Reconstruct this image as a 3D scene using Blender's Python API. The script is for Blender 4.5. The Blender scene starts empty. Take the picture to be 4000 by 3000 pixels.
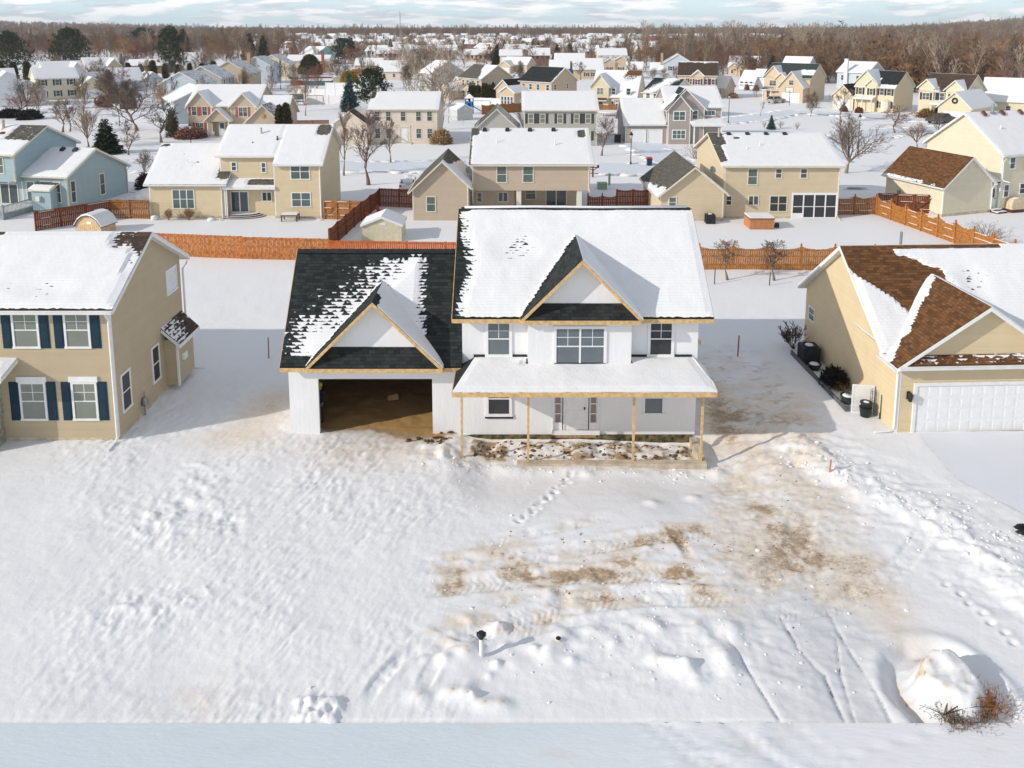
import bpy, math, random
import numpy as np
from math import radians as R, sin, cos, tan, pi, sqrt, floor
random.seed(7); rng = np.random.default_rng(7)
SC = bpy.context.scene
COL = SC.collection
# ---------------------------------------------------------------- camera, world, sun
CAM_H = 17.3; F_PX = 796.0; PITCH = math.atan(120/796.0)
cd = bpy.data.cameras.new('camera'); cam = bpy.data.objects.new('camera', cd); COL.objects.link(cam)
cam.location = (0, 0, CAM_H); cam.rotation_euler = (pi/2-PITCH, 0, 0)
cd.sensor_fit = 'HORIZONTAL'; cd.sensor_width = 36.0; cd.lens = F_PX/1024*36.0; cd.shift_y = -237/1024.0
cd.clip_start = 0.5; cd.clip_end = 30000.0
SC.camera = cam
SUN_EL, SUN_AZ = R(25), R(24)          # elevation; azimuth of the shadows measured from +X towards +Y
sd = np.array([-cos(SUN_AZ)*cos(SUN_EL), -sin(SUN_AZ)*cos(SUN_EL), sin(SUN_EL)])
sl = bpy.data.lights.new('sun', 'SUN'); sl.energy = 3.1; sl.angle = R(0.55); sl.color = (1.0, 0.94, 0.85)
so = bpy.data.objects.new('sun', sl); COL.objects.link(so); so.location = (-60, -30, 80)
from mathutils import Vector
so.rotation_euler = Vector(-sd).to_track_quat('-Z', 'Y').to_euler()

W = bpy.data.worlds.new("World"); SC.world = W; W.use_nodes = True
nt = W.node_tree; nt.nodes.clear()
def N(nt, typ, **kw):
    n = nt.nodes.new(typ)
    for k, v in kw.items():
        if k.startswith('i_'):
            key = k[2:]; key = int(key) if key.isdigit() else key
            n.inputs[key].default_value = v
        else: setattr(n, k, v)
    return n
def LK(nt, a, b): nt.links.new(a, b)
def math_(nt, op, a, b=None, c=None, clamp=False):
    n = nt.nodes.new('ShaderNodeMath'); n.operation = op; n.use_clamp = clamp
    for i, x in enumerate((a, b, c)):
        if x is None: continue
        if hasattr(x, 'links') or hasattr(x, 'is_linked'): nt.links.new(x, n.inputs[i])
        else: n.inputs[i].default_value = x
    return n.outputs[0]
def sstep(nt, x, a, b):
    n = nt.nodes.new('ShaderNodeMapRange'); n.interpolation_type = 'SMOOTHSTEP'
    nt.links.new(x, n.inputs[0]); n.inputs[1].default_value = a; n.inputs[2].default_value = b
    return n.outputs[0]
def mixc(nt, f, a, b):
    n = nt.nodes.new('ShaderNodeMix'); n.data_type = 'RGBA'
    if isinstance(f, (int, float)): n.inputs[0].default_value = f
    else: nt.links.new(f, n.inputs[0])
    for s, x in ((6, a), (7, b)):
        if isinstance(x, (tuple, list)): n.inputs[s].default_value = (*x[:3], 1)
        else: nt.links.new(x, n.inputs[s])
    return n.outputs[2]
def noise(nt, vec, scale, detail=2.0, rough=0.5, dims='3D'):
    n = nt.nodes.new('ShaderNodeTexNoise'); n.noise_dimensions = dims
    n.inputs['Scale'].default_value = scale; n.inputs['Detail'].default_value = detail; n.inputs['Roughness'].default_value = rough
    if vec is not None: nt.links.new(vec, n.inputs['Vector'])
    return n.outputs[0]
def mapping(nt, vec, scale=(1,1,1), rot=(0,0,0), loc=(0,0,0)):
    n = nt.nodes.new('ShaderNodeMapping'); n.inputs['Scale'].default_value = scale; n.inputs['Rotation'].default_value = rot
    n.inputs['Location'].default_value = loc
    nt.links.new(vec, n.inputs[0]); return n.outputs[0]
# sky: Nishita, with broken low cloud near the horizon
sky = N(nt, 'ShaderNodeTexSky', sky_type='NISHITA', sun_disc=False, sun_elevation=SUN_EL,
        sun_rotation=math.atan2(sd[0], sd[1]), altitude=150, air_density=1.0, dust_density=0.6, ozone_density=1.0)
tc = N(nt, 'ShaderNodeTexCoord'); sep = N(nt, 'ShaderNodeSeparateXYZ'); LK(nt, tc.outputs['Generated'], sep.inputs[0])
az = math_(nt, 'DIVIDE', sep.outputs[0], math_(nt, 'MAXIMUM', math_(nt, 'ABSOLUTE', sep.outputs[1]), 0.2))
cmb = N(nt, 'ShaderNodeCombineXYZ'); LK(nt, math_(nt, 'MULTIPLY', az, 2.1), cmb.inputs[0]); LK(nt, math_(nt, 'MULTIPLY', sep.outputs[2], 15.0), cmb.inputs[1])
LK(nt, math_(nt, 'MULTIPLY', math_(nt, 'SIGN', sep.outputs[1]), 7.0), cmb.inputs[2])
n1 = noise(nt, cmb.outputs[0], 5.0, 7.0, 0.58)
n2 = noise(nt, mapping(nt, cmb.outputs[0], loc=(0.05, -0.10, 0)), 5.0, 5.0, 0.55)
cov = sstep(nt, n1, 0.42, 0.54)
light = sstep(nt, math_(nt, 'SUBTRACT', n1, n2), -0.10, 0.12)
ccol = mixc(nt, light, (4.3, 4.65, 5.1), (7.4, 7.4, 7.4))
base = mixc(nt, 0.85, sky.outputs[0], (4.7, 6.0, 6.7))
elev = sstep(nt, sep.outputs[2], 0.30, 0.02)
upper = mixc(nt, math_(nt, 'MULTIPLY', sstep(nt, noise(nt, tc.outputs['Generated'], 3.0, 5.0, 0.6), 0.3, 0.55), 0.85), sky.outputs[0], (3.5, 3.6, 3.75))  # grey-white cloud added to the unseen upper sky to neutralise the fill light
skyc = mixc(nt, elev, upper, base)
covf = math_(nt, 'MULTIPLY', cov, math_(nt, 'MULTIPLY', elev, 0.92))
skyc = mixc(nt, covf, skyc, ccol)
bg = N(nt, 'ShaderNodeBackground'); bg.inputs[1].default_value = 0.15
LK(nt, skyc, bg.inputs[0]); wo = N(nt, 'ShaderNodeOutputWorld'); LK(nt, bg.outputs[0], wo.inputs[0])
SC.view_settings.view_transform = 'Standard'; SC.view_settings.look = 'None'; SC.view_settings.gamma = 1.0
SC.view_settings.exposure = 0.10
SC.cycles.max_bounces = 6; SC.cycles.diffuse_bounces = 3; SC.cycles.glossy_bounces = 3; SC.cycles.transparent_max_bounces = 8
SC.cycles.use_denoising = True

# ---------------------------------------------------------------- materials
MATS = {}
def newmat(name):
    m = bpy.data.materials.new(name); m.use_nodes = True; t = m.node_tree
    return m, t, t.nodes['Principled BSDF']
def mat(name, col, rough=0.8, var=0.12, scale=3.0, metal=0.0, bump=0.0, bscale=20.0, spec=0.3, col2=None):
    if name in MATS: return MATS[name]
    m, t, b = newmat(name)
    b.inputs['Roughness'].default_value = rough; b.inputs['Metallic'].default_value = metal
    b.inputs['Specular IOR Level'].default_value = spec
    c = N(t, 'ShaderNodeTexCoord')
    f = noise(t, c.outputs['Object'], scale, 4.0, 0.6)
    lo = tuple(x*(1-var) for x in col); hi = tuple(min(1, x*(1+var)) for x in (col2 or col))
    LK(t, mixc(t, sstep(t, f, 0.3, 0.7), lo, hi), b.inputs['Base Color'])
    if bump:
        bn = N(t, 'ShaderNodeBump'); bn.inputs['Strength'].default_value = bump; bn.inputs['Distance'].default_value = 0.05
        LK(t, noise(t, c.outputs['Object'], bscale, 4.0, 0.6), bn.inputs['Height']); LK(t, bn.outputs[0], b.inputs['Normal'])
    MATS[name] = m; return m
def siding(name, col):
    if name in MATS: return MATS[name]
    m, t, b = newmat(name); b.inputs['Roughness'].default_value = 0.6; b.inputs['Specular IOR Level'].default_value = 0.3
    c = N(t, 'ShaderNodeTexCoord'); s = N(t, 'ShaderNodeSeparateXYZ'); LK(t, c.outputs['Object'], s.inputs[0])
    row = math_(t, 'FLOOR', math_(t, 'DIVIDE', s.outputs[2], 0.115))
    wn = N(t, 'ShaderNodeTexWhiteNoise', noise_dimensions='1D'); LK(t, row, wn.inputs['W'])
    f = math_(t, 'ADD', math_(t, 'MULTIPLY', noise(t, c.outputs['Object'], 1.3, 3.0), 0.75), math_(t, 'MULTIPLY', wn.outputs[0], 0.25))
    LK(t, mixc(t, f, tuple(x*.88 for x in col), tuple(min(1, x*1.1) for x in col)), b.inputs['Base Color'])
    MATS[name] = m; return m
SNOW = (0.83, 0.83, 0.845)
def roofmat(name, dark, light):
    """Shingles that carry snow: the vertex attribute 'snow' says how much lies there, melted out row by row."""
    if name in MATS: return MATS[name]
    m, t, b = newmat(name)
    uv = N(t, 'ShaderNodeUVMap', uv_map='uv'); s = N(t, 'ShaderNodeSeparateXYZ'); LK(t, uv.outputs[0], s.inputs[0])
    rowf = math_(t, 'DIVIDE', s.outputs[1], 0.15); row = math_(t, 'FLOOR', rowf); fr = math_(t, 'FRACT', rowf)
    uu = math_(t, 'ADD', math_(t, 'DIVIDE', s.outputs[0], 0.26), math_(t, 'MULTIPLY', row, 0.37))
    cell = N(t, 'ShaderNodeCombineXYZ'); LK(t, math_(t, 'FLOOR', uu), cell.inputs[0]); LK(t, row, cell.inputs[1])
    wn = N(t, 'ShaderNodeTexWhiteNoise', noise_dimensions='2D'); LK(t, cell.outputs[0], wn.inputs['Vector'])
    gap = math_(t, 'MULTIPLY', sstep(t, fr, 0.0, 0.16), sstep(t, math_(t, 'FRACT', uu), 0.0, 0.07))
    sh = mixc(t, wn.outputs[0], dark, light)
    sh = mixc(t, gap, tuple(x*.45 for x in dark), sh)
    rc = N(t, 'ShaderNodeCombineXYZ'); LK(t, math_(t, 'MULTIPLY', s.outputs[0], 3.2), rc.inputs[0]); LK(t, math_(t, 'MULTIPLY', row, 5.37), rc.inputs[1])
    rn = noise(t, rc.outputs[0], 1.0, 2.0, 0.5)
    big = noise(t, uv.outputs[0], 0.9, 3.0, 0.6)
    at = N(t, 'ShaderNodeAttribute', attribute_name='snow')
    v = math_(t, 'ADD', at.outputs['Fac'], math_(t, 'MULTIPLY', math_(t, 'SUBTRACT', rn, 0.5), 2.4))
    v = math_(t, 'ADD', v, math_(t, 'MULTIPLY', math_(t, 'SUBTRACT', big, 0.5), 1.3))
    v = math_(t, 'ADD', v, math_(t, 'MULTIPLY', math_(t, 'SUBTRACT', fr, 0.5), 0.55))
    mk = sstep(t, v, 0.45, 0.58)
    sn = mixc(t, noise(t, uv.outputs[0], 2.0, 3.0), tuple(x*.96 for x in SNOW), tuple(min(1, x*1.04) for x in SNOW))
    LK(t, mixc(t, mk, sh, sn), b.inputs['Base Color'])
    b.inputs['Roughness'].default_value = 0.85; b.inputs['Specular IOR Level'].default_value = 0.2
    hgt = math_(t, 'ADD', math_(t, 'MULTIPLY', mk, 0.5), math_(t, 'MULTIPLY', gap, 0.12))
    hgt = math_(t, 'ADD', hgt, math_(t, 'MULTIPLY', noise(t, uv.outputs[0], 3.0, 4.0), 0.25))
    hgt = math_(t, 'SUBTRACT', hgt, math_(t, 'MULTIPLY', math_(t, 'MULTIPLY', fr, mk), math_(t, 'MULTIPLY', sstep(t, at.outputs['Fac'], 1.3, 0.7), 0.16)))
    bn = N(t, 'ShaderNodeBump'); bn.inputs['Strength'].default_value = 0.8; bn.inputs['Distance'].default_value = 0.08
    LK(t, hgt, bn.inputs['Height']); LK(t, bn.outputs[0], b.inputs['Normal'])
    MATS[name] = m; return m
def snowmat(name, col, bump=0.35, scale=6.0):
    if name in MATS: return MATS[name]
    m, t, b = newmat(name); c = N(t, 'ShaderNodeTexCoord')
    LK(t, mixc(t, noise(t, c.outputs['Object'], 0.6, 4.0), tuple(x*.94 for x in col), tuple(min(1, x*1.05) for x in col)), b.inputs['Base Color'])
    b.inputs['Roughness'].default_value = 0.8; b.inputs['Specular IOR Level'].default_value = 0.25
    bn = N(t, 'ShaderNodeBump'); bn.inputs['Strength'].default_value = bump; bn.inputs['Distance'].default_value = 0.06
    LK(t, noise(t, c.outputs['Object'], scale, 5.0, 0.65), bn.inputs['Height']); LK(t, bn.outputs[0], b.inputs['Normal'])
    MATS[name] = m; return m
M_SNOW = snowmat('snow', SNOW)
M_TRIM = mat('white_trim', (0.80, 0.80, 0.78), 0.5, 0.05)
M_CREAMTRIM = mat('cream_trim', (0.72, 0.68, 0.56), 0.5, 0.05)
M_WOOD = mat('new_lumber', (0.62, 0.42, 0.20), 0.75, 0.2, 6.0, bump=0.2)
M_CONC = mat('concrete', (0.54, 0.46, 0.35), 0.9, 0.2, 2.5, bump=0.3)
M_TAR = mat('tarred_wall', (0.035, 0.03, 0.022), 0.7, 0.5, 4.0, col2=(0.14, 0.11, 0.05))
M_WRAP = None
M_BLACK = mat('black_plastic', (0.02, 0.02, 0.022), 0.5, 0.2)
M_DKMET = mat('dark_metal', (0.035, 0.037, 0.04), 0.45, 0.2, metal=0.3)
M_GREYMET = mat('grey_metal', (0.30, 0.32, 0.33), 0.45, 0.15, metal=0.4)
M_WHITE = mat('white_vinyl', (0.82, 0.82, 0.82), 0.45, 0.04)
def glass(name, a, b2, rough=0.06):
    m, t, b = newmat(name); c = N(t, 'ShaderNodeTexCoord')
    LK(t, mixc(t, noise(t, c.outputs['Object'], 1.6, 3.0), a, b2), b.inputs['Base Color'])
    b.inputs['Roughness'].default_value = rough; b.inputs['Specular IOR Level'].default_value = 0.6
    MATS[name] = m; return m
M_GLASS = glass('window_glass', (0.035, 0.05, 0.06), (0.09, 0.115, 0.125))
M_GLASSD = glass('dark_glass', (0.012, 0.016, 0.018), (0.035, 0.04, 0.045))
M_BLIND = glass('glass_over_blind', (0.16, 0.18, 0.15), (0.24, 0.26, 0.215), 0.15)
M_TEALG = glass('glass_over_curtain', (0.06, 0.10, 0.095), (0.13, 0.17, 0.16), 0.1)
def wrapmat():
    m, t, b = newmat('house_wrap'); c = N(t, 'ShaderNodeTexCoord')
    LK(t, mixc(t, noise(t, c.outputs['Object'], 0.8, 4.0), (0.76, 0.76, 0.77), (0.86, 0.86, 0.87)), b.inputs['Base Color'])
    b.inputs['Roughness'].default_value = 0.45; b.inputs['Specular IOR Level'].default_value = 0.35
    bn = N(t, 'ShaderNodeBump'); bn.inputs['Strength'].default_value = 0.5; bn.inputs['Distance'].default_value = 0.03
    w = noise(t, mapping(t, c.outputs['Object'], (2.4, 2.4, 0.5), (0, 0.35, 0)), 2.2, 4.0, 0.6)
    LK(t, math_(t, 'ADD', w, math_(t, 'MULTIPLY', noise(t, c.outputs['Object'], 9.0, 3.0), 0.25)), bn.inputs['Height'])
    LK(t, bn.outputs[0], b.inputs['Normal']); MATS['house_wrap'] = m; return m
M_WRAP = wrapmat()
RF_BLACK = roofmat('black_shingles', (0.014, 0.017, 0.018), (0.036, 0.043, 0.042))
RF_BROWN = roofmat('brown_shingles', (0.10, 0.045, 0.018), (0.20, 0.095, 0.04))
RF_GREY = roofmat('grey_shingles', (0.075, 0.072, 0.06), (0.15, 0.14, 0.115))
RF_DBROWN = roofmat('dark_brown_shingles', (0.05, 0.034, 0.025), (0.11, 0.075, 0.055))
RF_GREEN = roofmat('green_grey_shingles', (0.03, 0.045, 0.042), (0.06, 0.08, 0.075))
S_TAN = siding('tan_siding', (0.50, 0.405, 0.27)); S_YEL = siding('yellow_siding', (0.68, 0.55, 0.35))
S_BEIGE = siding('beige_siding', (0.68, 0.565, 0.375)); S_PTAN = siding('pinkish_tan_siding', (0.53, 0.43, 0.325))
S_BUFF = siding('buff_siding', (0.64, 0.53, 0.365)); S_BLUE = siding('blue_siding', (0.34, 0.45, 0.49))
S_CREAM = siding('cream_siding', (0.72, 0.645, 0.49)); S_TAUPE = siding('taupe_siding', (0.40, 0.345, 0.31))
S_GREY = siding('grey_siding', (0.44, 0.43, 0.39)); S_WHITE = siding('white_siding', (0.74, 0.75, 0.76))
S_PEACH = siding('peach_siding', (0.62, 0.48, 0.34)); S_LTYEL = siding('light_yellow_siding', (0.70, 0.60, 0.43))
S_TURQ = siding('turquoise_siding', (0.22, 0.52, 0.50)); S_IVORY = siding('ivory_siding', (0.72, 0.62, 0.52))
S_LTBLUE = siding('pale_blue_siding', (0.52, 0.58, 0.62)); S_BRICK = siding('brick_siding', (0.22, 0.13, 0.10))
M_NAVY = mat('navy_shutter', (0.006, 0.032, 0.055), 0.5, 0.15); M_PINK = mat('dusty_red_shutter', (0.38, 0.11, 0.11), 0.6, 0.1)
M_DKSH = mat('dark_shutter', (0.025, 0.03, 0.035), 0.55, 0.2); M_DGREY = mat('slate_shutter', (0.06, 0.065, 0.06), 0.6, 0.2)
M_MAROON = mat('maroon_shutter', (0.14, 0.04, 0.05), 0.6, 0.2)

# ---------------------------------------------------------------- mesh helpers
def tag(o, label=None, cat=None, group=None, kind=None):
    if label: o['label'] = label
    if cat: o['category'] = cat
    if group: o['group'] = group
    if kind: o['kind'] = kind
    return o
def empty(name, loc, rz=0.0):
    o = bpy.data.objects.new(name, None); COL.objects.link(o); o.location = loc; o.rotation_euler = (0, 0, rz)
    o.empty_display_size = 0.3; return o
def thing(name, label, cat, loc=(0,0,0), rz=0.0, group=None):
    return tag(empty(name, loc, rz), label, cat, group)
class MB:
    def __init__(s): s.v = []; s.f = []; s.m = []
    def poly(s, pts, m=0):
        k = len(s.v); s.v += [tuple(p) for p in pts]; s.f.append(tuple(range(k, k+len(pts)))); s.m.append(m)
    def box(s, x0, x1, y0, y1, z0, z1, m=0):
        k = len(s.v)
        s.v += [(x0,y0,z0),(x1,y0,z0),(x1,y1,z0),(x0,y1,z0),(x0,y0,z1),(x1,y0,z1),(x1,y1,z1),(x0,y1,z1)]
        for q in ((0,3,2,1),(4,5,6,7),(0,1,5,4),(1,2,6,5),(2,3,7,6),(3,0,4,7)):
            s.f.append(tuple(k+i for i in q)); s.m.append(m)
        return s
    def hexa(s, p, m=0):            # 8 corner points: bottom ring, top ring
        k = len(s.v); s.v += [tuple(q) for q in p]
        for q in ((0,3,2,1),(4,5,6,7),(0,1,5,4),(1,2,6,5),(2,3,7,6),(3,0,4,7)):
            s.f.append(tuple(k+i for i in q)); s.m.append(m)
        return s
    def fbox(s, face, c, u0, u1, n0, n1, z0, z1, m=0):      # box on a wall face; n = distance out of the wall
        if face == 'F': s.box(u0, u1, c-n1, c-n0, z0, z1, m)
        elif face == 'B': s.box(u0, u1, c+n0, c+n1, z0, z1, m)
        elif face == 'L': s.box(c-n1, c-n0, u0, u1, z0, z1, m)
        else: s.box(c+n0, c+n1, u0, u1, z0, z1, m)
        return s
    def tube(s, pts, rad, n=6, m=0, caps=True):
        pts = [np.array(p, float) for p in pts]; rad = rad if hasattr(rad, '__len__') else [rad]*len(pts)
        k = len(s.v); 
        for i, p in enumerate(pts):
            d = pts[min(i+1, len(pts)-1)]-pts[max(i-1, 0)]; d = d/(np.linalg.norm(d)+1e-9)
            a = np.cross(d, (0,0,1) if abs(d[2]) < .9 else (1,0,0)); a /= np.linalg.norm(a)+1e-9; b = np.cross(d, a)
            for j in range(n):
                t = 2*pi*j/n; q = p+rad[i]*(cos(t)*a+sin(t)*b); s.v.append(tuple(q))
        for i in range(len(pts)-1):
            for j in range(n):
                s.f.append((k+i*n+j, k+i*n+(j+1)%n, k+(i+1)*n+(j+1)%n, k+(i+1)*n+j)); s.m.append(m)
        if caps:
            s.f.append(tuple(k+j for j in reversed(range(n)))); s.m.append(m)
            s.f.append(tuple(k+(len(pts)-1)*n+j for j in range(n))); s.m.append(m)
        return s
    def lathe(s, prof, cx=0, cy=0, n=16, m=0):
        k = len(s.v)
        for r, z in prof:
            for j in range(n): t = 2*pi*j/n; s.v.append((cx+r*cos(t), cy+r*sin(t), z))
        for i in range(len(prof)-1):
            for j in range(n):
                s.f.append((k+i*n+j, k+i*n+(j+1)%n, k+(i+1)*n+(j+1)%n, k+(i+1)*n+j)); s.m.append(m)
        s.f.append(tuple(k+j for j in reversed(range(n)))); s.m.append(m)
        s.f.append(tuple(k+(len(prof)-1)*n+j for j in range(n))); s.m.append(m)
        return s
    def blob(s, c, r, n=10, k=6, jit=0.15, m=0, seed=0):
        rr = random.Random(seed); prof = []
        b = len(s.v)
        for i in range(k+1):
            ph = -pi/2+pi*i/k
            for j in range(n):
                t = 2*pi*j/n; q = 1+rr.uniform(-jit, jit)
                s.v.append((c[0]+r[0]*cos(ph)*cos(t)*q, c[1]+r[1]*cos(ph)*sin(t)*q, c[2]+r[2]*sin(ph)*q))
        for i in range(k):
            for j in range(n):
                s.f.append((b+i*n+j, b+i*n+(j+1)%n, b+(i+1)*n+(j+1)%n, b+(i+1)*n+j)); s.m.append(m)
        return s
    def mesh(s, name, mats, smooth=False):
        me = bpy.data.meshes.new(name); me.from_pydata(s.v, [], s.f)
        for mm in (mats if isinstance(mats, (list, tuple)) else [mats]): me.materials.append(mm)
        if any(s.m): me.polygons.foreach_set('material_index', s.m)
        if smooth: me.polygons.foreach_set('use_smooth', [True]*len(me.polygons))
        me.update(); return me
    def build(s, name, mats, parent=None, smooth=False, loc=None):
        o = bpy.data.objects.new(name, s.mesh(name, mats, smooth)); COL.objects.link(o)
        if parent: o.parent = parent
        if loc: o.location = loc
        return o
def copy_tree(o, parent=None):
    c = o.copy(); COL.objects.link(c)
    if parent: c.parent = parent
    for ch in [x for x in o.children]: copy_tree(ch, c)
    return c
def vn(x, y, seed=0):
    """smooth value noise in [0,1] on numpy arrays"""
    xi = np.floor(x); yi = np.floor(y); fx = x-xi; fy = y-yi; fx = fx*fx*(3-2*fx); fy = fy*fy*(3-2*fy)
    def h(a, b):
        v = np.sin(a*127.1+b*311.7+seed*74.7)*43758.5453; return v-np.floor(v)
    return (h(xi,yi)*(1-fx)+h(xi+1,yi)*fx)*(1-fy)+(h(xi,yi+1)*(1-fx)+h(xi+1,yi+1)*fx)*fy
def fbm(x, y, seed=0, o=4):
    r = 0; a = .5
    for i in range(o): r = r+a*vn(x*2**i, y*2**i, seed+i*17); a *= .5
    return r/(1-.5**o)
def smooth(a, b, x):
    t = np.clip((x-a)/(b-a), 0, 1); return t*t*(3-2*t)
# ---------------------------------------------------------------- house builder
FULL = lambda s, t, u, v: np.full_like(s, 2.2)
NONE = lambda s, t, u, v: np.full_like(s, -2.0)
class House:
    def __init__(h, name, label, cat, loc, yaw, wall, trim=None, roof=None, lap=0.115, step=0.5, group=None, found=True, snowh=0.07):
        h.root = thing(name, label, cat, (loc[0], loc[1], loc[2] if len(loc) > 2 else 0.0), R(yaw), group)
        h.wall = wall; h.trim = trim or M_TRIM; h.roof = roof or RF_GREY; h.lap = lap; h.step = step; h.snowh = snowh
        h.W = MB(); h.T = MB(); h.F = MB(); h.rv = []; h.rf = []; h.ruv = []; h.rs = []; h.rm = []; h.nr = 0; h.found = found
    def face(h, face, c, prof, lap=None):
        """prof: convex outline [(u, z)] of one wall, clapboards as real lapped courses"""
        lap = h.lap if lap is None else lap
        def pt(u, n, z):
            return {'F': (u, c-n, z), 'B': (u, c+n, z), 'L': (c-n, u, z), 'R': (c+n, u, z)}[face]
        if not lap:
            h.W.poly([pt(u, 0, z) for u, z in (prof if face in 'FR' else prof[::-1])]); return
        zs = [p[1] for p in prof]; z0, z1 = min(zs), max(zs)
        def ext(z):
            us = []
            for i in range(len(prof)):
                (ua, za), (ub, zb) = prof[i], prof[(i+1) % len(prof)]
                if min(za, zb)-1e-6 <= z <= max(za, zb)+1e-6:
                    if abs(zb-za) < 1e-6: us += [ua, ub]
                    else: us.append(ua+(ub-ua)*(z-za)/(zb-za))
            return (min(us), max(us)) if us else None
        z = z0
        while z < z1-1e-4:
            zt = min(z+lap, z1); a, b = ext(z), ext(zt)
            if a and b:
                n = 0.02
                q = [pt(a[0], n, z), pt(a[1], n, z), pt(b[1], 0.002, zt), pt(b[0], 0.002, zt)]
                w = [pt(a[0], 0, z), pt(a[1], 0, z), pt(a[1], n, z), pt(a[0], n, z)]
                if face in 'BL': q = q[::-1]; w = w[::-1]
                h.W.poly(q); h.W.poly(w)
            z = zt
    def slope(h, el, er, rr, rl, cov=None, step=None, thick=0.16, snowh=None):
        el, er, rr, rl = [np.array(p, float) for p in (el, er, rr, rl)]
        step = step or h.step; cov = cov or FULL; snowh = h.snowh if snowh is None else snowh
        Lu = max(np.linalg.norm(er-el), np.linalg.norm(rr-rl)); Lv = max(np.linalg.norm(rl-el), np.linalg.norm(rr-er))
        nu = max(1, int(round(Lu/step))); nv = max(1, int(round(Lv/step)))
        S, T = np.meshgrid(np.linspace(0, 1, nu+1), np.linspace(0, 1, nv+1)); s = S.ravel()[:, None]; t = T.ravel()[:, None]
        P = (el*(1-s)+er*s)*(1-t)+(rl*(1-s)+rr*s)*t
        nrm = np.cross(er-el, rl-el); nrm /= np.linalg.norm(nrm)+1e-9
        if nrm[2] < 0: nrm = -nrm
        ed = (er-el)/np.linalg.norm(er-el)
        U = (P-el)@ed+el@np.array([.37, .61, .2]); V = np.sqrt(np.maximum(0, ((P-el)**2).sum(1)-((P-el)@ed)**2))
        c = cov(s[:, 0], t[:, 0], U, V)
        edge = np.minimum(np.minimum(s[:, 0]*Lu, (1-s[:, 0])*Lu), np.minimum(t[:, 0]*Lv, (1-t[:, 0])*Lv))
        if snowh > 0:
            th = snowh*smooth(0.75, 1.5, c)*(0.6+0.8*fbm(U*.9, V*.9, 3, 3))*(0.35+.65*smooth(0, .35, edge))
            P = P+nrm*th[:, None]
        k = h.nr; n0 = len(P)
        h.rv.append(P); h.rs.append(c); h.ruv.append(np.stack([U, V], 1))
        idx = np.arange(n0).reshape(nv+1, nu+1)+k
        fl = np.stack([idx[:-1,:-1].ravel(), idx[:-1,1:].ravel(), idx[1:,1:].ravel(), idx[1:,:-1].ravel()], 1).tolist()
        h.rf += fl; h.rm += [0]*len(fl)
        ring = list(idx[0])+list(idx[1:, -1])+list(idx[-1, -2::-1])+list(idx[-2:0:-1, 0])
        loc = [i-k for i in ring]
        S2 = S.ravel()[loc][:, None]; T2 = T.ravel()[loc][:, None]
        B = (el*(1-S2)+er*S2)*(1-T2)+(rl*(1-S2)+rr*S2)*T2-np.array([0, 0, thick])
        h.rv.append(B); h.rs.append(np.full(len(B), -1.)); h.ruv.append(np.zeros((len(B), 2)))
        b0 = k+n0; n = len(ring)
        for i in range(n):
            j = (i+1) % n; h.rf.append([int(ring[i]), b0+i, b0+j, int(ring[j])]); h.rm.append(0)
        h.rf.append([b0+i for i in reversed(range(n))]); h.rm.append(1)
        h.nr = b0+n
    def fascia(h, p, q, hgt=0.2, out=(0, -1)):
        p = np.array(p, float); q = np.array(q, float); o = np.array([out[0], out[1], 0])*0.03
        pts = [p-[0,0,hgt], q-[0,0,hgt], q-[0,0,hgt]+o, p-[0,0,hgt]+o, p-[0,0,.03], q-[0,0,.03], q-[0,0,.03]+o, p-[0,0,.03]+o]
        h.T.hexa(pts)
    def gutter(h, p, q, out):
        p = np.array(p, float); q = np.array(q, float); o = np.array([out[0], out[1], 0.])
        a = o*.032; b = o*.15
        h.T.hexa([p+a-[0,0,.16], q+a-[0,0,.16], q+b*.8-[0,0,.16], p+b*.8-[0,0,.16], p+a-[0,0,.05], q+a-[0,0,.05], q+b-[0,0,.05], p+b-[0,0,.05]])
    def wing(h, x0, x1, y0, y1, zr, pitch, axis='x', pr=None, z0=0.0, oh=0.3, rk=0.3, cov=None, step=None, walls='FBLR', gut=True, roofs=(1,1), corner=True, lap=None):
        cov = cov or {}; rkl, rkr = rk if isinstance(rk, tuple) else (rk, rk); gh = 0.2
        if axis == 'x':
            pr = (y0+y1)/2 if pr is None else pr
            hf, hb = zr-pitch*(pr-y0), zr-pitch*(y1-pr)
            if 'F' in walls: h.face('F', y0, [(x0,z0),(x1,z0),(x1,hf),(x0,hf)], lap)
            if 'B' in walls: h.face('B', y1, [(x0,z0),(x1,z0),(x1,hb),(x0,hb)], 0)
            for f, c in (('L', x0), ('R', x1)):
                if f in walls: h.face(f, c, [(y0,z0),(y1,z0),(y1,hb),(pr,zr),(y0,hf)], lap)
            zt = 0.13
            ef, eb = hf-pitch*oh+zt, hb-pitch*oh+zt; zR = zr+zt
            a, b = x0-rkl, x1+rkr
            if roofs[0]:
                h.slope((a,y0-oh,ef), (b,y0-oh,ef), (b,pr,zR), (a,pr,zR), cov.get('F'), step)
                h.fascia((a,y0-oh,ef-.02), (b,y0-oh,ef-.02), gh, (0,-1))
                if gut: h.gutter((a,y0-oh,ef-.02), (b,y0-oh,ef-.02), (0,-1))
            if roofs[1]:
                h.slope((b,y1+oh,eb), (a,y1+oh,eb), (a,pr,zR), (b,pr,zR), cov.get('B'), step)
                h.fascia((a,y1+oh,eb-.02), (b,y1+oh,eb-.02), gh, (0,1))
            for xx, o, rr in ((a, (-1,0), rkl), (b, (1,0), rkr)):
                if rr <= 0: continue
                if roofs[0]: h.fascia((xx,y0-oh,ef), (xx,pr,zR), gh, o)
                if roofs[1]: h.fascia((xx,pr,zR), (xx,y1+oh,eb), gh, o)
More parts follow.
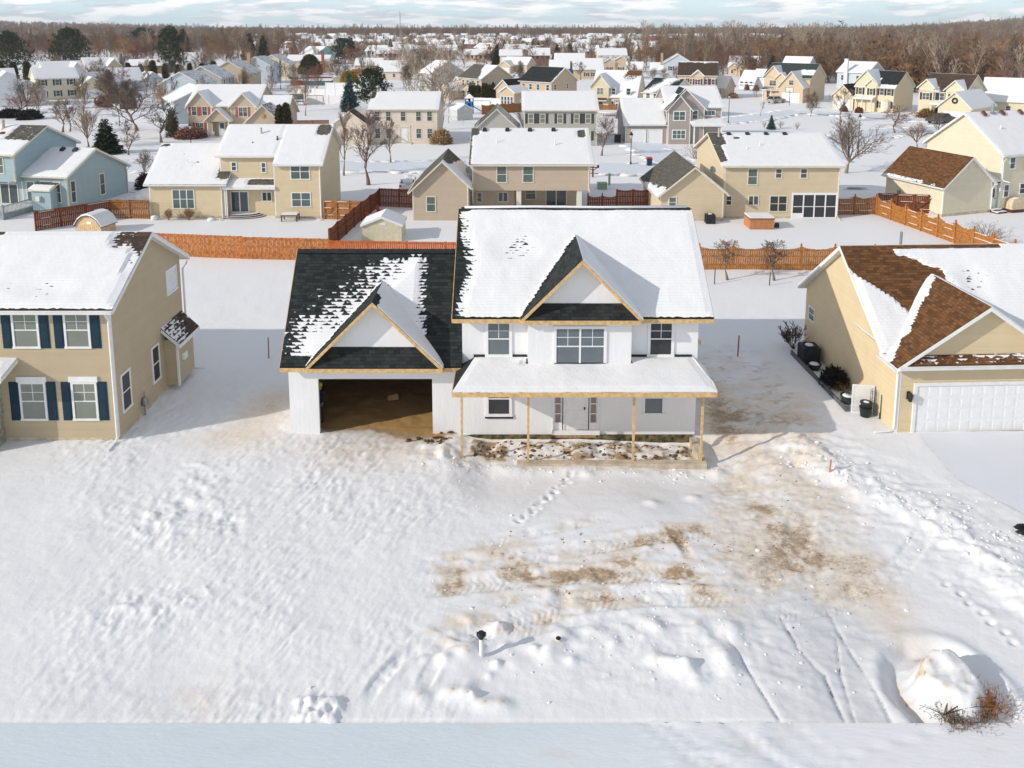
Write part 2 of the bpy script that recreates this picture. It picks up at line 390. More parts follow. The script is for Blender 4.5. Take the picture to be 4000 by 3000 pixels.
            if corner and h.lap:
                for xx, s in ((x0,-1),(x1,1)):
                    h.T.box(min(xx,xx-s*.1)-.02*(s<0), max(xx,xx-s*.1)+.02*(s>0), y0-.022, y0+.1, z0+.01, hf-.02)
        else:
            pr = (x0+x1)/2 if pr is None else pr
            hl, hr = zr-pitch*(pr-x0), zr-pitch*(x1-pr)
            for f, c in (('F', y0), ('B', y1)):
                if f in walls: h.face(f, c, [(x0,z0),(x1,z0),(x1,hr),(pr,zr),(x0,hl)], lap if f == 'F' else 0)
            if 'L' in walls: h.face('L', x0, [(y0,z0),(y1,z0),(y1,hl),(y0,hl)], lap)
            if 'R' in walls: h.face('R', x1, [(y0,z0),(y1,z0),(y1,hr),(y0,hr)], lap)
            zt = 0.13; el, er = hl-pitch*oh+zt, hr-pitch*oh+zt; zR = zr+zt; a, b = y0-rkl, y1+rkr
            if roofs[0]:
                h.slope((x0-oh,b,el), (x0-oh,a,el), (pr,a,zR), (pr,b,zR), cov.get('L'), step)
                if oh > 0: h.fascia((x0-oh,a,el-.02), (x0-oh,b,el-.02), gh, (-1,0))
                if gut: h.gutter((x0-oh,a,el-.02), (x0-oh,b,el-.02), (-1,0))
            if roofs[1]:
                h.slope((x1+oh,a,er), (x1+oh,b,er), (pr,b,zR), (pr,a,zR), cov.get('R'), step)
                if oh > 0: h.fascia((x1+oh,a,er-.02), (x1+oh,b,er-.02), gh, (1,0))
                if gut: h.gutter((x1+oh,a,er-.02), (x1+oh,b,er-.02), (1,0))
            for yy, o, rr in ((a,(0,-1),rkl),):
                if rr <= 0: continue
                if roofs[0]: h.fascia((x0-oh,yy,el), (pr,yy,zR), gh, o)
                if roofs[1]: h.fascia((pr,yy,zR), (x1+oh,yy,er), gh, o)
            if corner and h.lap:
                for xx, s, hh in ((x0,-1,hl),(x1,1,hr)):
                    h.T.box(min(xx,xx-s*.1)-.02*(s<0), max(xx,xx-s*.1)+.02*(s>0), y0-.022, y0+.1, z0+.01, hh-.02)
        if h.found and z0 <= 0.01: h.F.box(x0+.03, x1-.03, y0+.03, y1-.03, -.6, .02)
    def skirt(h, x0, x1, y0, y1, z=0.35):      # exposed foundation band standing a little proud
        h.F.box(x0-.02, x1+.02, y0-.02, y1+.02, -.6, z)
    def shed(h, x0, x1, yf, yw, zf, zw, cov=None, thick=.16, posts=(), pm=0, step=None):
        h.slope((x0,yf,zf), (x1,yf,zf), (x1,yw,zw), (x0,yw,zw), cov, step, thick)
        h.fascia((x0,yf,zf-.02), (x1,yf,zf-.02), .22, (0,-1))
        for xx, o in ((x0,(-1,0)),(x1,(1,0))): h.fascia((xx,yf,zf), (xx,yw,zw), .18, o)
        for px in posts:
            b = MB(); b.box(px-.09, px+.09, yf+.12, yf+.3, -.2, zf-.17); b.box(px-.12, px+.12, yf+.09, yf+.33, -.2, .12); b.build('porch_post', h.trim, h.root)
    def win(h, f, c, u0, u1, z0, z1, n=1, grid=False, rail=True, gl=None, trim=None, head=0, shut=None, cas=0.09):
        trim = trim or h.trim; b = MB(); p = MB(); w = cas
        b.fbox(f, c, u0, u1, 0, .055, z1-w, z1); b.fbox(f, c, u0-.02, u1+.02, 0, .07, z0, z0+w)
        b.fbox(f, c, u0, u0+w, 0, .052, z0+w, z1-w); b.fbox(f, c, u1-w, u1, 0, .052, z0+w, z1-w)
        if head: b.fbox(f, c, u0-.06, u1+.06, 0, .08, z1+.003, z1+head)
        uw = (u1-u0-2*w)/n; zm = (z0+z1)/2
        for i in range(n):
            a, e = u0+w+i*uw, u0+w+(i+1)*uw
            if i: b.fbox(f, c, a-.04, a+.04, 0, .048, z0+w, z1-w); a += .04
            if i < n-1: e -= .04
            p.fbox(f, c, a, e, .012, .027, z0+w, z1-w)
            if rail: b.fbox(f, c, a, e, 0, .04, zm-.025, zm+.025)
            if grid:
                lo = zm+.025 if rail else z0+w
                b.fbox(f, c, (a+e)/2-.012, (a+e)/2+.012, 0, .034, lo, z1-w)
                b.fbox(f, c, a, e, 0, .032, (lo+z1-w)/2-.012, (lo+z1-w)/2+.012)
        o = b.build('window', trim, h.root); p.build('pane', gl or M_GLASS, o)
        if shut:
            for a, e in ((u0-.42, u0-.02), (u1+.02, u1+.42)):
                q = MB(); q.fbox(f, c, a, e, 0.0, .03, z0, z1)
                for za, zb in ((z0+.08, zm-.04), (zm+.04, z1-.08)):
                    q.fbox(f, c, a+.07, e-.07, 0, .042, za, zb)
                q.build('shutter', shut, h.root)
        return o
    def door(h, f, c, u0, u1, z0, z1, m=None, lite=False, trim=None, handle=True):
        fr = MB(); w = .1
        fr.fbox(f, c, u0-w, u0, 0, .06, z0, z1+w); fr.fbox(f, c, u1, u1+w, 0, .06, z0, z1+w); fr.fbox(f, c, u0, u1, 0, .06, z1, z1+w)
        b = MB(); b.fbox(f, c, u0, u1, .012, .03, z0, z1)
        um = (u0+u1)/2; hh = z1-z0
        for a, e in ((u0+.1, um-.05), (um+.05, u1-.1)):
            b.fbox(f, c, a, e, .012, .04, z0+.15*hh, z0+.42*hh)
            if not lite: b.fbox(f, c, a, e, .012, .04, z0+.5*hh, z0+.9*hh)
        o = b.build('door', m or M_WHITE, h.root); fr.build('door_frame', trim or h.trim, o)
        if lite:
            g = MB(); g.fbox(f, c, u0+.14, u1-.14, .03, .036, z0+.5*hh, z0+.92*hh); g.build('pane', M_GLASS, o)
        if handle:
            k = MB(); k.fbox(f, c, u1-.13, u1-.07, .03, .09, z0+.44*hh, z0+.48*hh); k.build('handle', M_DKMET, o)
        return o
    def slider(h, f, c, u0, u1, z0, z1, n=2, gl=None):
        b = MB(); p = MB(); w = .1
        b.fbox(f, c, u0, u1, 0, .06, z1-w, z1); b.fbox(f, c, u0, u1, 0, .06, z0, z0+w)
        for i in range(n+1):
            u = u0+(u1-u0-w)*i/n; b.fbox(f, c, u, u+w, 0, .058, z0+w, z1-w)
            if i < n: p.fbox(f, c, u+w, u+(u1-u0-w)/n, .012, .024, z0+w, z1-w)
        o = b.build('patio_door', h.trim, h.root); p.build('pane', gl or M_GLASS, o); return o
    def garage_door(h, f, c, u0, u1, z0, z1, rows=4, cols=8, m=None):
        b = MB(); b.fbox(f, c, u0, u1, .003, .02, z0, z1)
        dz = (z1-z0)/rows; du = (u1-u0)/cols
        for i in range(rows):
            for j in range(cols):
                b.fbox(f, c, u0+j*du+.06, u0+(j+1)*du-.06, .003, .028, z0+i*dz+.06, z0+(i+1)*dz-.06)
        o = b.build('garage_door', m or M_WHITE, h.root)
        fr = MB(); w = .14
        fr.fbox(f, c, u0-w, u0, 0, .07, z0, z1+w); fr.fbox(f, c, u1, u1+w, 0, .07, z0, z1+w); fr.fbox(f, c, u0, u1, 0, .07, z1, z1+w)
        fr.build('door_frame', h.trim, o); return o
    def part(h, name, mb, m, smooth=False, parent=None): return mb.build(name, m, parent or h.root, smooth)
    def pipe(h, x, y, z, ln=.5, r=.05, m=None):
        b = MB(); b.tube([(x,y,z-.4),(x,y,z+ln)], r, 8); b.lathe([(r*2.4, z-.05),(r*1.2, z+.08)], x, y, 8); b.build('vent_pipe', m or M_WHITE, h.root)
    def boxvent(h, x, y, z, pitch=.6, m=None):
        b = MB(); w = .22
        b.hexa([(x-w,y-w,z-pitch*w-.02),(x+w,y-w,z-pitch*w-.02),(x+w,y+w,z+pitch*w-.02),(x-w,y+w,z+pitch*w-.02),
                (x-w*.8,y-w*.8,z-pitch*w+.2),(x+w*.8,y-w*.8,z-pitch*w+.2),(x+w*.7,y+w*.6,z+pitch*w+.14),(x-w*.7,y+w*.6,z+pitch*w+.14)])
        b.build('roof_vent', m or M_DKMET, h.root)
    def downspout(h, x, y, z0, z1, kick=(0,-1)):
        b = MB(); o = kick
        b.tube([(x+o[0]*.3,y+o[1]*.3,z1),(x+o[0]*.3,y+o[1]*.3,z1-.08),(x+o[0]*.07,y+o[1]*.07,z1-.4),(x+o[0]*.07,y+o[1]*.07,z0+.25),(x+o[0]*.25,y+o[1]*.25,z0+.1),(x+o[0]*.9,y+o[1]*.9,z0+.06)], .05, 6)
        b.build('downspout', h.trim, h.root)
    def finish(h):
        h.W.build('wall', h.wall, h.root)
        if h.T.v: h.T.build('trim', h.trim, h.root)
        if h.F.v: h.F.build('foundation', M_CONC, h.root)
        V = np.concatenate(h.rv); me = bpy.data.meshes.new('roof'); me.from_pydata(V.tolist(), [], h.rf)
        me.materials.append(h.roof); me.materials.append(h.trim); me.polygons.foreach_set('material_index', h.rm)
        a = me.attributes.new('snow', 'FLOAT', 'POINT'); a.data.foreach_set('value', np.concatenate(h.rs).astype(np.float32))
        uvs = np.concatenate(h.ruv); ul = me.uv_layers.new(name='uv'); li = np.empty(len(me.loops), np.int32); me.loops.foreach_get('vertex_index', li)
        ul.data.foreach_set('uv', uvs[li].astype(np.float32).ravel()); me.update()
        o = bpy.data.objects.new('roof', me); COL.objects.link(o); o.parent = h.root
        return h.root
# snow cover recipes: functions of s (along the eave), t (up the slope), u, v in metres
def patch(s0, s1, t0, t1, soft=.08, inside=-1.4, outside=2.2):
    def f(s, t, u, v):
        m = smooth(s0-soft, s0+soft, s)*(1-smooth(s1-soft, s1+soft, s))*smooth(t0-soft, t0+soft, t)*(1-smooth(t1-soft, t1+soft, t))
        return outside+(inside-outside)*m
    return f
def both(*fs):
    return lambda s, t, u, v: np.min([f(s, t, u, v) for f in fs], axis=0)
def lit(*fs):
    return lambda s, t, u, v: np.max([f(s, t, u, v) for f in fs], axis=0)
# ---------------------------------------------------------------- the unfinished white house
def main_house():
    h = House('unfinished_house', 'half built two storey house in white wrap with an empty garage and open porch', 'house', (0, 32, 0), 0, M_WRAP, M_WOOD, RF_BLACK, lap=0, step=0.16, found=False, snowh=0.09)
    def cmain(s, t, u, v):
        w = .010+.034*np.exp(-((t-.42)/.24)**2)
        c = np.interp(s-w, (-.03,-.010,.008,.03,.06), (-2,0.05,.6,.95,2.0))
        c -= 1.15*np.exp(-((s-.24)/.15)**2-((t-.6)/.2)**2)
        return np.where(t > .975, -1., np.where(t < .012, .2, c))
    h.wing(-2.1, 7.85, 0, 8.4, 8.82, .755, 'x', oh=.5, rk=(.38,.5), gut=False, cov={'F': cmain, 'B': FULL}, walls='BLR', corner=False)
    # front wall around the projecting bay
    h.face('F', 0, [(-2.1,-.02),(7.85,-.02),(7.85,5.4),(-2.1,5.4)], 0)
    h.W.box(.66, 4.95, -.6, .02, 3.2, 5.6)
    # cross gable over the bay
    def cgl(s, t, u, v):
        y = 3.6-4.55*s; yv = (5.5+t*2.54-5.4)/.755-.5
        return np.where(y > yv-.28-.25*vn(u*3, v*3, 9), 1.5, -1.0)
    h.wing(.7, 5.0, -.45, 3.6, 7.91, 1.016, 'y', z0=5.45, oh=.35, rk=(.5,0), gut=False, cov={'L': cgl, 'R': FULL}, walls='F', corner=False)
    h.slope((.5,-.97,5.48), (5.2,-.97,5.48), (4.72,-.47,6.02), (.98,-.47,6.02), NONE, .3, .1)
    h.fascia((.42,-.99,5.5), (5.28,-.99,5.5), .2)
    # garage block
    def cgar(s, t, u, v):
        sl_ = .17+.50*smooth(.05, 1.0, t)
        c = np.interp(s-sl_, (-.44,-.36,-.22,-.06,.04,.12), (-2,-.12,.22,.62,1.0,2.0))+.35*np.exp(-((s-.17)/.10)**2-((t-.24)/.15)**2)
        c = np.minimum(c, np.interp(s, (.70,.745,.80,.83), (2,.7,.1,-2)))
        return np.where(t > .93, c-.8, np.where(t < .08, -2., c))
    h.wing(-9.5, -2.1, 0, 6.2, 7.17, 1.2, 'x', pr=3.0, oh=.4, rk=(.23,0), gut=False, cov={'F': cgar, 'B': FULL}, walls='', corner=False)
    def cg2(s, t, u, v):
        y = 2.5-3.1*s; yv = (3.27+t*2.87-3.23)/1.2-.4
        return np.where(y > yv-.2, 1.5, -1.0)
    def cg2r(s, t, u, v):
        y = -.6+3.1*s; yv = (3.27+t*2.87-3.23)/1.2-.4
        return np.where((t > .93) & (s < .35), -.8, 1.5)
    h.wing(-8.3, -3.2, -.1, 2.5, 6.01, 1.0, 'y', z0=3.3, oh=.32, rk=(.5,0), gut=False, cov={'L': cg2, 'R': cg2r}, walls='F', corner=False)
    h.slope((-8.5,-.62,3.25), (-3.0,-.62,3.25), (-3.72,-.12,3.98), (-7.78,-.12,3.98), NONE, .3, .1)
    h.fascia((-8.62,-.64,3.27), (-2.88,-.64,3.27), .2)
    for x0, x1, z0, z1 in ((-9.5,-8.25,-.3,3.55), (-3.4,-2.12,-.02,3.55), (-8.25,-3.4,2.5,3.55)):
        h.W.box(x0, x1, 0, .14, z0, z1)
    h.W.box(-9.5, -9.36, .14, 6.2, -.3, 3.5); h.W.box(-9.36, -2.12, 6.06, 6.2, -.3, 3.5)
    h.W.poly([(-9.44,.14,3.5),(-9.44,6.2,3.4),(-9.44,3.0,7.1)]); h.W.poly([(-9.42,6.1,3.4),(-2.1,6.1,3.4),(-2.1,6.12,3.6),(-9.42,6.12,3.6)])
    # garage interior: stud walls and ceiling joists
    st = MB()
    for i in range(15): st.box(-9.34, -9.22, .3+i*.4, .36+i*.4, -.1, 3.3)
    for i in range(18): st.box(-9.2+i*.4, -9.14+i*.4, 5.9, 6.04, -.1, 3.3)
    for i in range(15): st.box(-2.3, -2.2, .3+i*.4, .36+i*.4, -.1, 3.3)
    for i in range(12): st.box(-9.3, -2.2, .4+i*.5, .45+i*.5, 3.05, 3.25)
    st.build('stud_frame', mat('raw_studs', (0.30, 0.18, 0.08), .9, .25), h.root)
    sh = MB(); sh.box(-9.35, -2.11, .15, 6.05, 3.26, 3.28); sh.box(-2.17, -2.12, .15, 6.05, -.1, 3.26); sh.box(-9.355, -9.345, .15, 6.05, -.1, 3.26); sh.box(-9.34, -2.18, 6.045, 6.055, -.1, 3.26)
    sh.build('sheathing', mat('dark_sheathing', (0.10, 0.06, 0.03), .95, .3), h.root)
    # porch roof
    def cp(s, t, u, v): return np.where(t > .94, .9, 1.7)-.9*np.exp(-((s-.24)/.02)**2-((t-.8)/.12)**2)
    h.slope((-2.35,-2.35,3.05), (8.11,-2.35,3.05), (7.55,0,3.5), (-1.55,0,3.5), cp, .16)
    h.slope((-2.35,.0,3.05), (-2.35,-2.35,3.05), (-1.55,0,3.5), (-1.55,0.01,3.5), lambda s,t,u,v: -.9+1.1*t, .16)
    h.slope((8.11,-2.35,3.05), (8.11,0,3.05), (7.55,0.01,3.5), (7.55,0,3.5), FULL, .3)
    h.fascia((-2.35,-2.35,3.05), (8.11,-2.35,3.05), .22); h.fascia((-2.35,-2.35,3.05), (-2.35,0,3.05), .22, (-1,0)); h.fascia((8.11,-2.35,3.05), (8.11,0,3.05), .22, (1,0))
    for q in ((-1.62,.62,-.05,0,3.5,3.6),(5.0,7.6,-.05,0,3.5,3.6),(.6,.655,-.62,0,3.42,3.52),(4.955,5.0,-.62,0,3.42,3.52),(1.75,3.9,-.66,-.6,3.42,3.5),(-1.15,.05,-.06,0,.73,.8)):
        f = MB(); f.box(*q); f.build('flashing', M_BLACK, h.root)
    for x0, x1, y, z in ((-2.35,8.25,4.2,9.0),(-9.7,-2.15,3.0,7.34)):
        f = MB(); n = int((x1-x0)/.3)
        for i in range(n): a = x0+i*(x1-x0)/n; e = a+(x1-x0)/n+.02; f.hexa([(a,y-.17,z-.13),(e,y-.17,z-.14),(e,y+.17,z-.14),(a,y+.17,z-.13),(a,y-.02,z+.02),(e,y-.02,z),(e,y+.02,z),(a,y+.02,z+.02)])
        f.build('ridge_cap', mat('cap_shingle',(.022,.025,.026),.85,.3,4), h.root)
    f = MB(); f.tube([(-2.2,4.16,9.02),(1,4.16,9.05),(4,4.16,9.02),(8.1,4.16,9.05)], .06, 6); f.build('ridge_snow', M_SNOW, h.root, True)
    so_ = MB(); so_.box(-2.2, 7.95, -2.2, -.02, 2.84, 2.87); so_.build('soffit', M_WOOD, h.root)
    for x in (-2.03, .66, 4.93, 7.7):
        p = MB(); z0 = -.2 if x > -1 else -.75; p.box(x-.045, x+.045, -1.83, -1.74, z0, 2.84)
        if x < -1: p.box(x-.1, x+.12, -1.9, -1.68, -.9, -.05)
        p.build('porch_post', M_WOOD, h.root)
    c = MB(); c.box(.2, 7.9, -2.02, -1.72, -1.3, -.2); c.box(7.62, 7.9, -1.72, .0, -1.3, -.12); c.box(-2.6, -2.0, -.16, .3, -.9, -.02)
    c.box(-3.38, -2.62, -.05, .3, -.9, -.03); c.build('porch_foundation', M_CONC, h.root)
    t = MB(); t.box(-2.0, 7.62, -.06, .2, -1.3, -.03); t.build('tarred_foundation', M_TAR, h.root)
    # windows (white vinyl) and door
    w = M_WHITE
    h.win('F', 0, -1.12, -.0, 3.5, 5.1, 1, True, True, glass('sky_glass', (.10,.125,.145), (.16,.19,.21), .05), w, cas=.12)
    h.win('F', 0, 5.72, 6.84, 3.5, 5.1, 1, True, True, M_GLASSD, w, cas=.12)
    h.win('F', -.6, 1.72, 3.92, 3.34, 5.1, 2, True, True, MATS['sky_glass'], w, cas=.12)
    h.win('F', 0, -1.12, -.0, .82, 2.42, 1, True, True, M_GLASSD, w, cas=.12)
    h.win('F', 0, 5.6, 6.5, .9, 2.42, 1, True, True, MATS['sky_glass'], w, cas=.08)
    d = h.door('F', 0, 2.25, 3.2, .22, 2.34, M_WHITE, trim=w)
    for a, e in ((1.8, 2.13), (3.32, 3.65)):
        fl = MB(); pn = MB()
        fl.fbox('F', 0, a-.06, a, 0, .06, .22, 2.4); fl.fbox('F', 0, e, e+.06, 0, .06, .22, 2.4); fl.fbox('F', 0, a, e, 0, .055, .22, .55)
        for z in (.95, 1.4, 1.85, 2.3): fl.fbox('F', 0, a, e, .01, .045, z-.02, z+.02)
        pn.fbox('F', 0, a+.06, e-.06, .012, .024, .55, 2.32)
        fo = fl.build('sidelight', w, h.root); pn.build('pane', MATS.get('warm_glass') or glass('warm_glass', (.20,.15,.13), (.30,.25,.23), .1), fo)
    lt = MB()
    for i in range(3): lt.fbox('F', 0, 2.42+i*.21, 2.60+i*.21, .03, .036, 2.08, 2.26)
    lt.build('pane', M_GLASS, d)
    st_ = MB(); st_.box(1.7, 3.75, -.14, 0, .02, .21); st_.build('door_sill', M_WHITE, h.root); st_ = MB(); st_.box(1.85, 3.6, -.1, 0, -.12, .018); st_.build('sill_board', mat('osb', (.40,.24,.11), .9, .3, 9), h.root)
    for x in (-1.75, .72, 3.85, 5.2, 7.0):
        for wd, z in ((.62, 2.36), (.5, 2.29)): pr = MB(); pr.fbox('F', 0, x, x+wd, 0, .003, z, z+.02); pr.build('wrap_print', mat('red_print', (.62, .30, .28), .7, .1), h.root)
    # pent roof on the right flank
    h.slope((8.5,2.2,3.3), (8.5,6.8,3.3), (7.85,6.8,4.1), (7.85,2.2,4.1), FULL, .3)
    h.fascia((8.5,2.2,3.3), (8.5,6.8,3.3), .22, (1,0)); h.fascia((7.85,2.18,4.1), (8.5,2.18,3.3), .2, (0,-1))
    br = MB(); br.hexa([(7.86,2.3,2.6),(7.95,2.3,2.6),(7.95,2.4,2.6),(7.86,2.4,2.6),(8.35,2.3,3.1),(8.45,2.3,3.1),(8.45,2.4,3.1),(8.35,2.4,3.1)]); br.build('bracket', M_WOOD, h.root)
    for txt, z in (('HPV', 2.35), ('4794', 1.9)):
        cu = bpy.data.curves.new('lettering', 'FONT'); cu.body = txt; cu.size = .55; cu.extrude = .002
        tmp = bpy.data.objects.new('tmp', cu); me_ = bpy.data.meshes.new_from_object(tmp); bpy.data.objects.remove(tmp); o = bpy.data.objects.new('wrap_lettering', me_); COL.objects.link(o); o.parent = h.root; o.location = (7.856, 1.2, z); o.rotation_euler = (pi/2, 0, pi/2)
        me_.materials.clear(); me_.materials.append(M_NAVY)
    return h.finish()
main_house()

def left_house():
    def cf(s, t, u, v):
        c = 2.2-2.2*smooth(.87, .95, s+.03*t)*smooth(.62, .9, t)-1.2*smooth(.955,.975,s)*smooth(.3,.5,t)
        c = np.where((t > .955) & ((s < .18) | ((s > .42) & (s < .52))), .3, c)
        c = np.where((t < .035), .45, c)-1.2*np.exp(-((s-.75)/.2)**2-((t-.25)/.2)**2)
        return c
    h = House('tan_house', 'tan clapboard house with navy shutters beside the snowy side yard', 'house', (-16.6, 31.4, 0), 0, S_TAN, M_TRIM, RF_DBROWN, step=.16, snowh=.10)
    h.wing(-13, 0, 0, 7.0, 8.04, .57, 'x', pr=3.5, oh=.4, rk=(.3,.35), z0=.17, cov={'F': cf})
    h.skirt(-13, 0, 0, 7, .17)
    fz = MB(); fz.fbox('F', 0, -13, -.1, .0, .05, 5.70, 5.92); fz.build('frieze_board', M_TRIM, h.root)
    for u0, u1, z0, z1, hd in ((-4.05,-2.93,4.13,5.72,0), (-1.9,-.82,4.13,5.72,0), (-4.0,-2.88,.95,2.66,.24), (-1.82,-.74,.95,2.66,.24), (-6.9,-5.8,4.13,5.72,0)):
        h.win('F', 0, u0, u1, z0, z1, 1, True, True, M_BLIND, head=hd, shut=M_NAVY)
    for u0, u1, z0, z1 in ((.45,1.3,1.0,2.72), (3.35,4.15,.95,2.7)): h.win('R', 0, u0, u1, z0, z1, 1, False, True, M_GLASSD)
    h.win('R', 0, 5.35, 6.55, 4.5, 5.75, 2, False, False, mat('white_blind', (.72,.73,.74), .4, .06))
    h.downspout(.0, -.02, 0, 5.75, (0,-1)); h.downspout(.04, 7.1, 0, 5.75, (1,0))
    # side bump-out with its own little roof
    h.W.box(.016, .62, 4.75, 6.6, .3, 2.55); h.T.box(.56, .66, 4.71, 4.81, .25, 2.6)
    h.slope((.85,4.5,2.45), (.85,6.85,2.45), (0.02,6.85,3.25), (0.02,4.5,3.25), lambda s,t,u,v: .55-.6*smooth(.3,.9,s)+.0*t, .14)
    h.fascia((.85,4.5,2.45),(.85,6.85,2.45),.22,(1,0)); h.fascia((.02,4.5,3.2),(.85,4.5,2.45),.2,(0,-1))
    v = MB(); v.box(.62, .75, 5.2, 5.55, 1.35, 1.7); v.box(.75,.78,5.24,5.51,1.4,1.65); v.build('dryer_vent', M_TRIM, h.root)
    g = MB(); g.tube([(.12,2.2,.0),(.12,2.2,.55),(.12,2.35,.6)], .03, 6); g.blob((.15,2.2,.75), (.12,.16,.17), 8, 5, 0); g.tube([(.14,2.2,.9),(.14,2.2,1.15)], .03, 6); g.box(.05,.25,2.05,2.35,.55,.7)
    g.build('gas_meter', M_GREYMET, h.root, True)
    # entry porch roof corner at the left frame edge
    h.shed(-8.0, -3.95, -1.15, 0, 3.35, 3.7, FULL); st = MB(); st.box(-6.5, -4.75, -1.0, -.02, -.2, 3.1); st.build('stone_pier', mat('stone', (.36,.34,.28), .9, .35, 5, bump=.6), h.root)
    return h.finish()
left_house()

def right_house():
    def cm(s, t, u, v):
        c = np.full_like(s, 1.6)
        a = .125*smooth(.84, .34, t); r = .255-.52*np.maximum(0, t-.72); n = .012*(vn(u*2.5, v*2.5, 3)-.5)
        c -= 3.6*smooth(a-.012, a+.010, s+n)*smooth(.31, .37, t)*(1-smooth(r-.01, r+.035, s+3*n))
        c -= 1.3*np.exp(-((s-.075)/.03)**2-((t-.42)/.05)**2)*0
        c = np.where((t > .965) & (s < .5), -.6, c)
        c -= .75*np.exp(-((s-.36)/.05)**2-((t-.62)/.2)**2)
        return c
    def clf(ymap):          # garage roof, left slope: mostly bare, snow in the valley and at its foot
        def cl(s, t, u, v):
            y = ymap(s); yv = 1.1+(3.15+2.6*t-3.45)/.75
            val = smooth(-.62, -.35, y-yv+.25*(vn(u*3,v*3,2)-.5)); low = smooth(.30, .05, t+.22*np.clip((.6-y)/1.0,0,1)+.1*vn(u*3,v*3,4))
            return -1.2+3.2*np.maximum(val, low*smooth(-.45,.0,y))
        return cl
    h = House('yellow_house', 'yellow house with brown shingles and a white panelled garage door', 'house', (16.5, 32.1, 0), 2.4, S_YEL, M_TRIM, RF_BROWN, step=.16, snowh=.09)
    h.wing(0, 15, 1.1, 9.7, 6.67, .75, 'x', pr=5.4, oh=.35, rk=(.35,.3), cov={'F': cm}, corner=False)
    h.wing(0, 7.2, 0, 1.15, 5.63, .69, 'y', pr=3.5, oh=.3, rk=(.4,0), cov={'L': clf(lambda s: 1.15-1.55*s), 'R': FULL}, walls='F')
    h.wing(0, 7.2, 1.15, 4.4, 5.63, .69, 'y', pr=3.5, oh=.0, rk=(0,0), cov={'L': clf(lambda s: 4.4-3.25*s), 'R': FULL}, walls='', gut=False, corner=False)
    h.face('L', 0, [(0,0),(1.1,0),(1.1,3.18),(0,3.18)])
    h.slope((.0,-.42,3.22), (7.0,-.42,3.22), (6.6,-.02,3.52), (.5,-.02,3.52), lambda s,t,u,v: .2+.55*smooth(.3,.9,s)*smooth(.2,.7,t), .14, .1)
    h.fascia((0,-.43,3.22),(7.0,-.43,3.22),.18); h.gutter((-.3,-.44,3.22),(7.3,-.44,3.22),(0,-1))
    h.garage_door('F', 0, .82, 5.7, .02, 2.13, 4, 10)
    h.win('L', 0, 8.45, 9.25, 1.65, 2.45, 1, False, True, M_GLASSD)
    h.downspout(.0, -.02, 0, 3.1, (-1,0)); h.pipe(3.2, 6.4, 6.2, 1.0, .07, M_GREYMET)
    l = MB(); l.box(.38,.52,-.05,0,1.55,1.9); l.tube([(.45,-.05,1.8),(.45,-.2,1.85)], .02, 6); l.lathe([(.03,1.92),(.11,1.84),(.09,1.55),(.03,1.5)], .45, -.2, 8); l.build('wall_lantern', M_DKMET, h.root)
    return h.finish()
right_house()
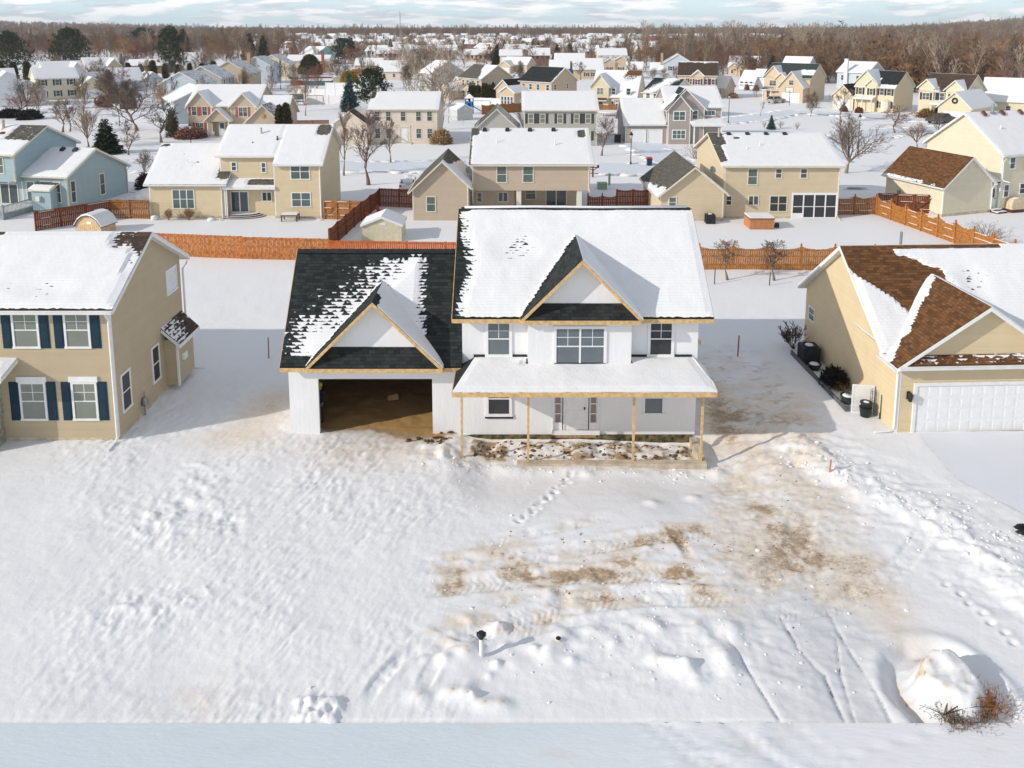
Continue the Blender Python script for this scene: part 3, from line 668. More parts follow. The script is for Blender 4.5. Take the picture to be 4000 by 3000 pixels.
# ---------------------------------------------------------------- second row: houses whose backs face the building site
def wins(h, rows, **kw):
    for r in rows: h.win(*r[:6], **{**dict(n=r[6] if len(r) > 6 else 1), **kw, **(r[7] if len(r) > 7 else {})})
def row_two():
    h = House('beige_house', 'beige house with a low wing and curved back steps behind the orange fence', 'house', (-33, 71, 0), 0, S_BEIGE, M_TRIM, RF_GREY, .14, .3)
    h.wing(0, 6.9, 0, 8.5, 6.22, .72, 'x', pr=4.0, oh=.3, rk=(.35,.25), z0=.25, cov={'F': both(patch(.86,1.2,.12,.55), patch(.03,.12,.9,.97,.03), lambda s,t,u,v: 1.5-.5*np.exp(-((s-.5)/.2)**2-((t-.55)/.25)**2))})
    A = {'F': FULL}
    h.wing(6.2, 11.4, 1, 8.2, 7.97, .615, 'x', pr=4.6, rk=(.3,0), cov=A, walls='FBL')
    h.wing(11.4, 15.6, 0, 8.2, 7.97, .615, 'x', pr=4.6, rk=(0,.35), z0=.25, cov={'F': both(patch(.70,.98,.72,.99), FULL)}); h.face('L', 11.4, [(0,.25),(1,.25),(1,5.7),(0,5.2)])
    h.skirt(0, 6.9, 0, 8, .25); h.skirt(11.4, 15.6, 0, 8, .25)
    h.shed(6.7, 11.5, -.15, 1, 2.95, 3.55, patch(.45,1.2,.25,.9)); h.T.box(6.95, 7.05, -.0, .1, 0, 2.8)
    wins(h, [('F',0,2.05,4.1,.88,2.72,3), ('F',0,12.9,14.7,3.6,5.1,2), ('F',0,12.9,14.7,1.05,2.45,2)], gl=M_TEALG)
    wins(h, [('F',1,9.95,10.45,4.05,5.05,1), ('F',1,7.2,7.75,4.2,5.1,1,)], gl=M_GLASS); wins(h, [('F',1,9.9,10.85,1.35,2.3,2)], rail=False, gl=M_GLASSD)
    h.slider('F', 1, 6.95+.05, 8.7, .32, 2.35)
    st = MB(); 
    for i, (r, z) in enumerate(((1.9,.08),(1.65,.2),(1.4,.32))):
        pts = [(8.0+r*1.15*cos(a), 1-r*.72*sin(a)) for a in np.linspace(0, pi, 15)]
        k = len(st.v); st.v += [(x,y,z-.12) for x,y in pts]+[(x,y,z) for x,y in pts]
        for j in range(14): st.f.append((k+j,k+j+1,k+15+j+1,k+15+j)); st.m.append(0)
        st.f.append(tuple(k+15+j for j in range(15))); st.m.append(1)
    st.build('back_steps', [mat('dark_edge',(.10,.085,.07),.8), M_SNOW], h.root)
    h.pipe(9.4, 3.3, 7.25, .7, .09, M_CONC); h.pipe(11.1,2.6,6.9,.35,.07,mat('rusty_vent',(.16,.06,.04),.7)); h.pipe(8.9,2.2,6.6,.15,.07,M_DKMET); h.downspout(15.6,-.02,0,5.0,(0,-1)); h.downspout(6.6,0,0,3.0,(0,-1))
    h.finish()
    h = House('pinkish_tan_house', 'pinkish tan house with a jutting upper storey above a recessed patio', 'house', (-8.95, 70.2, 0), 0, S_PTAN, M_CREAMTRIM, RF_GREY, .14, .3)
    h.wing(0, 5.0, 0, 7, 5.42, .95, 'y', pr=2.7, oh=.3, rk=(.35,0), cov={'L': lambda s,t,u,v: -.8+1.7*smooth(.35,0,t)*smooth(.5,.2,s), 'R': lambda s,t,u,v: 1.5-2.4*smooth(.78,.9,t+.3*s)*smooth(.05,.2,s)-1.6*smooth(.9,1,s)})
    h.wing(5.3, 16.1, 1.8, 12.6, 7.37, .455, 'x', pr=7.2, rk=(.3,.35), z0=2.45, cov={'F': both(patch(-.1,.07,.8,1.2,.03), lambda s,t,u,v: 1.6-2.2*(1-smooth(.012,.03,s)), patch(.9,.965,.72,.93,.02))}, walls='FBLR')
    h.W.box(5.3, 16.1, 1.8, 12, 2.38, 2.45)
    for f, c, p in (('F',3.4,[(5.3,0),(9.2,0),(9.2,2.4),(5.3,2.4)]), ('R',9.2,[(3.4,0),(5.6,0),(5.6,2.4),(3.4,2.4)]), ('F',5.6,[(9.2,0),(15.4,0),(15.4,2.4),(9.2,2.4)]), ('R',15.4,[(5.6,0),(12,0),(12,2.4),(5.6,2.4)])): h.face(f, c, p)
    for a, b in ((9.35,9.8),(14.95,15.4)): h.T.box(a, b, 1.9, 2.3, 0, 2.38)
    wins(h, [('F',0,1.2,2.1,.78,2.25,1,dict(gl=M_TEALG)), ('F',1.8,7.5,8.5,3.1,4.7,1,dict(gl=M_TEALG)), ('F',1.8,9.9,10.95,3.1,4.7,1,dict(gl=M_TEALG)), ('F',3.4,5.6,6.15,.9,1.9,1), ('F',3.4,7.6,8.6,.95,1.95,2,dict(rail=False)), ('F',5.6,10.2,11.3,.7,2.0,1)])
    h.slider('F', 5.6, 12.2, 14.3, .05, 2.2)
    for x in (6.3, 8.5, 10.7, 13.0): h.boxvent(x, 6.7, 7.36, .455)
    h.pipe(7.5, 4.7, 6.4, .55, .05); h.pipe(13.0, 4.3, 6.2, .6, .05); h.downspout(16.0, 1.78, 2.4, 4.7, (0,-1)); h.pipe(5.9,6.8,7.2,.7,.1,M_GREYMET)
    dish(h, 4.85, 2.2, 3.7)
    h.finish()
    h = House('buff_house', 'buff house with a screened porch and a grey roofed wing by the hot tub', 'house', (13.3, 70, 0), 0, S_BUFF, M_CREAMTRIM, RF_GREY, .14, .3)
    h.wing(0, 5.7, 0, 9, 4.9, .82, 'y', pr=3.0, oh=.35, rk=(.35,0), z0=.2, cov={'L': lambda s,t,u,v: 1.5-2.4*smooth(.1,.35,t+.35*(1-s)-.12*vn(u*2,v*2,3))*smooth(-.1,.1,.92-s*.2)+1.1*smooth(.25,.0,abs(s-.45)+t*.9), 'R': lambda s,t,u,v: 1.5-2.2*smooth(.75,.9,t)*smooth(.4,.1,s)-.9*smooth(.4,.1,abs(s-.5)+.6*abs(t-.3))})
    h.wing(6.0, 16.4, 1, 12, 7.05, .385, 'x', pr=6.5, rk=(.35,.4), z0=.2, cov={'F': both(patch(-.1,.115,.62,1.2,.04), patch(-.1,.06,.1,.6,.03), patch(.2,.26,.8,.86,.02))})
    h.skirt(0, 5.7, 0, 9, .2); h.skirt(6, 16.4, 1, 12, .2)
    wins(h, [('F',0,.75,1.5,1.2,2.25,1,dict(gl=M_TEALG)), ('F',1,8.05,9.0,3.1,4.65,1,dict(gl=M_TEALG)), ('F',1,10.55,11.2,3.7,4.65,1), ('F',1,12.8,13.5,3.7,4.65,1), ('F',1,6.15,6.75,1.2,2.15,1,dict(gl=M_GLASSD)), ('F',1,8.2,9.2,1.2,2.15,2,dict(rail=False)), ('F',1,10.15,11.8,.6,2.15,2,dict(gl=M_GLASSD))])
    b = MB(); b.fbox('F',1,12.2,16.3,0,.1,2.2,2.4); b.fbox('F',1,12.2,16.3,0,.1,.0,.12); p = MB()
    for i in range(5): b.fbox('F',1,12.2+i*1.0,12.3+i*1.0,0,.09,.12,2.2)
    for i in range(4): p.fbox('F',1,12.3+i*1.0,13.2+i*1.0,.012,.03,.12,2.2); b.fbox('F',1,12.3+i*1.0,13.2+i*1.0,0,.07,1.08,1.14)
    o = b.build('screened_porch', M_WHITE, h.root); p.build('screen', M_GLASSD, o); b = MB(); b.fbox('F',1,12.3,13.2,.0,.08,.12,.5); b.build('porch_door', M_WHITE, o)
    for x in (7.6, 9.4, 11.2, 13.0): h.boxvent(x, 6.1, 7.05, .4)
    h.pipe(6.6,5.9,6.9,.8,.1,M_CONC); h.pipe(8.6,3.4,5.9,.4,.05); h.pipe(10.0,4.0,6.1,.5,.05); h.downspout(5.8,.9,0,3.1,(0,-1)); h.downspout(16.35,.98,0,4.7,(0,-1)); dish(h, 4.7, .9, 4.0)
    h.finish()
    # blue house at the left edge
    h = House('blue_house', 'blue grey house with a deck railing and snowy roofs', 'house', (-42.04, 73.85, 0), -10, S_BLUE, M_CREAMTRIM, RF_GREY, .14, .3)
    h.wing(-4.9, 0, 0, 8.7, 5.37, .5, 'x', pr=3.9, rk=(0,.35), cov={'F': FULL, 'B': both(patch(.0,.2,.6,.95,.05))})
    h.wing(-15, -4.6, -1, 7.3, 7.62, .5, 'x', pr=3.1, rk=(.3,.35), z0=2.9, cov={'F': patch(.72,1.2,.45,1.2,.05,-.1)})
    h.W.box(-15, -4.6, -1, 7.3, 2.82, 2.9); h.face('F', 0, [(-15,0),(-4.9,0),(-4.9,2.85),(-15,2.85)]); h.face('R', -4.9, [(0,0),(7,0),(7,2.85),(0,2.85)], 0)
    wins(h, [('F',0,-1.5,-.68,.75,2.8,1,dict(gl=M_GLASS)), ('R',0,.35,1.05,.65,2.85,1), ('R',0,4.4,5.2,.6,2.8,1), ('F',-1,-6.6,-5.7,3.6,5.2,1,dict(gl=M_TEALG)), ('F',0,-4.4,-3.5,.75,2.8,1,dict(gl=M_TEALG))])
    h.slider('F', 0, -7.3, -5.3, .45, 2.5)
    h.W.box(-3.05, -1.05, -1.0, 0, .2, 2.25); h.slope((-3.2,-1.2,2.3),(-.9,-1.2,2.3),(-.9,0,2.75),(-3.2,0,2.75), patch(-1,2,.6,1.5)); h.fascia((-3.2,-1.2,2.3),(-.9,-1.2,2.3),.2); h.fascia((-3.2,-1.2,2.3),(-3.2,0,2.75),.2,(-1,0)); h.fascia((-.9,-1.2,2.3),(-.9,0,2.75),.2,(1,0))
    v = MB(); v.box(-2.45,-2.05,-1.25,-1.0,1.15,1.6); v.build('fireplace_vent', M_CREAMTRIM, h.root)
    for x in (-2.9,-1.5): h.boxvent(x, 3.3, 5.35, .5)
    h.pipe(-8.5, 2.4, 7.4, .9, .14, M_CONC); h.pipe(-8.0,1.8,7.1,.1,.2,mat('rusty_vent',(.16,.06,.04),.7)); h.downspout(.02,-.02,0,3.2,(0,-1)); h.downspout(.02,8.6,0,2.8,(1,0)); h.downspout(-4.6,-1.0,2.9,5.3,(0,-1))
    # back deck
    d = MB(); d.box(-14, -3.3, -4.2, -.02, .38, .45); d.box(-14, -3.35, -4.2, -4.12, -.2, .38); d.box(-3.38,-3.3,-4.2,-.02,-.2,.38)
    o = d.build('deck', mat('deck_wood', (.30,.33,.34), .8, .15), h.root); r = MB()
    for i in range(72): r.box(-14+i*.15, -13.96+i*.15, -4.16, -4.12, .5, 1.2)
    for i in range(27): r.box(-3.36, -3.32, -4.1+i*.15, -4.06+i*.15, .5, 1.2)
    r.box(-14,-3.3,-4.18,-4.1,1.2,1.28); r.box(-3.38,-3.3,-4.1,-.02,1.2,1.28); r.box(-3.42,-3.28,-4.22,-4.08,0,1.4); r.box(-8.1,-7.96,-4.22,-4.08,0,1.4)
    r.build('deck_railing', mat('deck_wood', (.30,.33,.34)), o)
    s = MB(); s.box(-13.9,-3.5,-4.05,-.05,.45,.55); s.build('deck_snow', M_SNOW, o)
    h.finish()
    # cream house with the brown roofed garage
    h = House('cream_house', 'tall cream house with snowy roof and a brown roofed garage', 'house', (39.56, 71.52, 0), 18.6, S_CREAM, M_TRIM, RF_BROWN, .14, .3)
    h.wing(0, 5.8, 0, 6.9, 5.35, .83, 'y', pr=2.95, oh=.3, rk=(.3,.3), z0=.28, cov={'L': lambda s,t,u,v: -.9+2.2*smooth(.12,.04,t)*smooth(.55,.75,1-s*.6+.2*vn(u*2,v*0,3)), 'R': FULL})
    h.skirt(0, 5.8, 0, 6.9, .28); h.skirt(5.8, 20, .35, 8, .28)
    h.wing(6.9, 20, 0, 8.8, 8.87, .75, 'x', pr=4.4, rk=(.35,.3), z0=.28, cov={'F': FULL}, oh=.3)
    h.W.box(5.8, 6.9, .35, 4.5, .28, 2.7); h.slope((5.75,.0,2.95),(7.2,.0,2.95),(7.2,3,4.1),(5.75,3,4.1), FULL)
    h.door('F', .35, 5.98, 6.78, .3, 2.35, M_WHITE, True)
    wins(h, [('F',0,7.3,8.0,1.3,2.6,1), ('F',0,7.75,8.5,4.0,5.2,1), ('F',0,9.3,10.4,1.5,2.6,1,dict(gl=M_GLASSD)), ('F',0,9.6,10.4,4.0,5.2,1)])
    for x in (8.6, 11, 13.4): h.boxvent(x, 3.9, 8.85, .75, mat('rusty_vent',(.16,.06,.04),.7))
    h.pipe(9.9, 4.1, 8.9, .9, .14, M_GREYMET); h.pipe(9.0, 2.3, 7.4, .5, .06); h.downspout(5.8,-.02,.1,2.8,(0,-1)); h.downspout(6.92,-.02,2.9,5.2,(0,-1))
    s = MB(); s.box(5.9,6.9,-.4,.3,-.1,.3); s.box(5.9,7.1,-.75,-.4,-.1,.14); s.build('door_steps', mat('maroon_step',(.10,.03,.035),.7), h.root); s = MB(); s.box(5.92,6.88,-.38,.28,.3,.36); s.box(5.92,7.08,-.73,-.42,.14,.2); s.build('step_snow', M_SNOW, h.root)
    m = MB(); m.box(-.16,-.02,5.0,5.3,.9,1.5); m.tube([(-.1,5.15,.0),(-.1,5.15,.9)],.04,6); m.build('electric_meter', M_GREYMET, h.root)
    dish(h, 4.9, 1.6, 3.9); dish(h, 5.2, 2.6, 4.0)
    h.finish()
def dish(h, x, y, z):
    d = MB(); d.tube([(x,y,z-.3),(x,y,z+.25),(x+.05,y-.1,z+.45)], .025, 6)
    pts = []; k = len(d.v); c = np.array((x+.08,y-.2,z+.55)); ax = np.array((.45,-.8,.4)); ax /= np.linalg.norm(ax); a = np.cross(ax,(0,0,1)); a /= np.linalg.norm(a); b = np.cross(ax,a)
    for r, o in ((.0,0),(.18,.02),(.34,.08)):
        for j in range(12): t = 2*pi*j/12; d.v.append(tuple(c+ax*o+r*(cos(t)*a+sin(t)*b)))
    for i in range(2):
        for j in range(12): d.f.append((k+i*12+j,k+i*12+(j+1)%12,k+(i+1)*12+(j+1)%12,k+(i+1)*12+j)); d.m.append(0)
    d.tube([c-ax*.05, c+ax*.4], .015, 5)
    d.build('satellite_dish', M_GREYMET, h.root)
row_two()

# ---------------------------------------------------------------- third row, across the street
def colonial(h, w, z0a, z1a, z0b, z1b, xs, gl, shut=None, grid=True, door=None):
    for i, x in enumerate(xs):
        h.win('F', 0, x, x+.85, z0a, z1a, 1, grid, True, gl, shut=shut)
        if door is None or abs(x-door) > 1.4: h.win('F', 0, x, x+.85, z0b, z1b, 1, grid, True, gl, shut=shut)
def row_three():
    h = House('gabled_tan_house', 'tan house with dusty red shutters and two front gables above a small portico', 'house', (-51.9, 126.9, 0), 0, S_PTAN, M_CREAMTRIM, RF_GREY, .2, .5)
    h.wing(0, 11, 0, 10, 7.8, .58, 'x', pr=5, cov={'F': FULL})
    h.wing(.1, 3.95, -.4, 4.2, 7.1, 1.15, 'y', rk=(.3,0), cov={'L': FULL}); h.wing(7.0, 10.95, -.4, 4.2, 6.8, 1.0, 'y', rk=(.3,0))
    h.wing(3.5, 7.1, -1.8, 1.5, 4.5, .95, 'y', rk=(.3,0), z0=2.5, walls='FLR'); 
    for x in (3.6, 6.9): 
        b = MB(); b.box(x,x+.15,-1.75,-1.6,0,2.5); b.build('porch_post', M_TRIM, h.root)
    r = MB(); r.box(3.7,4.7,-1.72,-1.66,.8,.9); r.box(5.9,6.9,-1.72,-1.66,.8,.9)
    for i in range(7): r.box(3.75+i*.15,3.8+i*.15,-1.71,-1.67,0,.8); r.box(5.9+i*.15,5.95+i*.15,-1.71,-1.67,0,.8)
    r.build('porch_railing', M_TRIM, h.root)
    wins(h, [('F',-.4,.7,1.6,3.3,4.8,1), ('F',-.4,2.4,3.3,3.3,4.8,1), ('F',-.4,8.2,9.7,3.1,4.7,2), ('F',-.4,1.2,2.6,.7,2.2,2)], shut=M_PINK, grid=True)
    h.door('F', 0, 4.9, 5.8, .1, 2.2, M_WHITE, True)
    h.wing(11, 15.8, -1, 6, 6.2, .78, 'x', pr=2.5, rk=(0,.4), cov={'F': FULL}); h.wing(10.3, 15.7, -3.2, 2.5, 5.2, .95, 'y', rk=(.35,0), cov={'R': lambda s,t,u,v: .45+0*s})
    h.garage_door('F', -3.2, 11, 15, .02, 2.1, 4, 8); wd = MB(); wd.blob((13.0,-3.3,3.6),(.35,.06,.35),10,6,.2); wd.build('door_ornament', mat('straw',(.5,.28,.1),.9), h.root)
    h.finish()
    h = House('long_blue_house', 'long pale blue gabled house mostly hidden behind the tan gabled house', 'house', (-60.5, 142, 0), 32, S_LTBLUE, M_TRIM, RF_GREY, 0, .8)
    h.wing(0, 10, 0, 12, 6.4, .45, 'y'); h.finish()
    h = House('ivory_colonial', 'ivory colonial house with five upper windows and a brown roofed garage', 'house', (-21.2, 118.3, 0), 0, S_IVORY, M_CREAMTRIM, RF_DBROWN, .2, .5)
    h.wing(0, 10, 0, 9, 7.35, .46, 'x', pr=4.6, cov={'F': both(patch(-.02,.055,.55,1.3,.03))})
    colonial(h, 10, 3.35, 4.85, .75, 2.3, (.65,2.3,4.5,6.8,8.45), M_GLASS, None, True, 4.9)
    h.door('F', 0, 4.6, 5.5, .15, 2.3, M_WHITE); b = MB(); b.fbox('F',0,4.1,4.42,0,.06,.15,2.4); b.fbox('F',0,5.66,5.98,0,.06,.15,2.4); b.fbox('F',0,4.1,5.98,0,.1,2.45,2.75); b.box(3.9,6.2,-1,0,-.2,.12); b.build('door_surround', M_CREAMTRIM, h.root)
    h.wing(-5.3, -.02, -2, 5, 5.0, .73, 'y', rk=(.35,.2), cov={'R': lambda s,t,u,v: -1+2.4*smooth(.35,.6,s), 'L': FULL}); h.pipe(.5,4.4,7.3,.6,.12,M_CONC); h.finish()
    h = House('shuttered_grey_house', 'grey house with slate shutters beside each upper window and a low garage', 'house', (1.75, 116, 0), 0, S_GREY, M_CREAMTRIM, RF_GREY, .2, .5)
    h.wing(0, 10.7, 0, 9, 7.6, .5, 'x', pr=4.5)
    for x in (.6, 2.3, 4.9, 7.3, 9.0): h.win('F', 0, x, x+.85, 3.3, 4.75, 1, False, True, M_BLIND, shut=M_DGREY); h.win('F', 0, x, x+.85, .8, 2.2, 1, False, True, M_BLIND, shut=M_DGREY)
    h.wing(-7.1, -.9, 0, 8, 5.4, .92, 'y', cov={'L': lambda s,t,u,v: -.5+.9*smooth(.4,.1,t), 'R': lambda s,t,u,v: .6+0*s}); h.garage_door('F', 0, -6.4, -1.6, .02, 2.1, 4, 8); h.finish()
    h = House('taupe_house', 'taupe house with two white garage doors and a gabled entry tower', 'house', (17, 118.1, 0), 0, S_TAUPE, M_TRIM, RF_BLACK, .2, .4)
    h.wing(0, 6.2, 0, 9, 6.35, .74, 'x', pr=4.5, rk=(.35,.1), cov={'F': lambda s,t,u,v: 1.6-2.6*smooth(.93,.97,s-.06*t)})
    h.wing(6.3, 14.4, .6, 10, 8.15, .53, 'x', pr=5.5, rk=(.3,.35), cov={'F': FULL})
    h.wing(6.0, 11.7, .05, 5, 8.1, .98, 'y', rk=(.35,0), cov={'L': lambda s,t,u,v: 1.5-2.6*smooth(.35,.6,t)*smooth(.9,.6,s)-1.5*smooth(.75,.95,s), 'R': FULL}, walls='F')
    h.wing(6.2, 9.5, -.6, 3, 7.2, 1.15, 'y', rk=(.35,0), cov={'L': lambda s,t,u,v: 1.3-2.4*smooth(.4,.7,s), 'R': FULL})
    h.shed(9.55, 14.5, -1.8, .6, 3.05, 3.8, FULL, posts=(9.9, 13.9))
    h.garage_door('F', 0, .95, 2.95, .02, 2.05, 4, 4); h.garage_door('F', 0, 3.4, 5.4, .02, 2.05, 4, 4)
    wins(h, [('F',-.6,6.9,8.8,3.5,5.0,2), ('F',-.6,6.8,8.9,.75,2.2,3), ('F',.05,9.8,10.8,3.6,5.1,1)], gl=M_TEALG, cas=.14); wins(h, [('F',.6,11.7,13.5,4.1,5.0,3)], grid=True, rail=False, cas=.14)
    d = h.door('F', .6, 9.9, 10.9, .1, 2.2, M_WHITE); wr = MB(); 
    for i in range(12): a = i*pi/6; wr.blob((10.4+.25*cos(a), .5, 1.7+.25*sin(a)), (.1,.06,.1), 6, 4, .2)
    wr.build('wreath', mat('wreath_green',(.02,.035,.02),.9), d)
    h.finish()
row_three()

# ---------------------------------------------------------------- houses further back
def std(name, label, loc, yaw, w, d, wall, roof, zr=8.0, pitch=.58, cov=None, shut=None, gable=None, garage=None, xs=None, one=False, trim=None, porch=None, gl=None, side=None, chim=None, step=.8, pr=None, covg=None, lap=0):
    h = House(name, label, 'house', loc, yaw, wall, trim or M_TRIM, roof, lap, step)
    h.wing(0, w, 0, d, zr, pitch, 'x', pr=pr, cov={'F': cov} if cov else {})
    zs = ((3.45,4.85),(.8,2.2)) if not one else ((.9,2.2),)
    for k, (a, b) in enumerate(zs):
        for x in (xs or [w*(i+.5)/3-.5 for i in range(3)]): 
            if not (porch and k == len(zs)-1 and False): h.win('F', 0, x, x+.95, a, b, 1, False, True, gl or M_GLASS, shut=shut)
    for g in (gable or []):
        x0, x1, gz, gy, gp = g; h.wing(x0, x1, -gy, d*.45, gz, gp, 'y', rk=(.35,0), cov=covg or {})
        if gy > 1.5: h.garage_door('F', -gy, x0+.7, x1-.7, .02, 2.1, 4, 8)
        else: h.win('F', -gy, (x0+x1)/2-.7, (x0+x1)/2+.7, 3.4 if not one else .9, 4.8 if not one else 2.2, 2, False, True, gl or M_GLASS, shut=shut)
    if garage:
        x0, x1, gz, gy0, gy1, ax, gp = garage; h.wing(x0, x1, gy0, gy1, gz, gp, ax, cov=covg or {}); h.garage_door('F', gy0, x0+.6, x1-.6, .02, 2.1, 4, 8)
    if porch: h.shed(porch[0], porch[1], -1.8, 0, 2.75, 3.2, FULL, posts=(porch[0]+.3, (porch[0]+porch[1])/2, porch[1]-.3)); h.door('F', 0, porch[1]-1.5, porch[1]-.6, .1, 2.2, mat('red_door',(.12,.02,.02),.5))
    for s in (side or []): h.win(*s, gl=gl or M_GLASS)
    if chim:
        x, y, ch, m = chim; c = MB(); c.box(x-.45,x+.45,y-.35,y+.35,0 if y < 0 or x < 0 or x > w else zr-2,ch); c.box(x-.5,x+.5,y-.4,y+.4,ch,ch+.12); c.build('chimney', m, h.root)
    return h
M_BRICK = mat('brick', (.30,.13,.09), .9, .3, 8); M_TANBRICK = mat('tan_brick', (.42,.30,.19), .9, .3, 8)
def back_rows():
    f = []
    f.append(std('grey_roofed_house', 'tan house under a half bare dark grey roof beside pointed evergreens', (-12.8,193.4,0), -50, 8.8, 9.5, S_PTAN, RF_GREY, 8.2, .6, lambda s,t,u,v: -.8+2.2*smooth(.0,.12,s*.75+t*.35-.62+.12*(vn(u*.6,v*.6,3)-.5)), side=[('R',8.8,3,3.9,2.6,4.6)], garage=(-4.5,0,5.2,1,7,'y',.9), xs=(1.2,3,5,7)))
    h = f[-1]; h.wing(-3.5, 1.5, -4.2, .0, 3.9, .6, 'y', z0=0); wins(h, [('F',-4.2,-3.1,-2.2,.8,2.1),('F',-4.2,-1.6,-.7,.8,2.1),('F',-4.2,0,.9,.8,2.1)])
    f.append(std('bare_roofed_house', 'tan house with a clear black roof and a lower gabled wing', (1.8,179.6,0), -40, 8.9, 9.5, S_PTAN, RF_BLACK, 8.3, .6, lambda s,t,u,v: -1+2.2*smooth(.97,1,s), xs=(.6,2.6,4.7,7.4), side=[('R',8.9,.8,1.8,3.6,4.9),('R',8.9,5.5,6.2,3.6,4.9)], garage=None))
    h = f[-1]; h.wing(-4.2, .3, -3.4, 4, 5.6, .85, 'y', cov={'R': NONE}); h.win('F',-3.4,-3,-1.6,.8,2.3,2); h.wing(-1.2, 2.8, -5.4, 0, 4.4, .6, 'y'); 
    for i in range(4): h.win('F',-5.4,-1+i*.9,-.2+i*.9,.3,2.2,1)
    f.append(std('light_yellow_house', 'light yellow house with a steep snowy roof and tall arched wall of windows', (16.6,165.9,0), -18, 9.3, 10, S_LTYEL, RF_BROWN, 8.1, .86, both(patch(.55,.95,.55,.95,.15,.5), patch(.72,1.2,.80,1.2,.05), patch(-.1,.25,.0,.1,.05)), xs=(), pr=5.8))
    h = f[-1]; h.wing(0, 3.7, -.5, 6, 7.6, 1.25, 'y', rk=(.35,0), cov={'L': NONE}); wins(h, [('F',-.5,1.2,2.6,3.4,4.9,2,dict(gl=M_BLIND)),('F',-.5,.6,2.6,.4,2,2),('F',0,4.6,7.4,.4,1.7,3),('F',0,4.6,7.4,1.9,2.4,3,dict(rail=False))]); h.shed(.1,3.4,-1.3,-.5,2.4,2.8,NONE)
    f.append(std('hip_roofed_house', 'cream house with streaky dark grey roof behind the taupe house', (25.4,153.9,0), -40, 6, 9.5, S_IVORY, RF_BLACK, 7.3, .5, lambda s,t,u,v: .45+1.2*np.sin(s*7-t*3)*.6, xs=(.6,2.2,3.8)))
    f.append(std('brown_roofed_house', 'cream house with maroon shutters under a brown roof edged with snow', (40.7,195,0), -14, 9, 9.5, S_PEACH, RF_DBROWN, 8.7, .62, lambda s,t,u,v: -1+2.3*smooth(.86,.93,t+.06*vn(u,v*0,2)), shut=M_MAROON, xs=(.8,2.7,6.0,7.8), gable=[(3.2,6.0,6.9,.4,.85)]))
    f.append(std('snowy_garage', 'small tan garage with a snowy roof and half round gable vent', (48.6,200.6,0), -35, 5.2, 7, S_PEACH, RF_GREY, 5.0, .75, None, one=True, xs=()))
    h = f[-1]; h.garage_door('F',0,.6,4.6,.02,2.1)
    f.append(std('gable_front_house', 'yellow tan house with a rust coloured garage door and white porch columns', (77.5,286,0), -20, 10.5, 9, S_PEACH, RF_GREY, 6.9, .8, None, one=True, xs=(.8,), gable=None, trim=M_CREAMTRIM))
    h = f[-1]; h.wing(3.2, 10.2, -2, 5, 7.2, 1.05, 'y', rk=(.4,0)); h.garage_door('F',-2,4.2,9.3,.02,2.2,4,8,mat('rust_door',(.28,.08,.03),.6)); h.win('F',-2,5.4,8.0,4,5.6,3); h.wing(.6,3.0,-2.4,.5,4.6,.9,'y',z0=2.6,walls='F')
    for x in (.7,2.8): b = MB(); b.box(x,x+.2,-2.3,-2.1,0,2.6); b.build('porch_column', M_TRIM, h.root)
    f.append(std('white_garage_house', 'low white house whose gabled garage end shows two brown shrubs', (64.2,225,0), -33, 4, 10, S_WHITE, RF_GREY, 5.0, .7, None, one=True, xs=())); f[-1].root['category'] = 'house'
    h = f[-1]; h.wing(3.2, 9, 3, 9, 5.4, .6, 'x')
    f.append(std('orange_tan_house', 'large orange tan house with three front gables and a white garage door', (60.6,191.5,0), -40, 11, 10, S_PEACH, RF_GREEN, 8.6, .6, lambda s,t,u,v: -.9+2.2*smooth(.62,.72,s)*smooth(.5,.35,abs(t-.4)*2), trim=M_CREAMTRIM, xs=(), covg={'R': FULL}))
    h = f[-1]; h.wing(.2, 4.4, -.3, 5, 8.1, 1.1, 'y', rk=(.35,0)); h.wing(3.2,5.6,-.8,4,6.6,1.0,'y',rk=(.35,0)); h.wing(5.0,10.6,-3.2,5,7.1,1.2,'y',rk=(.4,0)); h.garage_door('F',-3.2,5.8,9.8,.02,2.15); wins(h, [('F',-.3,1.4,3.2,3.4,4.8,2),('F',-3.2,7.2,8.4,4,5.2,1),('F',-.8,4,4.8,3.2,4.4,1)], grid=True); h.shed(.2,5.0,-1.9,-.3,2.7,3.2,lambda s,t,u,v:.2+.8*s,posts=(.5,2.5,4.6)); wins(h,[('F',-.3,.8,1.7,.6,2.2),('F',-.3,3,3.9,.6,2.2)])
    f.append(std('white_chimney_house', 'pale grey house with a tall white chimney on its end wall', (86,211,0), -47, 8, 10, S_LTBLUE, RF_GREY, 8.2, .5, None, xs=(1,5), chim=(2.5,-.4,9.0,mat('white_chimney',(.7,.71,.73),.7)), side=[('R',8,2,3,3.4,4.6)]))
    f.append(std('cream_porch_house', 'cream house with dark shutters and a full width porch facing the street', (72.2,167,0), -47, 7.8, 10, S_LTYEL, RF_BLACK, 8.1, .6, lambda s,t,u,v: 1.5-2.5*smooth(.52,.62,s+.25*t-.1*vn(u,v,3))*smooth(.1,.3,t), shut=M_DKSH, trim=M_CREAMTRIM, xs=(.7,2.2,4.9,6.3), porch=(-.1,4.3), side=None))
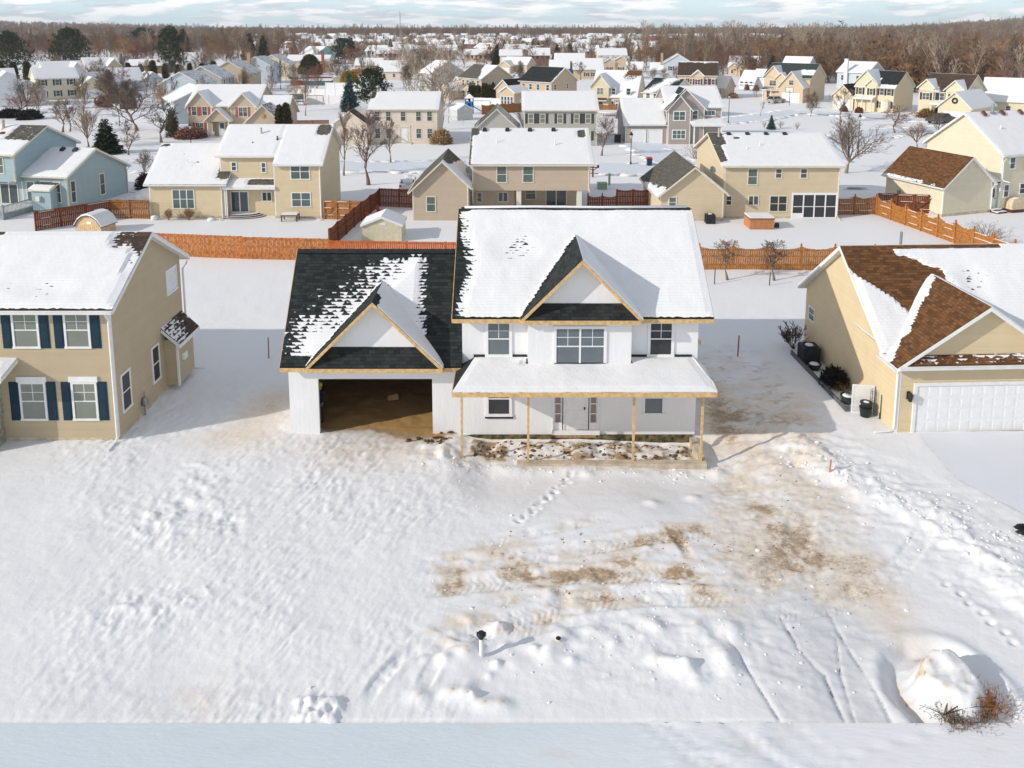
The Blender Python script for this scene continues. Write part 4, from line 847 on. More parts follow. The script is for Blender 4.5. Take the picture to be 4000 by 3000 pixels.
    h = f[-1]; h.wing(.0,4.3,-.3,5,8.4,1.1,'y',rk=(.35,0)); h.wing(2.4,4.4,-.5,3,6.6,1.0,'y',rk=(.3,0)); wins(h,[('F',-.3,.6,1.5,3.4,4.8),('F',-.5,3,3.8,3.4,4.8)],shut=M_DKSH); h.wing(-4.6,-.3,-.5,5,5.2,1.0,'y',cov={'R':NONE}); h.garage_door('F',-.5,-4,-.9,.02,2.1); bw = MB(); bw.lathe([(1.0,.1),(1.0,2.3),(1.1,2.35),(.05,2.9)],6.3,-.1,8); bw.build('bay_window', M_CREAMTRIM, h.root)
    f.append(std('cream_wreath_house', 'cream house with dark shutters and a wreath over its garage', (79.3,154.5,0), -50, 8, 10, S_LTYEL, RF_DBROWN, 8.2, .6, lambda s,t,u,v: -.6+1.9*smooth(.28,.05,abs(s-.35)*1.2+.5*t), shut=M_DKSH, trim=M_CREAMTRIM, xs=(.6,1.9,3.6,5.5,6.7), gable=[(-.1,2.6,7.3,.3,1.0),(4.8,8.0,7.3,.3,1.0)]))
    h = f[-1]; h.wing(6.0,11.6,-6.2,5,5.6,.95,'y',rk=(.35,.3)); h.garage_door('F',-6.2,6.9,10.8,.02,2.1); h.shed(2.6,5.0,-1.8,0,2.9,3.3,FULL,posts=(2.8,4.8)); wr = MB()
    for i in range(12): a = i*pi/6; wr.blob((8.8+.4*cos(a),-6.3,4.1+.4*sin(a)),(.16,.08,.16),6,4,.2)
    wr.build('wreath', mat('wreath_green',(.02,.035,.02),.9), h.root)
    f.append(std('edge_yellow_house', 'yellow house end cut by the right frame edge above the snowy roof', (93,157,0), -35, 8, 9, S_LTYEL, RF_GREY, 7.2, .9, None, xs=(1,4), one=True))
    # left side streets
    f.append(std('white_corner_house', 'white house with an L shaped roof and dark shutters at the far left', (-117,172,0), 38, 8.5, 9, S_WHITE, RF_GREY, 8.0, .55, None, shut=M_DKSH, xs=(1,3,5.5), gable=[(4.6,8.4,7.6,3,.9)], garage=(8.5,14,5.2,-2,5,'y',.7)))
    f.append(std('shuttered_yellow_house', 'cream house with green shutters left of the long white gable', (-113,189,0), 38, 9, 9, S_CREAM, RF_GREY, 7.4, .5, None, shut=mat('green_shutter',(.03,.09,.06),.6), garage=(9,14,5.2,-3,5,'y',.8)))
    f.append(std('long_gable_house', 'white house showing its long blank gable with a narrow front gable', (-118,202,0), 42, 9, 11, S_WHITE, RF_GREY, 8.4, .5, None, xs=(2,), gable=[(5.4,8.6,8.2,1.2,1.3)], garage=(9,15,5.4,-1,7,'x',.6)))
    f.append(std('grey_garage_house', 'grey blue garage house with two gables facing the street bend', (-107,213,0), 40, 8, 9, S_LTBLUE, RF_GREY, 6.2, .7, None, one=True, xs=(2,), garage=(8,13,5.0,0,7,'y',.75)))
    f.append(std('stone_front_house', 'tan house with grey stone front beside the dark evergreen hedge', (-124.4,234,0), 38, 9, 12, S_PTAN, RF_GREY, 8.2, .5, None, xs=(2,6), gable=[(5.5,8.7,7.9,.8,1.1)]))
    f.append(std('brown_ranch', 'low brown ranch house behind a leafless pruned tree', (-146,302,0), 4, 15, 9, mat('brown_wall',(.30,.22,.14),.8), RF_GREY, 5.0, .45, None, one=True, xs=(2,7,11)))
    f.append(std('cape_cottage', 'small white cottage with arched dormers beside tall pines', (-143.5,346,0), 20, 6, 8, S_WHITE, RF_GREY, 6.2, .8, None, one=True, xs=(1,3.4)))
    for i, (nm, lb, x, y, w, d, wl, zr, ch) in enumerate((('grey_blue_house','grey blue house peeping over the roof of the tan gabled house',-76.5,173,9,9,S_LTBLUE,7.6,None),('pale_green_house','pale grey green house with a streaky roof behind the grey blue one',-79.5,192,9.5,9,S_GREY,7.9,None),
        ('tan_gable_house','tan house with a broad gable wall and white corner posts',-81.5,214,11,10,S_PTAN,8.2,None),('ice_blue_house','ice blue house with a tan brick chimney on its gable',-84,246,10,10,S_LTBLUE,8.2,(3.2,-.4,9.4,M_TANBRICK)),
        ('lemon_house','lemon house with a white deck beside the red brick chimney',-86,268,11,9,S_LTYEL,8.0,None),('red_chimney_house','low house with a red brick chimney in front of the turquoise house',-86,305,16,8,S_PEACH,6.6,(14,-.4,8.2,M_BRICK)))):
        h = House(nm, lb, 'house', (x, y, 0), 0, wl, M_TRIM, RF_GREY, 0, .8)
        if nm == 'red_chimney_house': h.wing(0, w, 0, d, zr, .5, 'x')
        else: h.wing(0, w, 0, d, zr, .55, 'y', cov={'R': lambda s,t,u,v: .75+.0*s}); wins(h, [('R',w,1.5,2.5,3.5,4.8),('R',w,5,6,3.5,4.8),('F',0,5.5,6.5,3.4,4.4)])
        if ch: c = MB(); c.box(ch[0]-.5,ch[0]+.5,ch[1]-.35,ch[1]+.35,0,ch[2]); c.box(ch[0]-.58,ch[0]+.58,ch[1]-.42,ch[1]+.42,ch[2],ch[2]+.15); c.build('chimney', ch[3], h.root)
        if nm == 'lemon_house': dk = MB(); dk.box(w,w+4,1,5,.6,.7); dk.box(w,w+4,.95,1.02,.7,1.6); dk.box(w+3.95,w+4.02,1,5,.7,1.6); dk.build('deck', M_WHITE, h.root)
        f.append(h)
    f.append(std('turquoise_house', 'turquoise house with two small dark windows beyond the round shrubs', (-100,378,0), -38, 12, 11, S_TURQ, RF_GREY, 8.2, .6, None, xs=(4,7)))
    f.append(std('hedged_house', 'low tan house behind the round brown tree and brown fence', (-59,300,0), 0, 10, 8, S_PTAN, RF_GREY, 5.6, .6, None, one=True))
    f.append(std('low_white_house', 'low white house behind the tall bare poplars', (-43.5,262,0), 0, 9.5, 8, S_IVORY, RF_GREY, 6.2, .8, None, one=True))
    h = House('peach_gable_house', 'peach house with broad stacked gables behind the bare poplars', 'house', (-42.5,291,0), 0, S_PEACH, M_CREAMTRIM, RF_GREY, 0, .8); h.wing(0,9.5,0,10,8.6,.75,'y'); h.wing(4,12,-3,5,7.0,.75,'y'); f.append(h)
    f.append(std('grey_side_house', 'white fronted house with a large grey gable side among poplars', (-25,216.5,0), -58, 7, 10, S_GREY, RF_GREY, 8.3, .6, None, xs=(1,4.5), side=[('R',7,2,3,.8,2.4)]))
    h = House('slate_white_house', 'snow roofed pale house left of the dark pines beyond the black roof', 'house', (14.5,272,0), -5, S_LTBLUE, M_TRIM, RF_GREY, 0, .8); h.wing(0,10,0,9,8.3,.6,'x'); h.wing(-1.5,5,-4,3,6.2,.7,'x'); h.win('F',0,6.5,7.6,3.4,4.8); f.append(h)
    f.append(std('peach_ranch', 'peach house with dark shutters and a plain snowy roof behind a bare maple', (20.6,268,0), 0, 10, 9, S_PEACH, RF_GREY, 6.7, .75, None, one=True, xs=(4,6.4), shut=M_DKSH))
    f.append(std('twin_gable_bungalow', 'tan bungalow with twin front gables against the red brown wood', (34.5,306,0), -8, 10, 9, S_PEACH, RF_GREY, 6.0, .5, lambda s,t,u,v:.6+0*s, shut=M_DKSH, one=True, xs=(), gable=[(.8,5,5.4,1.2,.6),(4.4,10,6.3,.6,.6)]))
    f.append(std('small_tan_garage', 'small tan gabled garage with a closed wide door and a fence below', (38.9,272,0), -12, 5.4, 7, S_PTAN, RF_GREY, 5.4, .8, None, one=True, xs=())); f[-1].garage_door('F',0,.7,4.7,.02,2.2,4,8,M_CREAMTRIM)
    h = House('pale_shutter_house', 'pale grey house with dark shutters and a brick chimney by the wood', 'house', (48.5,256,0), -10, S_LTBLUE, M_TRIM, RF_GREY, 0, .8); h.wing(0,9,0,10,8.6,.6,'y',cov={'L':lambda s,t,u,v:.7+0*s}); wins(h,[('F',0,2,3,3.5,4.9,1),('F',0,5,6.6,3.5,4.9,2)],shut=M_DKSH); h.wing(-4,0,1,8,5.8,.6,'x'); c = MB(); c.box(-.9,-.1,3,3.7,0,9); c.build('chimney',M_TANBRICK,h.root); f.append(h)
    f.append(std('red_gable_house', 'tan house with a small red gable beside the brick chimney', (-3.5,303,0), -25, 10, 8, S_PEACH, RF_GREY, 6.0, .65, None, one=True, xs=(), garage=(0,5,4.8,-4,2,'y',.7)))
    f.append(std('pale_garage_row', 'pale low garage house with shrubs along its front wall', (-3.8,318,0), 0, 6, 7, S_GREY, RF_GREY, 5.2, .6, None, one=True, xs=(1,3.5)))
    f.append(std('white_roof_house', 'white roofed two storey house behind the dark spruce', (-5,328,0), 0, 9, 8, S_IVORY, RF_GREY, 8.0, .55, None))
    f.append(std('brick_gable_house', 'house with a brown brick gable beyond the bare poplars', (-19,420,0), -20, 9, 11, S_BRICK, RF_GREY, 8.4, .6, None, xs=()))
    f.append(std('grove_house', 'grey house half hidden in the wood behind the orange tan house', (83,247,0), -40, 8, 9, S_LTBLUE, RF_GREY, 8.2, .8, None))
    for h in f: h.finish()
back_rows()
def far_house(i, wall, w, d, zr, front):
    b = MB(); p = .55; e = zr-p*d/2
    b.box(0,w,0,d,-.5,e,0); b.poly([(0,0,e),(0,d,e),(0,d/2,zr)][::-1],0); b.poly([(w,0,e),(w,d,e),(w,d/2,zr)],0)
    for y0, z0, s in ((-.4,e-.22,1),(d+.4,e-.22,-1)):
        b.hexa([(-.4,y0,z0-.1),(w+.4,y0,z0-.1),(w+.4,d/2,zr-.05),(-.4,d/2,zr-.05),(-.4,y0,z0+.15),(w+.4,y0,z0+.15),(w+.4,d/2,zr+.2),(-.4,d/2,zr+.2)],1)
    if front:
        x0 = w*.1; x1 = w*.5; b.box(x0,x1,-2,.1,-.5,2.7,0); m = (x0+x1)/2; b.poly([(x0,-2,2.7),(x1,-2,2.7),(m,-2,2.7+(x1-x0)*.4)],0)
        for a, c in ((x0-.3,m),(x1+.3,m)): b.hexa([(a,-2.3,2.45),(a,2,2.45),(c,2,2.7+(x1-x0)*.4),(c,-2.3,2.7+(x1-x0)*.4),(a,-2.3,2.65),(a,2,2.65),(c,2,2.95+(x1-x0)*.4),(c,-2.3,2.95+(x1-x0)*.4)],1)
        b.box(x0+.5,x1-.5,-2.03,-2.0,0,2.1,2)
    for x in np.arange(w*.12, w-1.2, 2.2):
        b.box(x,x+.9,-.02,0,e-1.7,e-.4,3)
    return b.mesh('far_house', [wall, M_SNOW, M_WHITE, M_GLASSD])
FH = [far_house(i, w, *a) for i, (w, a) in enumerate(((S_PTAN,(11,9,7.8,1)),(S_BEIGE,(12,9,8.2,0)),(S_GREY,(10,9,7.6,1)),(S_BRICK,(9,10,8,0)),(S_LTYEL,(12,8,5.6,1)),(S_WHITE,(10,9,8,1)),(S_PEACH,(13,9,6,0)),(S_TAUPE,(11,9,7.8,1))))]
r2 = random.Random(5); nfh = 0
for Y in list(range(345, 620, 30))+list(range(640, 1250, 48)):
    x = -0.30*Y-20
    while x < 0.36*Y+10:
        u = x/Y
        ok = not (u < -.20 and Y < 520) and not (u > .16 and Y < 430) and not (u > .30 and Y < 800) and nfh < 290
        if ok and r2.random() < .62:
            o = bpy.data.objects.new('suburb_house', r2.choice(FH)); COL.objects.link(o); nfh += 1
            o.location = (x+r2.uniform(-3,3), Y+r2.uniform(-8,8), 0); o.rotation_euler = (0,0,R(r2.choice((0,0,-15,20,90,180,-40))+r2.uniform(-6,6)))
            tag(o, 'small snow roofed house in the distant suburb below the horizon', 'house', 'distant suburb houses')
        x += r2.uniform(17, 27)*(1+.0004*Y)
# ---------------------------------------------------------------- ground
def gp(ox, oy):
    """ground point seen at (ox, oy) of the 2212 pixel wide photograph"""
    u = (ox*.46293-512)/F_PX; v = (oy*.46293-147)/F_PX; c, s = cos(PITCH), sin(PITCH)
    t = CAM_H/(s+v*c); return (u*t, (c-v*s)*t)
def build_ground():
    ys = [-85., -40., -12., 4.]
    y = 12.0
    while y < 46: ys.append(y); y += .0032*y
    while y < 190: ys.append(y); y += .011*y
    while y < 4600: ys.append(y); y += .05*y
    ys = np.array(ys)
    tf = np.linspace(-.74, .74, 560); tl = np.array([-4.5,-2.4,-1.5,-1.1,-.9,-.8]); tx = np.concatenate([tl, tf, -tl[::-1]])
    Yg, Tg = np.meshgrid(ys, tx, indexing='ij'); Xg = np.clip(Tg*np.maximum(Yg, 14), -4700, 4700); X = Xg.ravel(); Y = Yg.ravel()
    near = smooth(60, 48, Y); nx = near > 0
    z = np.zeros_like(X); d = np.zeros_like(X); pk = np.zeros_like(X); dk = np.zeros_like(X)
    z += .10*(fbm(X*.12, Y*.12, 2, 3)-.5)*smooth(300, 60, Y)
    z += .05*(fbm(X*.7, Y*.7, 5, 3)-.5)*near
    # drop in front of the porch, dirt floor in the garage
    z -= .34*smooth(26.0, 29.3, Y)*(1-smooth(31.9, 32.05, Y))*smooth(-2.6, -.8, X)*(1-smooth(8.3, 11.0, X))
    # hills on the horizon
    z += 22*smooth(900, 2600, Y)*smooth(-.25, -.75, X/np.maximum(Y, 1))+40*smooth(700, 2400, Y)*smooth(.38, .8, X/np.maximum(Y, 1))+7*smooth(1500, 3500, Y)
    i = np.where(nx)[0]; x = X[i]; yy = Y[i]; zz = np.zeros_like(x); dd = np.zeros_like(x); pp = np.zeros_like(x); kk = np.zeros_like(x)
    # churned snow on the left of the lot
    mA = smooth(-13.5-(yy-17)*.55, -9.5-(yy-17)*.5, x)*(1-smooth(-2.8, -.2, x+.6*(fbm(x*.3,yy*.3,9,2)-.5)*4))*(1-smooth(30.5,33.5,yy)*smooth(-9.2,-8.6,x))*(1-smooth(37, 42, yy))
    a = R(62); p = x*cos(a)+yy*sin(a); q = -x*sin(a)+yy*cos(a); w = 1.2*fbm(x*.5, yy*.5, 21, 2)
    rid = fbm(p*1.9+w, q*5.6+w*2, 31, 4)
    zz += mA*.05*(1-np.abs(2*rid-1))*(.1+1.5*smooth(.38,.66,fbm(x*.22,yy*.22,33,3)))
    zz += mA*(.03+.06*smooth(.4,.62,fbm(x*.3,yy*.3,34,3)))*(fbm(p*4, q*9, 41, 3)-.5)
    # blown-smooth hollow at the lower left
    hol = np.exp(-(((x+9.0)/2.2)**2+((yy-19.2)/1.9)**2)); zz = zz*(1-.85*hol)-.10*hol; dd += .27*np.exp(-(((x+8.0)/1.5)**2+((yy-18.4)/1.3)**2))
    for cx, cy, r in [(*gp(350,1120),1.3),(*gp(500,1125),.8),(*gp(430,1030),1.2),(*gp(260,1320),.7),(*gp(370,1310),.7)]:
        m = np.exp(-(((x-cx)/r)**2+((yy-cy)/(r*1.2))**2)); zz += m*.26*(fbm(x*2.4, yy*2.4, 55, 4)-.42)
    # dirt tracked out of the garage and beside it
    dd += 1.7*smooth(-9.9,-8.6,x)*(1-smooth(-3.0,-2.0,x))*smooth(31.7, 32.9, yy+1.2*(fbm(x*.9,yy*.9,3,3)-.5)+.25*np.clip(x+5,-1.5,2))*(1-smooth(39,40,yy))
    dd += .50*np.exp(-(((x+3.9)/1.2)**2+((yy-31.6)/.5)**2))+.36*np.exp(-(((x+6)/3.4)**2+((yy-30.6)/1.9)**2))
    dd += .62*np.exp(-(((x+11.2)/1.5)**2+((yy-34.6)/2.2)**2))+.35*np.exp(-(((x+12.0)/2.4)**2+((yy-31.6)/1.4)**2))
    pp += .5*np.exp(-(((x+13.2)/2.2)**2+((yy-35.5)/3.0)**2)); kk += .25*np.exp(-(((x+13.2)/2.0)**2+((yy-35.5)/3.0)**2))
    # sandy drive on the right, grey packed wheel way below it
    sx = 9.7+.12*(yy-25); mB = np.exp(-((x-sx)/3.0)**4)*smooth(20.5, 23.5, yy)*(1-smooth(34, 38, yy))
    a2 = R(20); p2 = x*cos(a2)+yy*sin(a2); q2 = -x*sin(a2)+yy*cos(a2); zz += mB*(.10*(fbm(p2*2.2, q2*7.5, 61, 4)-.5)+.07*(fbm(x*5, yy*7, 63, 3)-.5)); dd += mB*(.27+.26*smooth(.36,.62,fbm(x*.8,yy*1.3,64,4)))
    dd += .50*np.exp(-(((x-9.6-.25*(24.3-yy))/.75)**2+((yy-24.3)/1.5)**2))*(.35+1.1*smooth(.35,.6,fbm(x*2.2,yy*2.8,66,4)))+.42*np.exp(-(((x-9.0)/.9)**2+((yy-26.6)/1.0)**2))*smooth(.35,.6,fbm(x*2,yy*2.6,67,4))+.22*np.exp(-(((x-11.3)/.8)**2+((yy-22.0)/2.6)**2))
    g = np.exp(-((x-(9.0+.05*(25-yy)))/2.5)**4)*(1-smooth(21.5, 24, yy)); pp += .95*g; kk += .22*g*smooth(.5,.7,fbm(x*1.6,yy*2.2,68,4)); zz += g*(-.08+.07*(fbm(x*2.2, yy*5, 65, 4)-.5)); dd += .20*np.exp(-(((x-11.4)/1.0)**2+((yy-21.5)/3)**2))
    sy = np.exp(-((x-(11.5))/2.9)**4)*smooth(31, 33, yy)*(1-smooth(40, 44, yy)); pp += .5*sy*smooth(.35,.6,fbm(x*.8,yy*.8,71,3)); kk += .42*sy*smooth(.46,.66,fbm(x*2.6,yy*5,72,4)); dd += .26*sy*smooth(.35,.6,fbm(x*1.2,yy*2,74,4)); zz += sy*.12*(fbm(x*1.6,yy*4,73,4)-.5)
    dd += .42*np.exp(-((x-9.4)/.7)**2)*smooth(31,33,yy)*(1-smooth(38,41,yy))
    # porch pit: snow over clods of earth
    pit = smooth(-1.9,-1.6,x)*(1-smooth(7.3,7.7,x))*smooth(30.0,30.4,yy)*(1-smooth(31.7,32,yy)); zz += pit*(.06+.30*(fbm(x*2.2,yy*2.6,81,4)-.45)); dd += pit*.9*smooth(.42,.62,fbm(x*2.6,yy*3.2,83,4))+pit*.15
    bank = np.exp(-(((x+2.6)/1.5)**2+((yy-30.2)/1.0)**2)); zz += bank*(.15+.35*(fbm(x*2.5,yy*2.5,85,4)-.45)); dd += .25*bank*smooth(.5,.65,fbm(x*3,yy*3,86,3))
    bk = np.exp(-((yy-29.7)/.35)**2)*smooth(-1.5,0,x)*(1-smooth(8.2,9,x)); zz += bk*.42*np.maximum(0,fbm(x*.8,yy*.8,87,4)-.18)
    # ridge of shovelled snow between the lot and the neighbour's drive
    def poly(pts, fn):
        pts = [np.array(t) for t in pts]; best = np.full_like(x, 1e9); al = np.zeros_like(x); acc = 0; sg = np.zeros_like(x)
        for A, B in zip(pts[:-1], pts[1:]):
            L = np.linalg.norm(B-A); e = (B-A)/L; tt = np.clip((x-A[0])*e[0]+(yy-A[1])*e[1], 0, L); dx = x-A[0]-e[0]*tt; dy = yy-A[1]-e[1]*tt; r = np.hypot(dx, dy)
            m = r < best; best = np.where(m, r, best); al = np.where(m, acc+tt, al); sg = np.where(m, e[0]*dy-e[1]*dx, sg); acc += L
        fn(best, al, sg, acc)
    def ridge(r, al, sg, L):
        nonlocal zz
        m = np.exp(-(r/.75)**2); zz += m*(.08+.30*(fbm(x*1.8,yy*1.8,91,4)-.3)+.16*(fbm(x*5,yy*5,92,3)-.5))
        w2 = smooth(.3, 1.4, -sg)*smooth(7, 4.5, r); zz -= .12*smooth(.5,1.2,-sg)*smooth(9,6,r)
    poly([gp(1735,960), gp(1800,1010), gp(1900,1060), gp(2030,1120), gp(2212,1262), gp(2400,1420)], ridge)
    def lump(r, al, sg, L):
        nonlocal zz
        m = smooth(3.6, .2, r)*smooth(-.4, .4, -sg*0+1); zz += m*.26*(fbm(x*1.9+yy*.6,yy*3.0,93,5)-.42)
    poly([gp(1735,960), gp(1900,1060), gp(2030,1120), gp(2212,1262)], lump)
    # tread tracks
    def track(pts, hw, depth, lam, dirt=0.0, berm=.05, sl=.7):
        def fn(r, al, sg, L):
            nonlocal zz, dd
            fade = smooth(0, 1.0, al)*smooth(L, L-1.0, al); ins = smooth(hw, hw*.75, r)*fade
            zz += ins*(-depth*.5+.018*np.sin(2*pi*(al+sl*np.abs(sg)+.12*fbm(x*2,yy*2,95,2))/(lam*.62))*smooth(.35,.6,fbm(x*1.1,yy*1.1,96,3))+.09*(fbm(x*3.2,yy*4.4,94,4)-.5)); zz += .5*berm*np.exp(-((r-hw*1.15)/.12)**2)*fade*(.4+fbm(x*2,yy*2,97,2))
            wide = smooth(hw*2.2,hw*.4,r)*fade; dd += wide*dirt*(.35+1.5*smooth(.42,.66,fbm(x*1.1,yy*1.6,99,4)))
        poly([gp(*t) for t in pts], fn)
    track([(890,1225),(1050,1212),(1200,1195),(1350,1168),(1480,1150),(1570,1130)], .42, .07, .34, .36)
    track([(900,1275),(1060,1260),(1220,1245),(1380,1238),(1560,1250)], .42, .07, .34, .42)
    track([(930,1330),(1010,1372),(1100,1345),(1230,1308),(1400,1290),(1600,1292)], .42, .08, .34, .26)
    track([(830,1420),(940,1392),(1080,1372),(1200,1340),(1300,1330)], .38, .06, .30, .1)
    track([(1000,1180),(1120,1158),(1260,1128),(1330,1105)], .30, .05, .30, .14)
    track([(780,1530),(815,1475),(860,1425),(930,1392)], .22, .10, .5, .03, .08); track([(905,1500),(930,1450),(960,1405)], .24, .12, .5, .08, .08)
    track([(1560,1290),(1640,1250),(1720,1190),(1740,1080)], .5, .04, .30, .12); track([(1640,1330),(1800,1300),(1950,1210),(2010,1130)], .35, .06, .28, .0); track([(1520,1060),(1600,1030),(1700,1000),(1745,960)], .35, .05, .3, .1)
    track([(1440,1125),(1470,1170),(1500,1220)], .2, .08, .4, .35); track([(1540,990),(1650,970),(1790,930)], .10, .04, .3, .1)
    # cracks in the packed snow
    def crack(pts, wd=.038):
        def fn(r, al, sg, L):
            nonlocal zz, kk
            rr = r+.10*(fbm(x*2.5,yy*2.5,101,3)-.5); m = np.exp(-(np.abs(rr)/wd)**2); kk += m*.5*smooth(.3,.5,fbm(x*2,yy*2,102,3)); zz -= m*.05
        poly([gp(*t) for t in pts], fn)
    crack([(1568,1372),(1612,1440),(1650,1500),(1692,1566)]); crack([(1685,1325),(1725,1395),(1780,1450),(1832,1566)]); crack([(1790,1310),(1830,1385),(1880,1465),(1935,1566)]); crack([(1808,1370),(1815,1440),(1850,1566)], .03)
    # the ploughed mound with its moat, lower right
    cx, cy = gp(2052,1490); r = np.hypot((x-cx)/1.0, (yy-cy)/1.15); an = np.arctan2(yy-cy, x-cx); r = r+.10*(fbm(an*2+5, r*0+1, 7, 3)-.5)*2
    zz += .72*smooth(1.02, .55, r)*(.75+.5*fbm(x*1.8,yy*1.8,103,4))-.22*np.exp(-((r-1.28)/.22)**2)+.10*np.exp(-((r-1.75)/.25)**2)
    dd += .62*smooth(.62,.74,fbm(x*3.4,yy*3.4,105,3))*smooth(1.35,1.0,r)+.5*np.exp(-((r-1.2)/.1)**2)*smooth(.55,.7,fbm(x*2.2,yy*2.2,106,3))
    # clods and drifts in the middle
    rr = random.Random(11)
    for _ in range(46):
        ox, oy = rr.uniform(960,1580), rr.gauss(1400,48)
        cx, cy = gp(ox, oy); s = rr.uniform(.10,.32); m = np.exp(-(((x-cx)/s)**2+((yy-cy)/s)**2)); zz += m*rr.uniform(.04,.16)
        if rr.random() < .5: kk += .55*np.exp(-(((x-cx-s*.3)/(s*.28))**2+((yy-cy+s*.2)/(s*.22))**2)); dd += .3*np.exp(-(((x-cx)/(s*.5))**2+((yy-cy)/(s*.4))**2))
    for ox, oy in ((905,1505),(975,1498),(1045,1522),(1082,1522),(1420,1425),(1200,1395),(1410,1080),(1500,1060),(1010,1420),(1270,1010)):
        cx, cy = gp(ox, oy); m = np.exp(-(((x-cx)/.28)**2+((yy-cy)/.22)**2)); zz += .12*m; dd += .5*np.exp(-(((x-cx)/.15)**2+((yy-cy)/.11)**2)); kk += .5*np.exp(-(((x-cx-.05)/.08)**2+((yy-cy)/.06)**2))
    for ox, oy, s in ((1080,1200,.4),(1160,1235,.5),(1250,1235,.35),(1395,1182,.45),(1362,1210,.5),(1480,1250,.4),(1375,1245,.3),(1300,1288,.35),(1335,1258,.4),(1220,1275,.4),(1545,1180,.4),(1440,1130,.25),(1500,1265,.3),(1775,1275,.3),(1100,1300,.35)):
        cx, cy = gp(ox, oy); dd += .62*np.exp(-(((x-cx)/(s*1.3))**2+((yy-cy)/(s*.7))**2))*smooth(.40,.62,fbm(x*3.5,yy*6,111,4)); zz += .10*np.exp(-(((x-cx)/s)**2+((yy-cy)/(s*.6))**2))*(fbm(x*5,yy*5,112,3)-.4)
    # whole middle is roughly driven over
    mid = np.exp(-(((x-3.0)/5.2)**4+((yy-23.0)/2.6)**4)); zz += mid*.10*(fbm(x*2.0,yy*4.0,141,5)-.5); dd += mid*.30*smooth(.45,.7,fbm(x*.8,yy*1.5,142,4))
    low = np.exp(-(((x-4.5)/4.0)**4+((yy-20.0)/1.6)**4)); zz += low*.13*(fbm(x*1.4,yy*1.8,143,5)-.45)+low*.05*(fbm(x*5,yy*6,144,3)-.5)
    # footprints: to the porch, and on the right
    rf = random.Random(4); fps = [(gp(1238-t*5.2+rf.uniform(-9,9), 1010+t*5.2+rf.uniform(-4,4))) for t in range(24)]+[gp(2045+t*24+(t%2)*7, 1255+t*21) for t in range(7)]+[gp(2050+t*30, 1400+t*40) for t in range(0)]
    for cx, cy in fps: m = np.exp(-(((x-cx)/.11)**2+((yy-cy)/.09)**2)**2); zz += -.07*m+.02*np.exp(-((np.hypot((x-cx)/.2,(yy-cy)/.16)-1)/.3)**2)
    # rough white block of shovelled snow near the frame bottom
    cx, cy = gp(690,1540); m = smooth(.75,.45,np.abs(x-cx)+.3*(fbm(x*3,yy*3,122,2)-.5))*smooth(.62,.3,np.abs(yy-cy)); zz += m*(.10+.30*(fbm(x*5,yy*5,121,4)-.5))
    # wind texture over the open snow
    zz += .025*(fbm(x*1.3,yy*2.6,131,3)-.5)+.012*(fbm(x*5,yy*5,133,2)-.5)
    # street edge: the ground steps down to the street in front
    zz -= .12*smooth(17.75, 17.6, yy)
    z[i] += zz*near[i]; d[i] += np.minimum(dd, .95+.75*(yy>31.6)*(x<-2))*near[i]; pk[i] += pp*near[i]; dk[i] += kk*near[i]
    # interiors: level under the garage
    inn = (X > -9.4) & (X < -2.2) & (Y > 32.6) & (Y < 38); z[inn] = -.02+.12*(fbm(X[inn]*1.5,Y[inn]*1.5,5,3)-.5); d[inn] = 1.8
    z[Y < 12] = -.25
    # bare streak of wet asphalt on a far drive
    dk += .9*np.exp(-(((X-37.0)/2.6)**2+((Y-84.6)/.9)**2))*smooth(.35,.6,fbm(X*.8,Y*.8,8,3))+.7*np.exp(-(((X-58.5)/1.6)**2+((Y-178.5)/.8)**2))+.6*np.exp(-(((X-66)/2.2)**2+((Y-172.)/.6)**2))
    ny, nxx = Yg.shape; idx = np.arange(ny*nxx).reshape(ny, nxx)
    F = np.stack([idx[:-1,:-1].ravel(), idx[:-1,1:].ravel(), idx[1:,1:].ravel(), idx[1:,:-1].ravel()], 1)
    me = bpy.data.meshes.new('ground'); V = np.stack([X, Y, z], 1).astype(np.float32)
    me.vertices.add(len(V)); me.vertices.foreach_set('co', V.ravel()); me.loops.add(F.size); me.loops.foreach_set('vertex_index', F.ravel().astype(np.int32))
    me.polygons.add(len(F)); me.polygons.foreach_set('loop_start', (np.arange(len(F))*4).astype(np.int32)); me.polygons.foreach_set('use_smooth', np.ones(len(F), bool))
    me.update(calc_edges=True)
    for nm, arr in (('dirt', d), ('pack', pk), ('dark', dk)): at = me.attributes.new(nm, 'FLOAT', 'POINT'); at.data.foreach_set('value', arr.astype(np.float32))
    m, t, b = newmat('snow_ground'); c = N(t, 'ShaderNodeTexCoord'); P = c.outputs['Object']
    A = {k: N(t, 'ShaderNodeAttribute', attribute_name=k).outputs['Fac'] for k in ('dirt','pack','dark')}
    n1 = noise(t, P, 2.2, 6.0, .7); n2 = noise(t, mapping(t,P,(7,13,9)), 1.0, 5.0, .75)
    col = mixc(t, noise(t, P, .25, 4.0), tuple(q*.97 for q in SNOW), tuple(min(1,q*1.03) for q in SNOW))
    col = mixc(t, math_(t,'MULTIPLY',A['pack'],noise(t, P, 1.4, 4.0, .6),clamp=True), col, (.60,.61,.63))
    dn = math_(t, 'ADD', A['dirt'], math_(t, 'MULTIPLY', math_(t, 'SUBTRACT', n1, .5), math_(t,'MULTIPLY',sstep(t,A['dirt'],.0,.3),.75)))
    col = mixc(t, math_(t,'MULTIPLY',sstep(t, dn, .04, .62),.85), col, (.72,.625,.515))
    deep = mixc(t, sstep(t, A['dirt'], 1.25, 1.5), (.40,.29,.185), (.46,.28,.11)); col = mixc(t, sstep(t, math_(t,'ADD',dn,math_(t,'MULTIPLY',math_(t,'SUBTRACT',n2,.5),1.3)), .55, 1.05), col, deep)
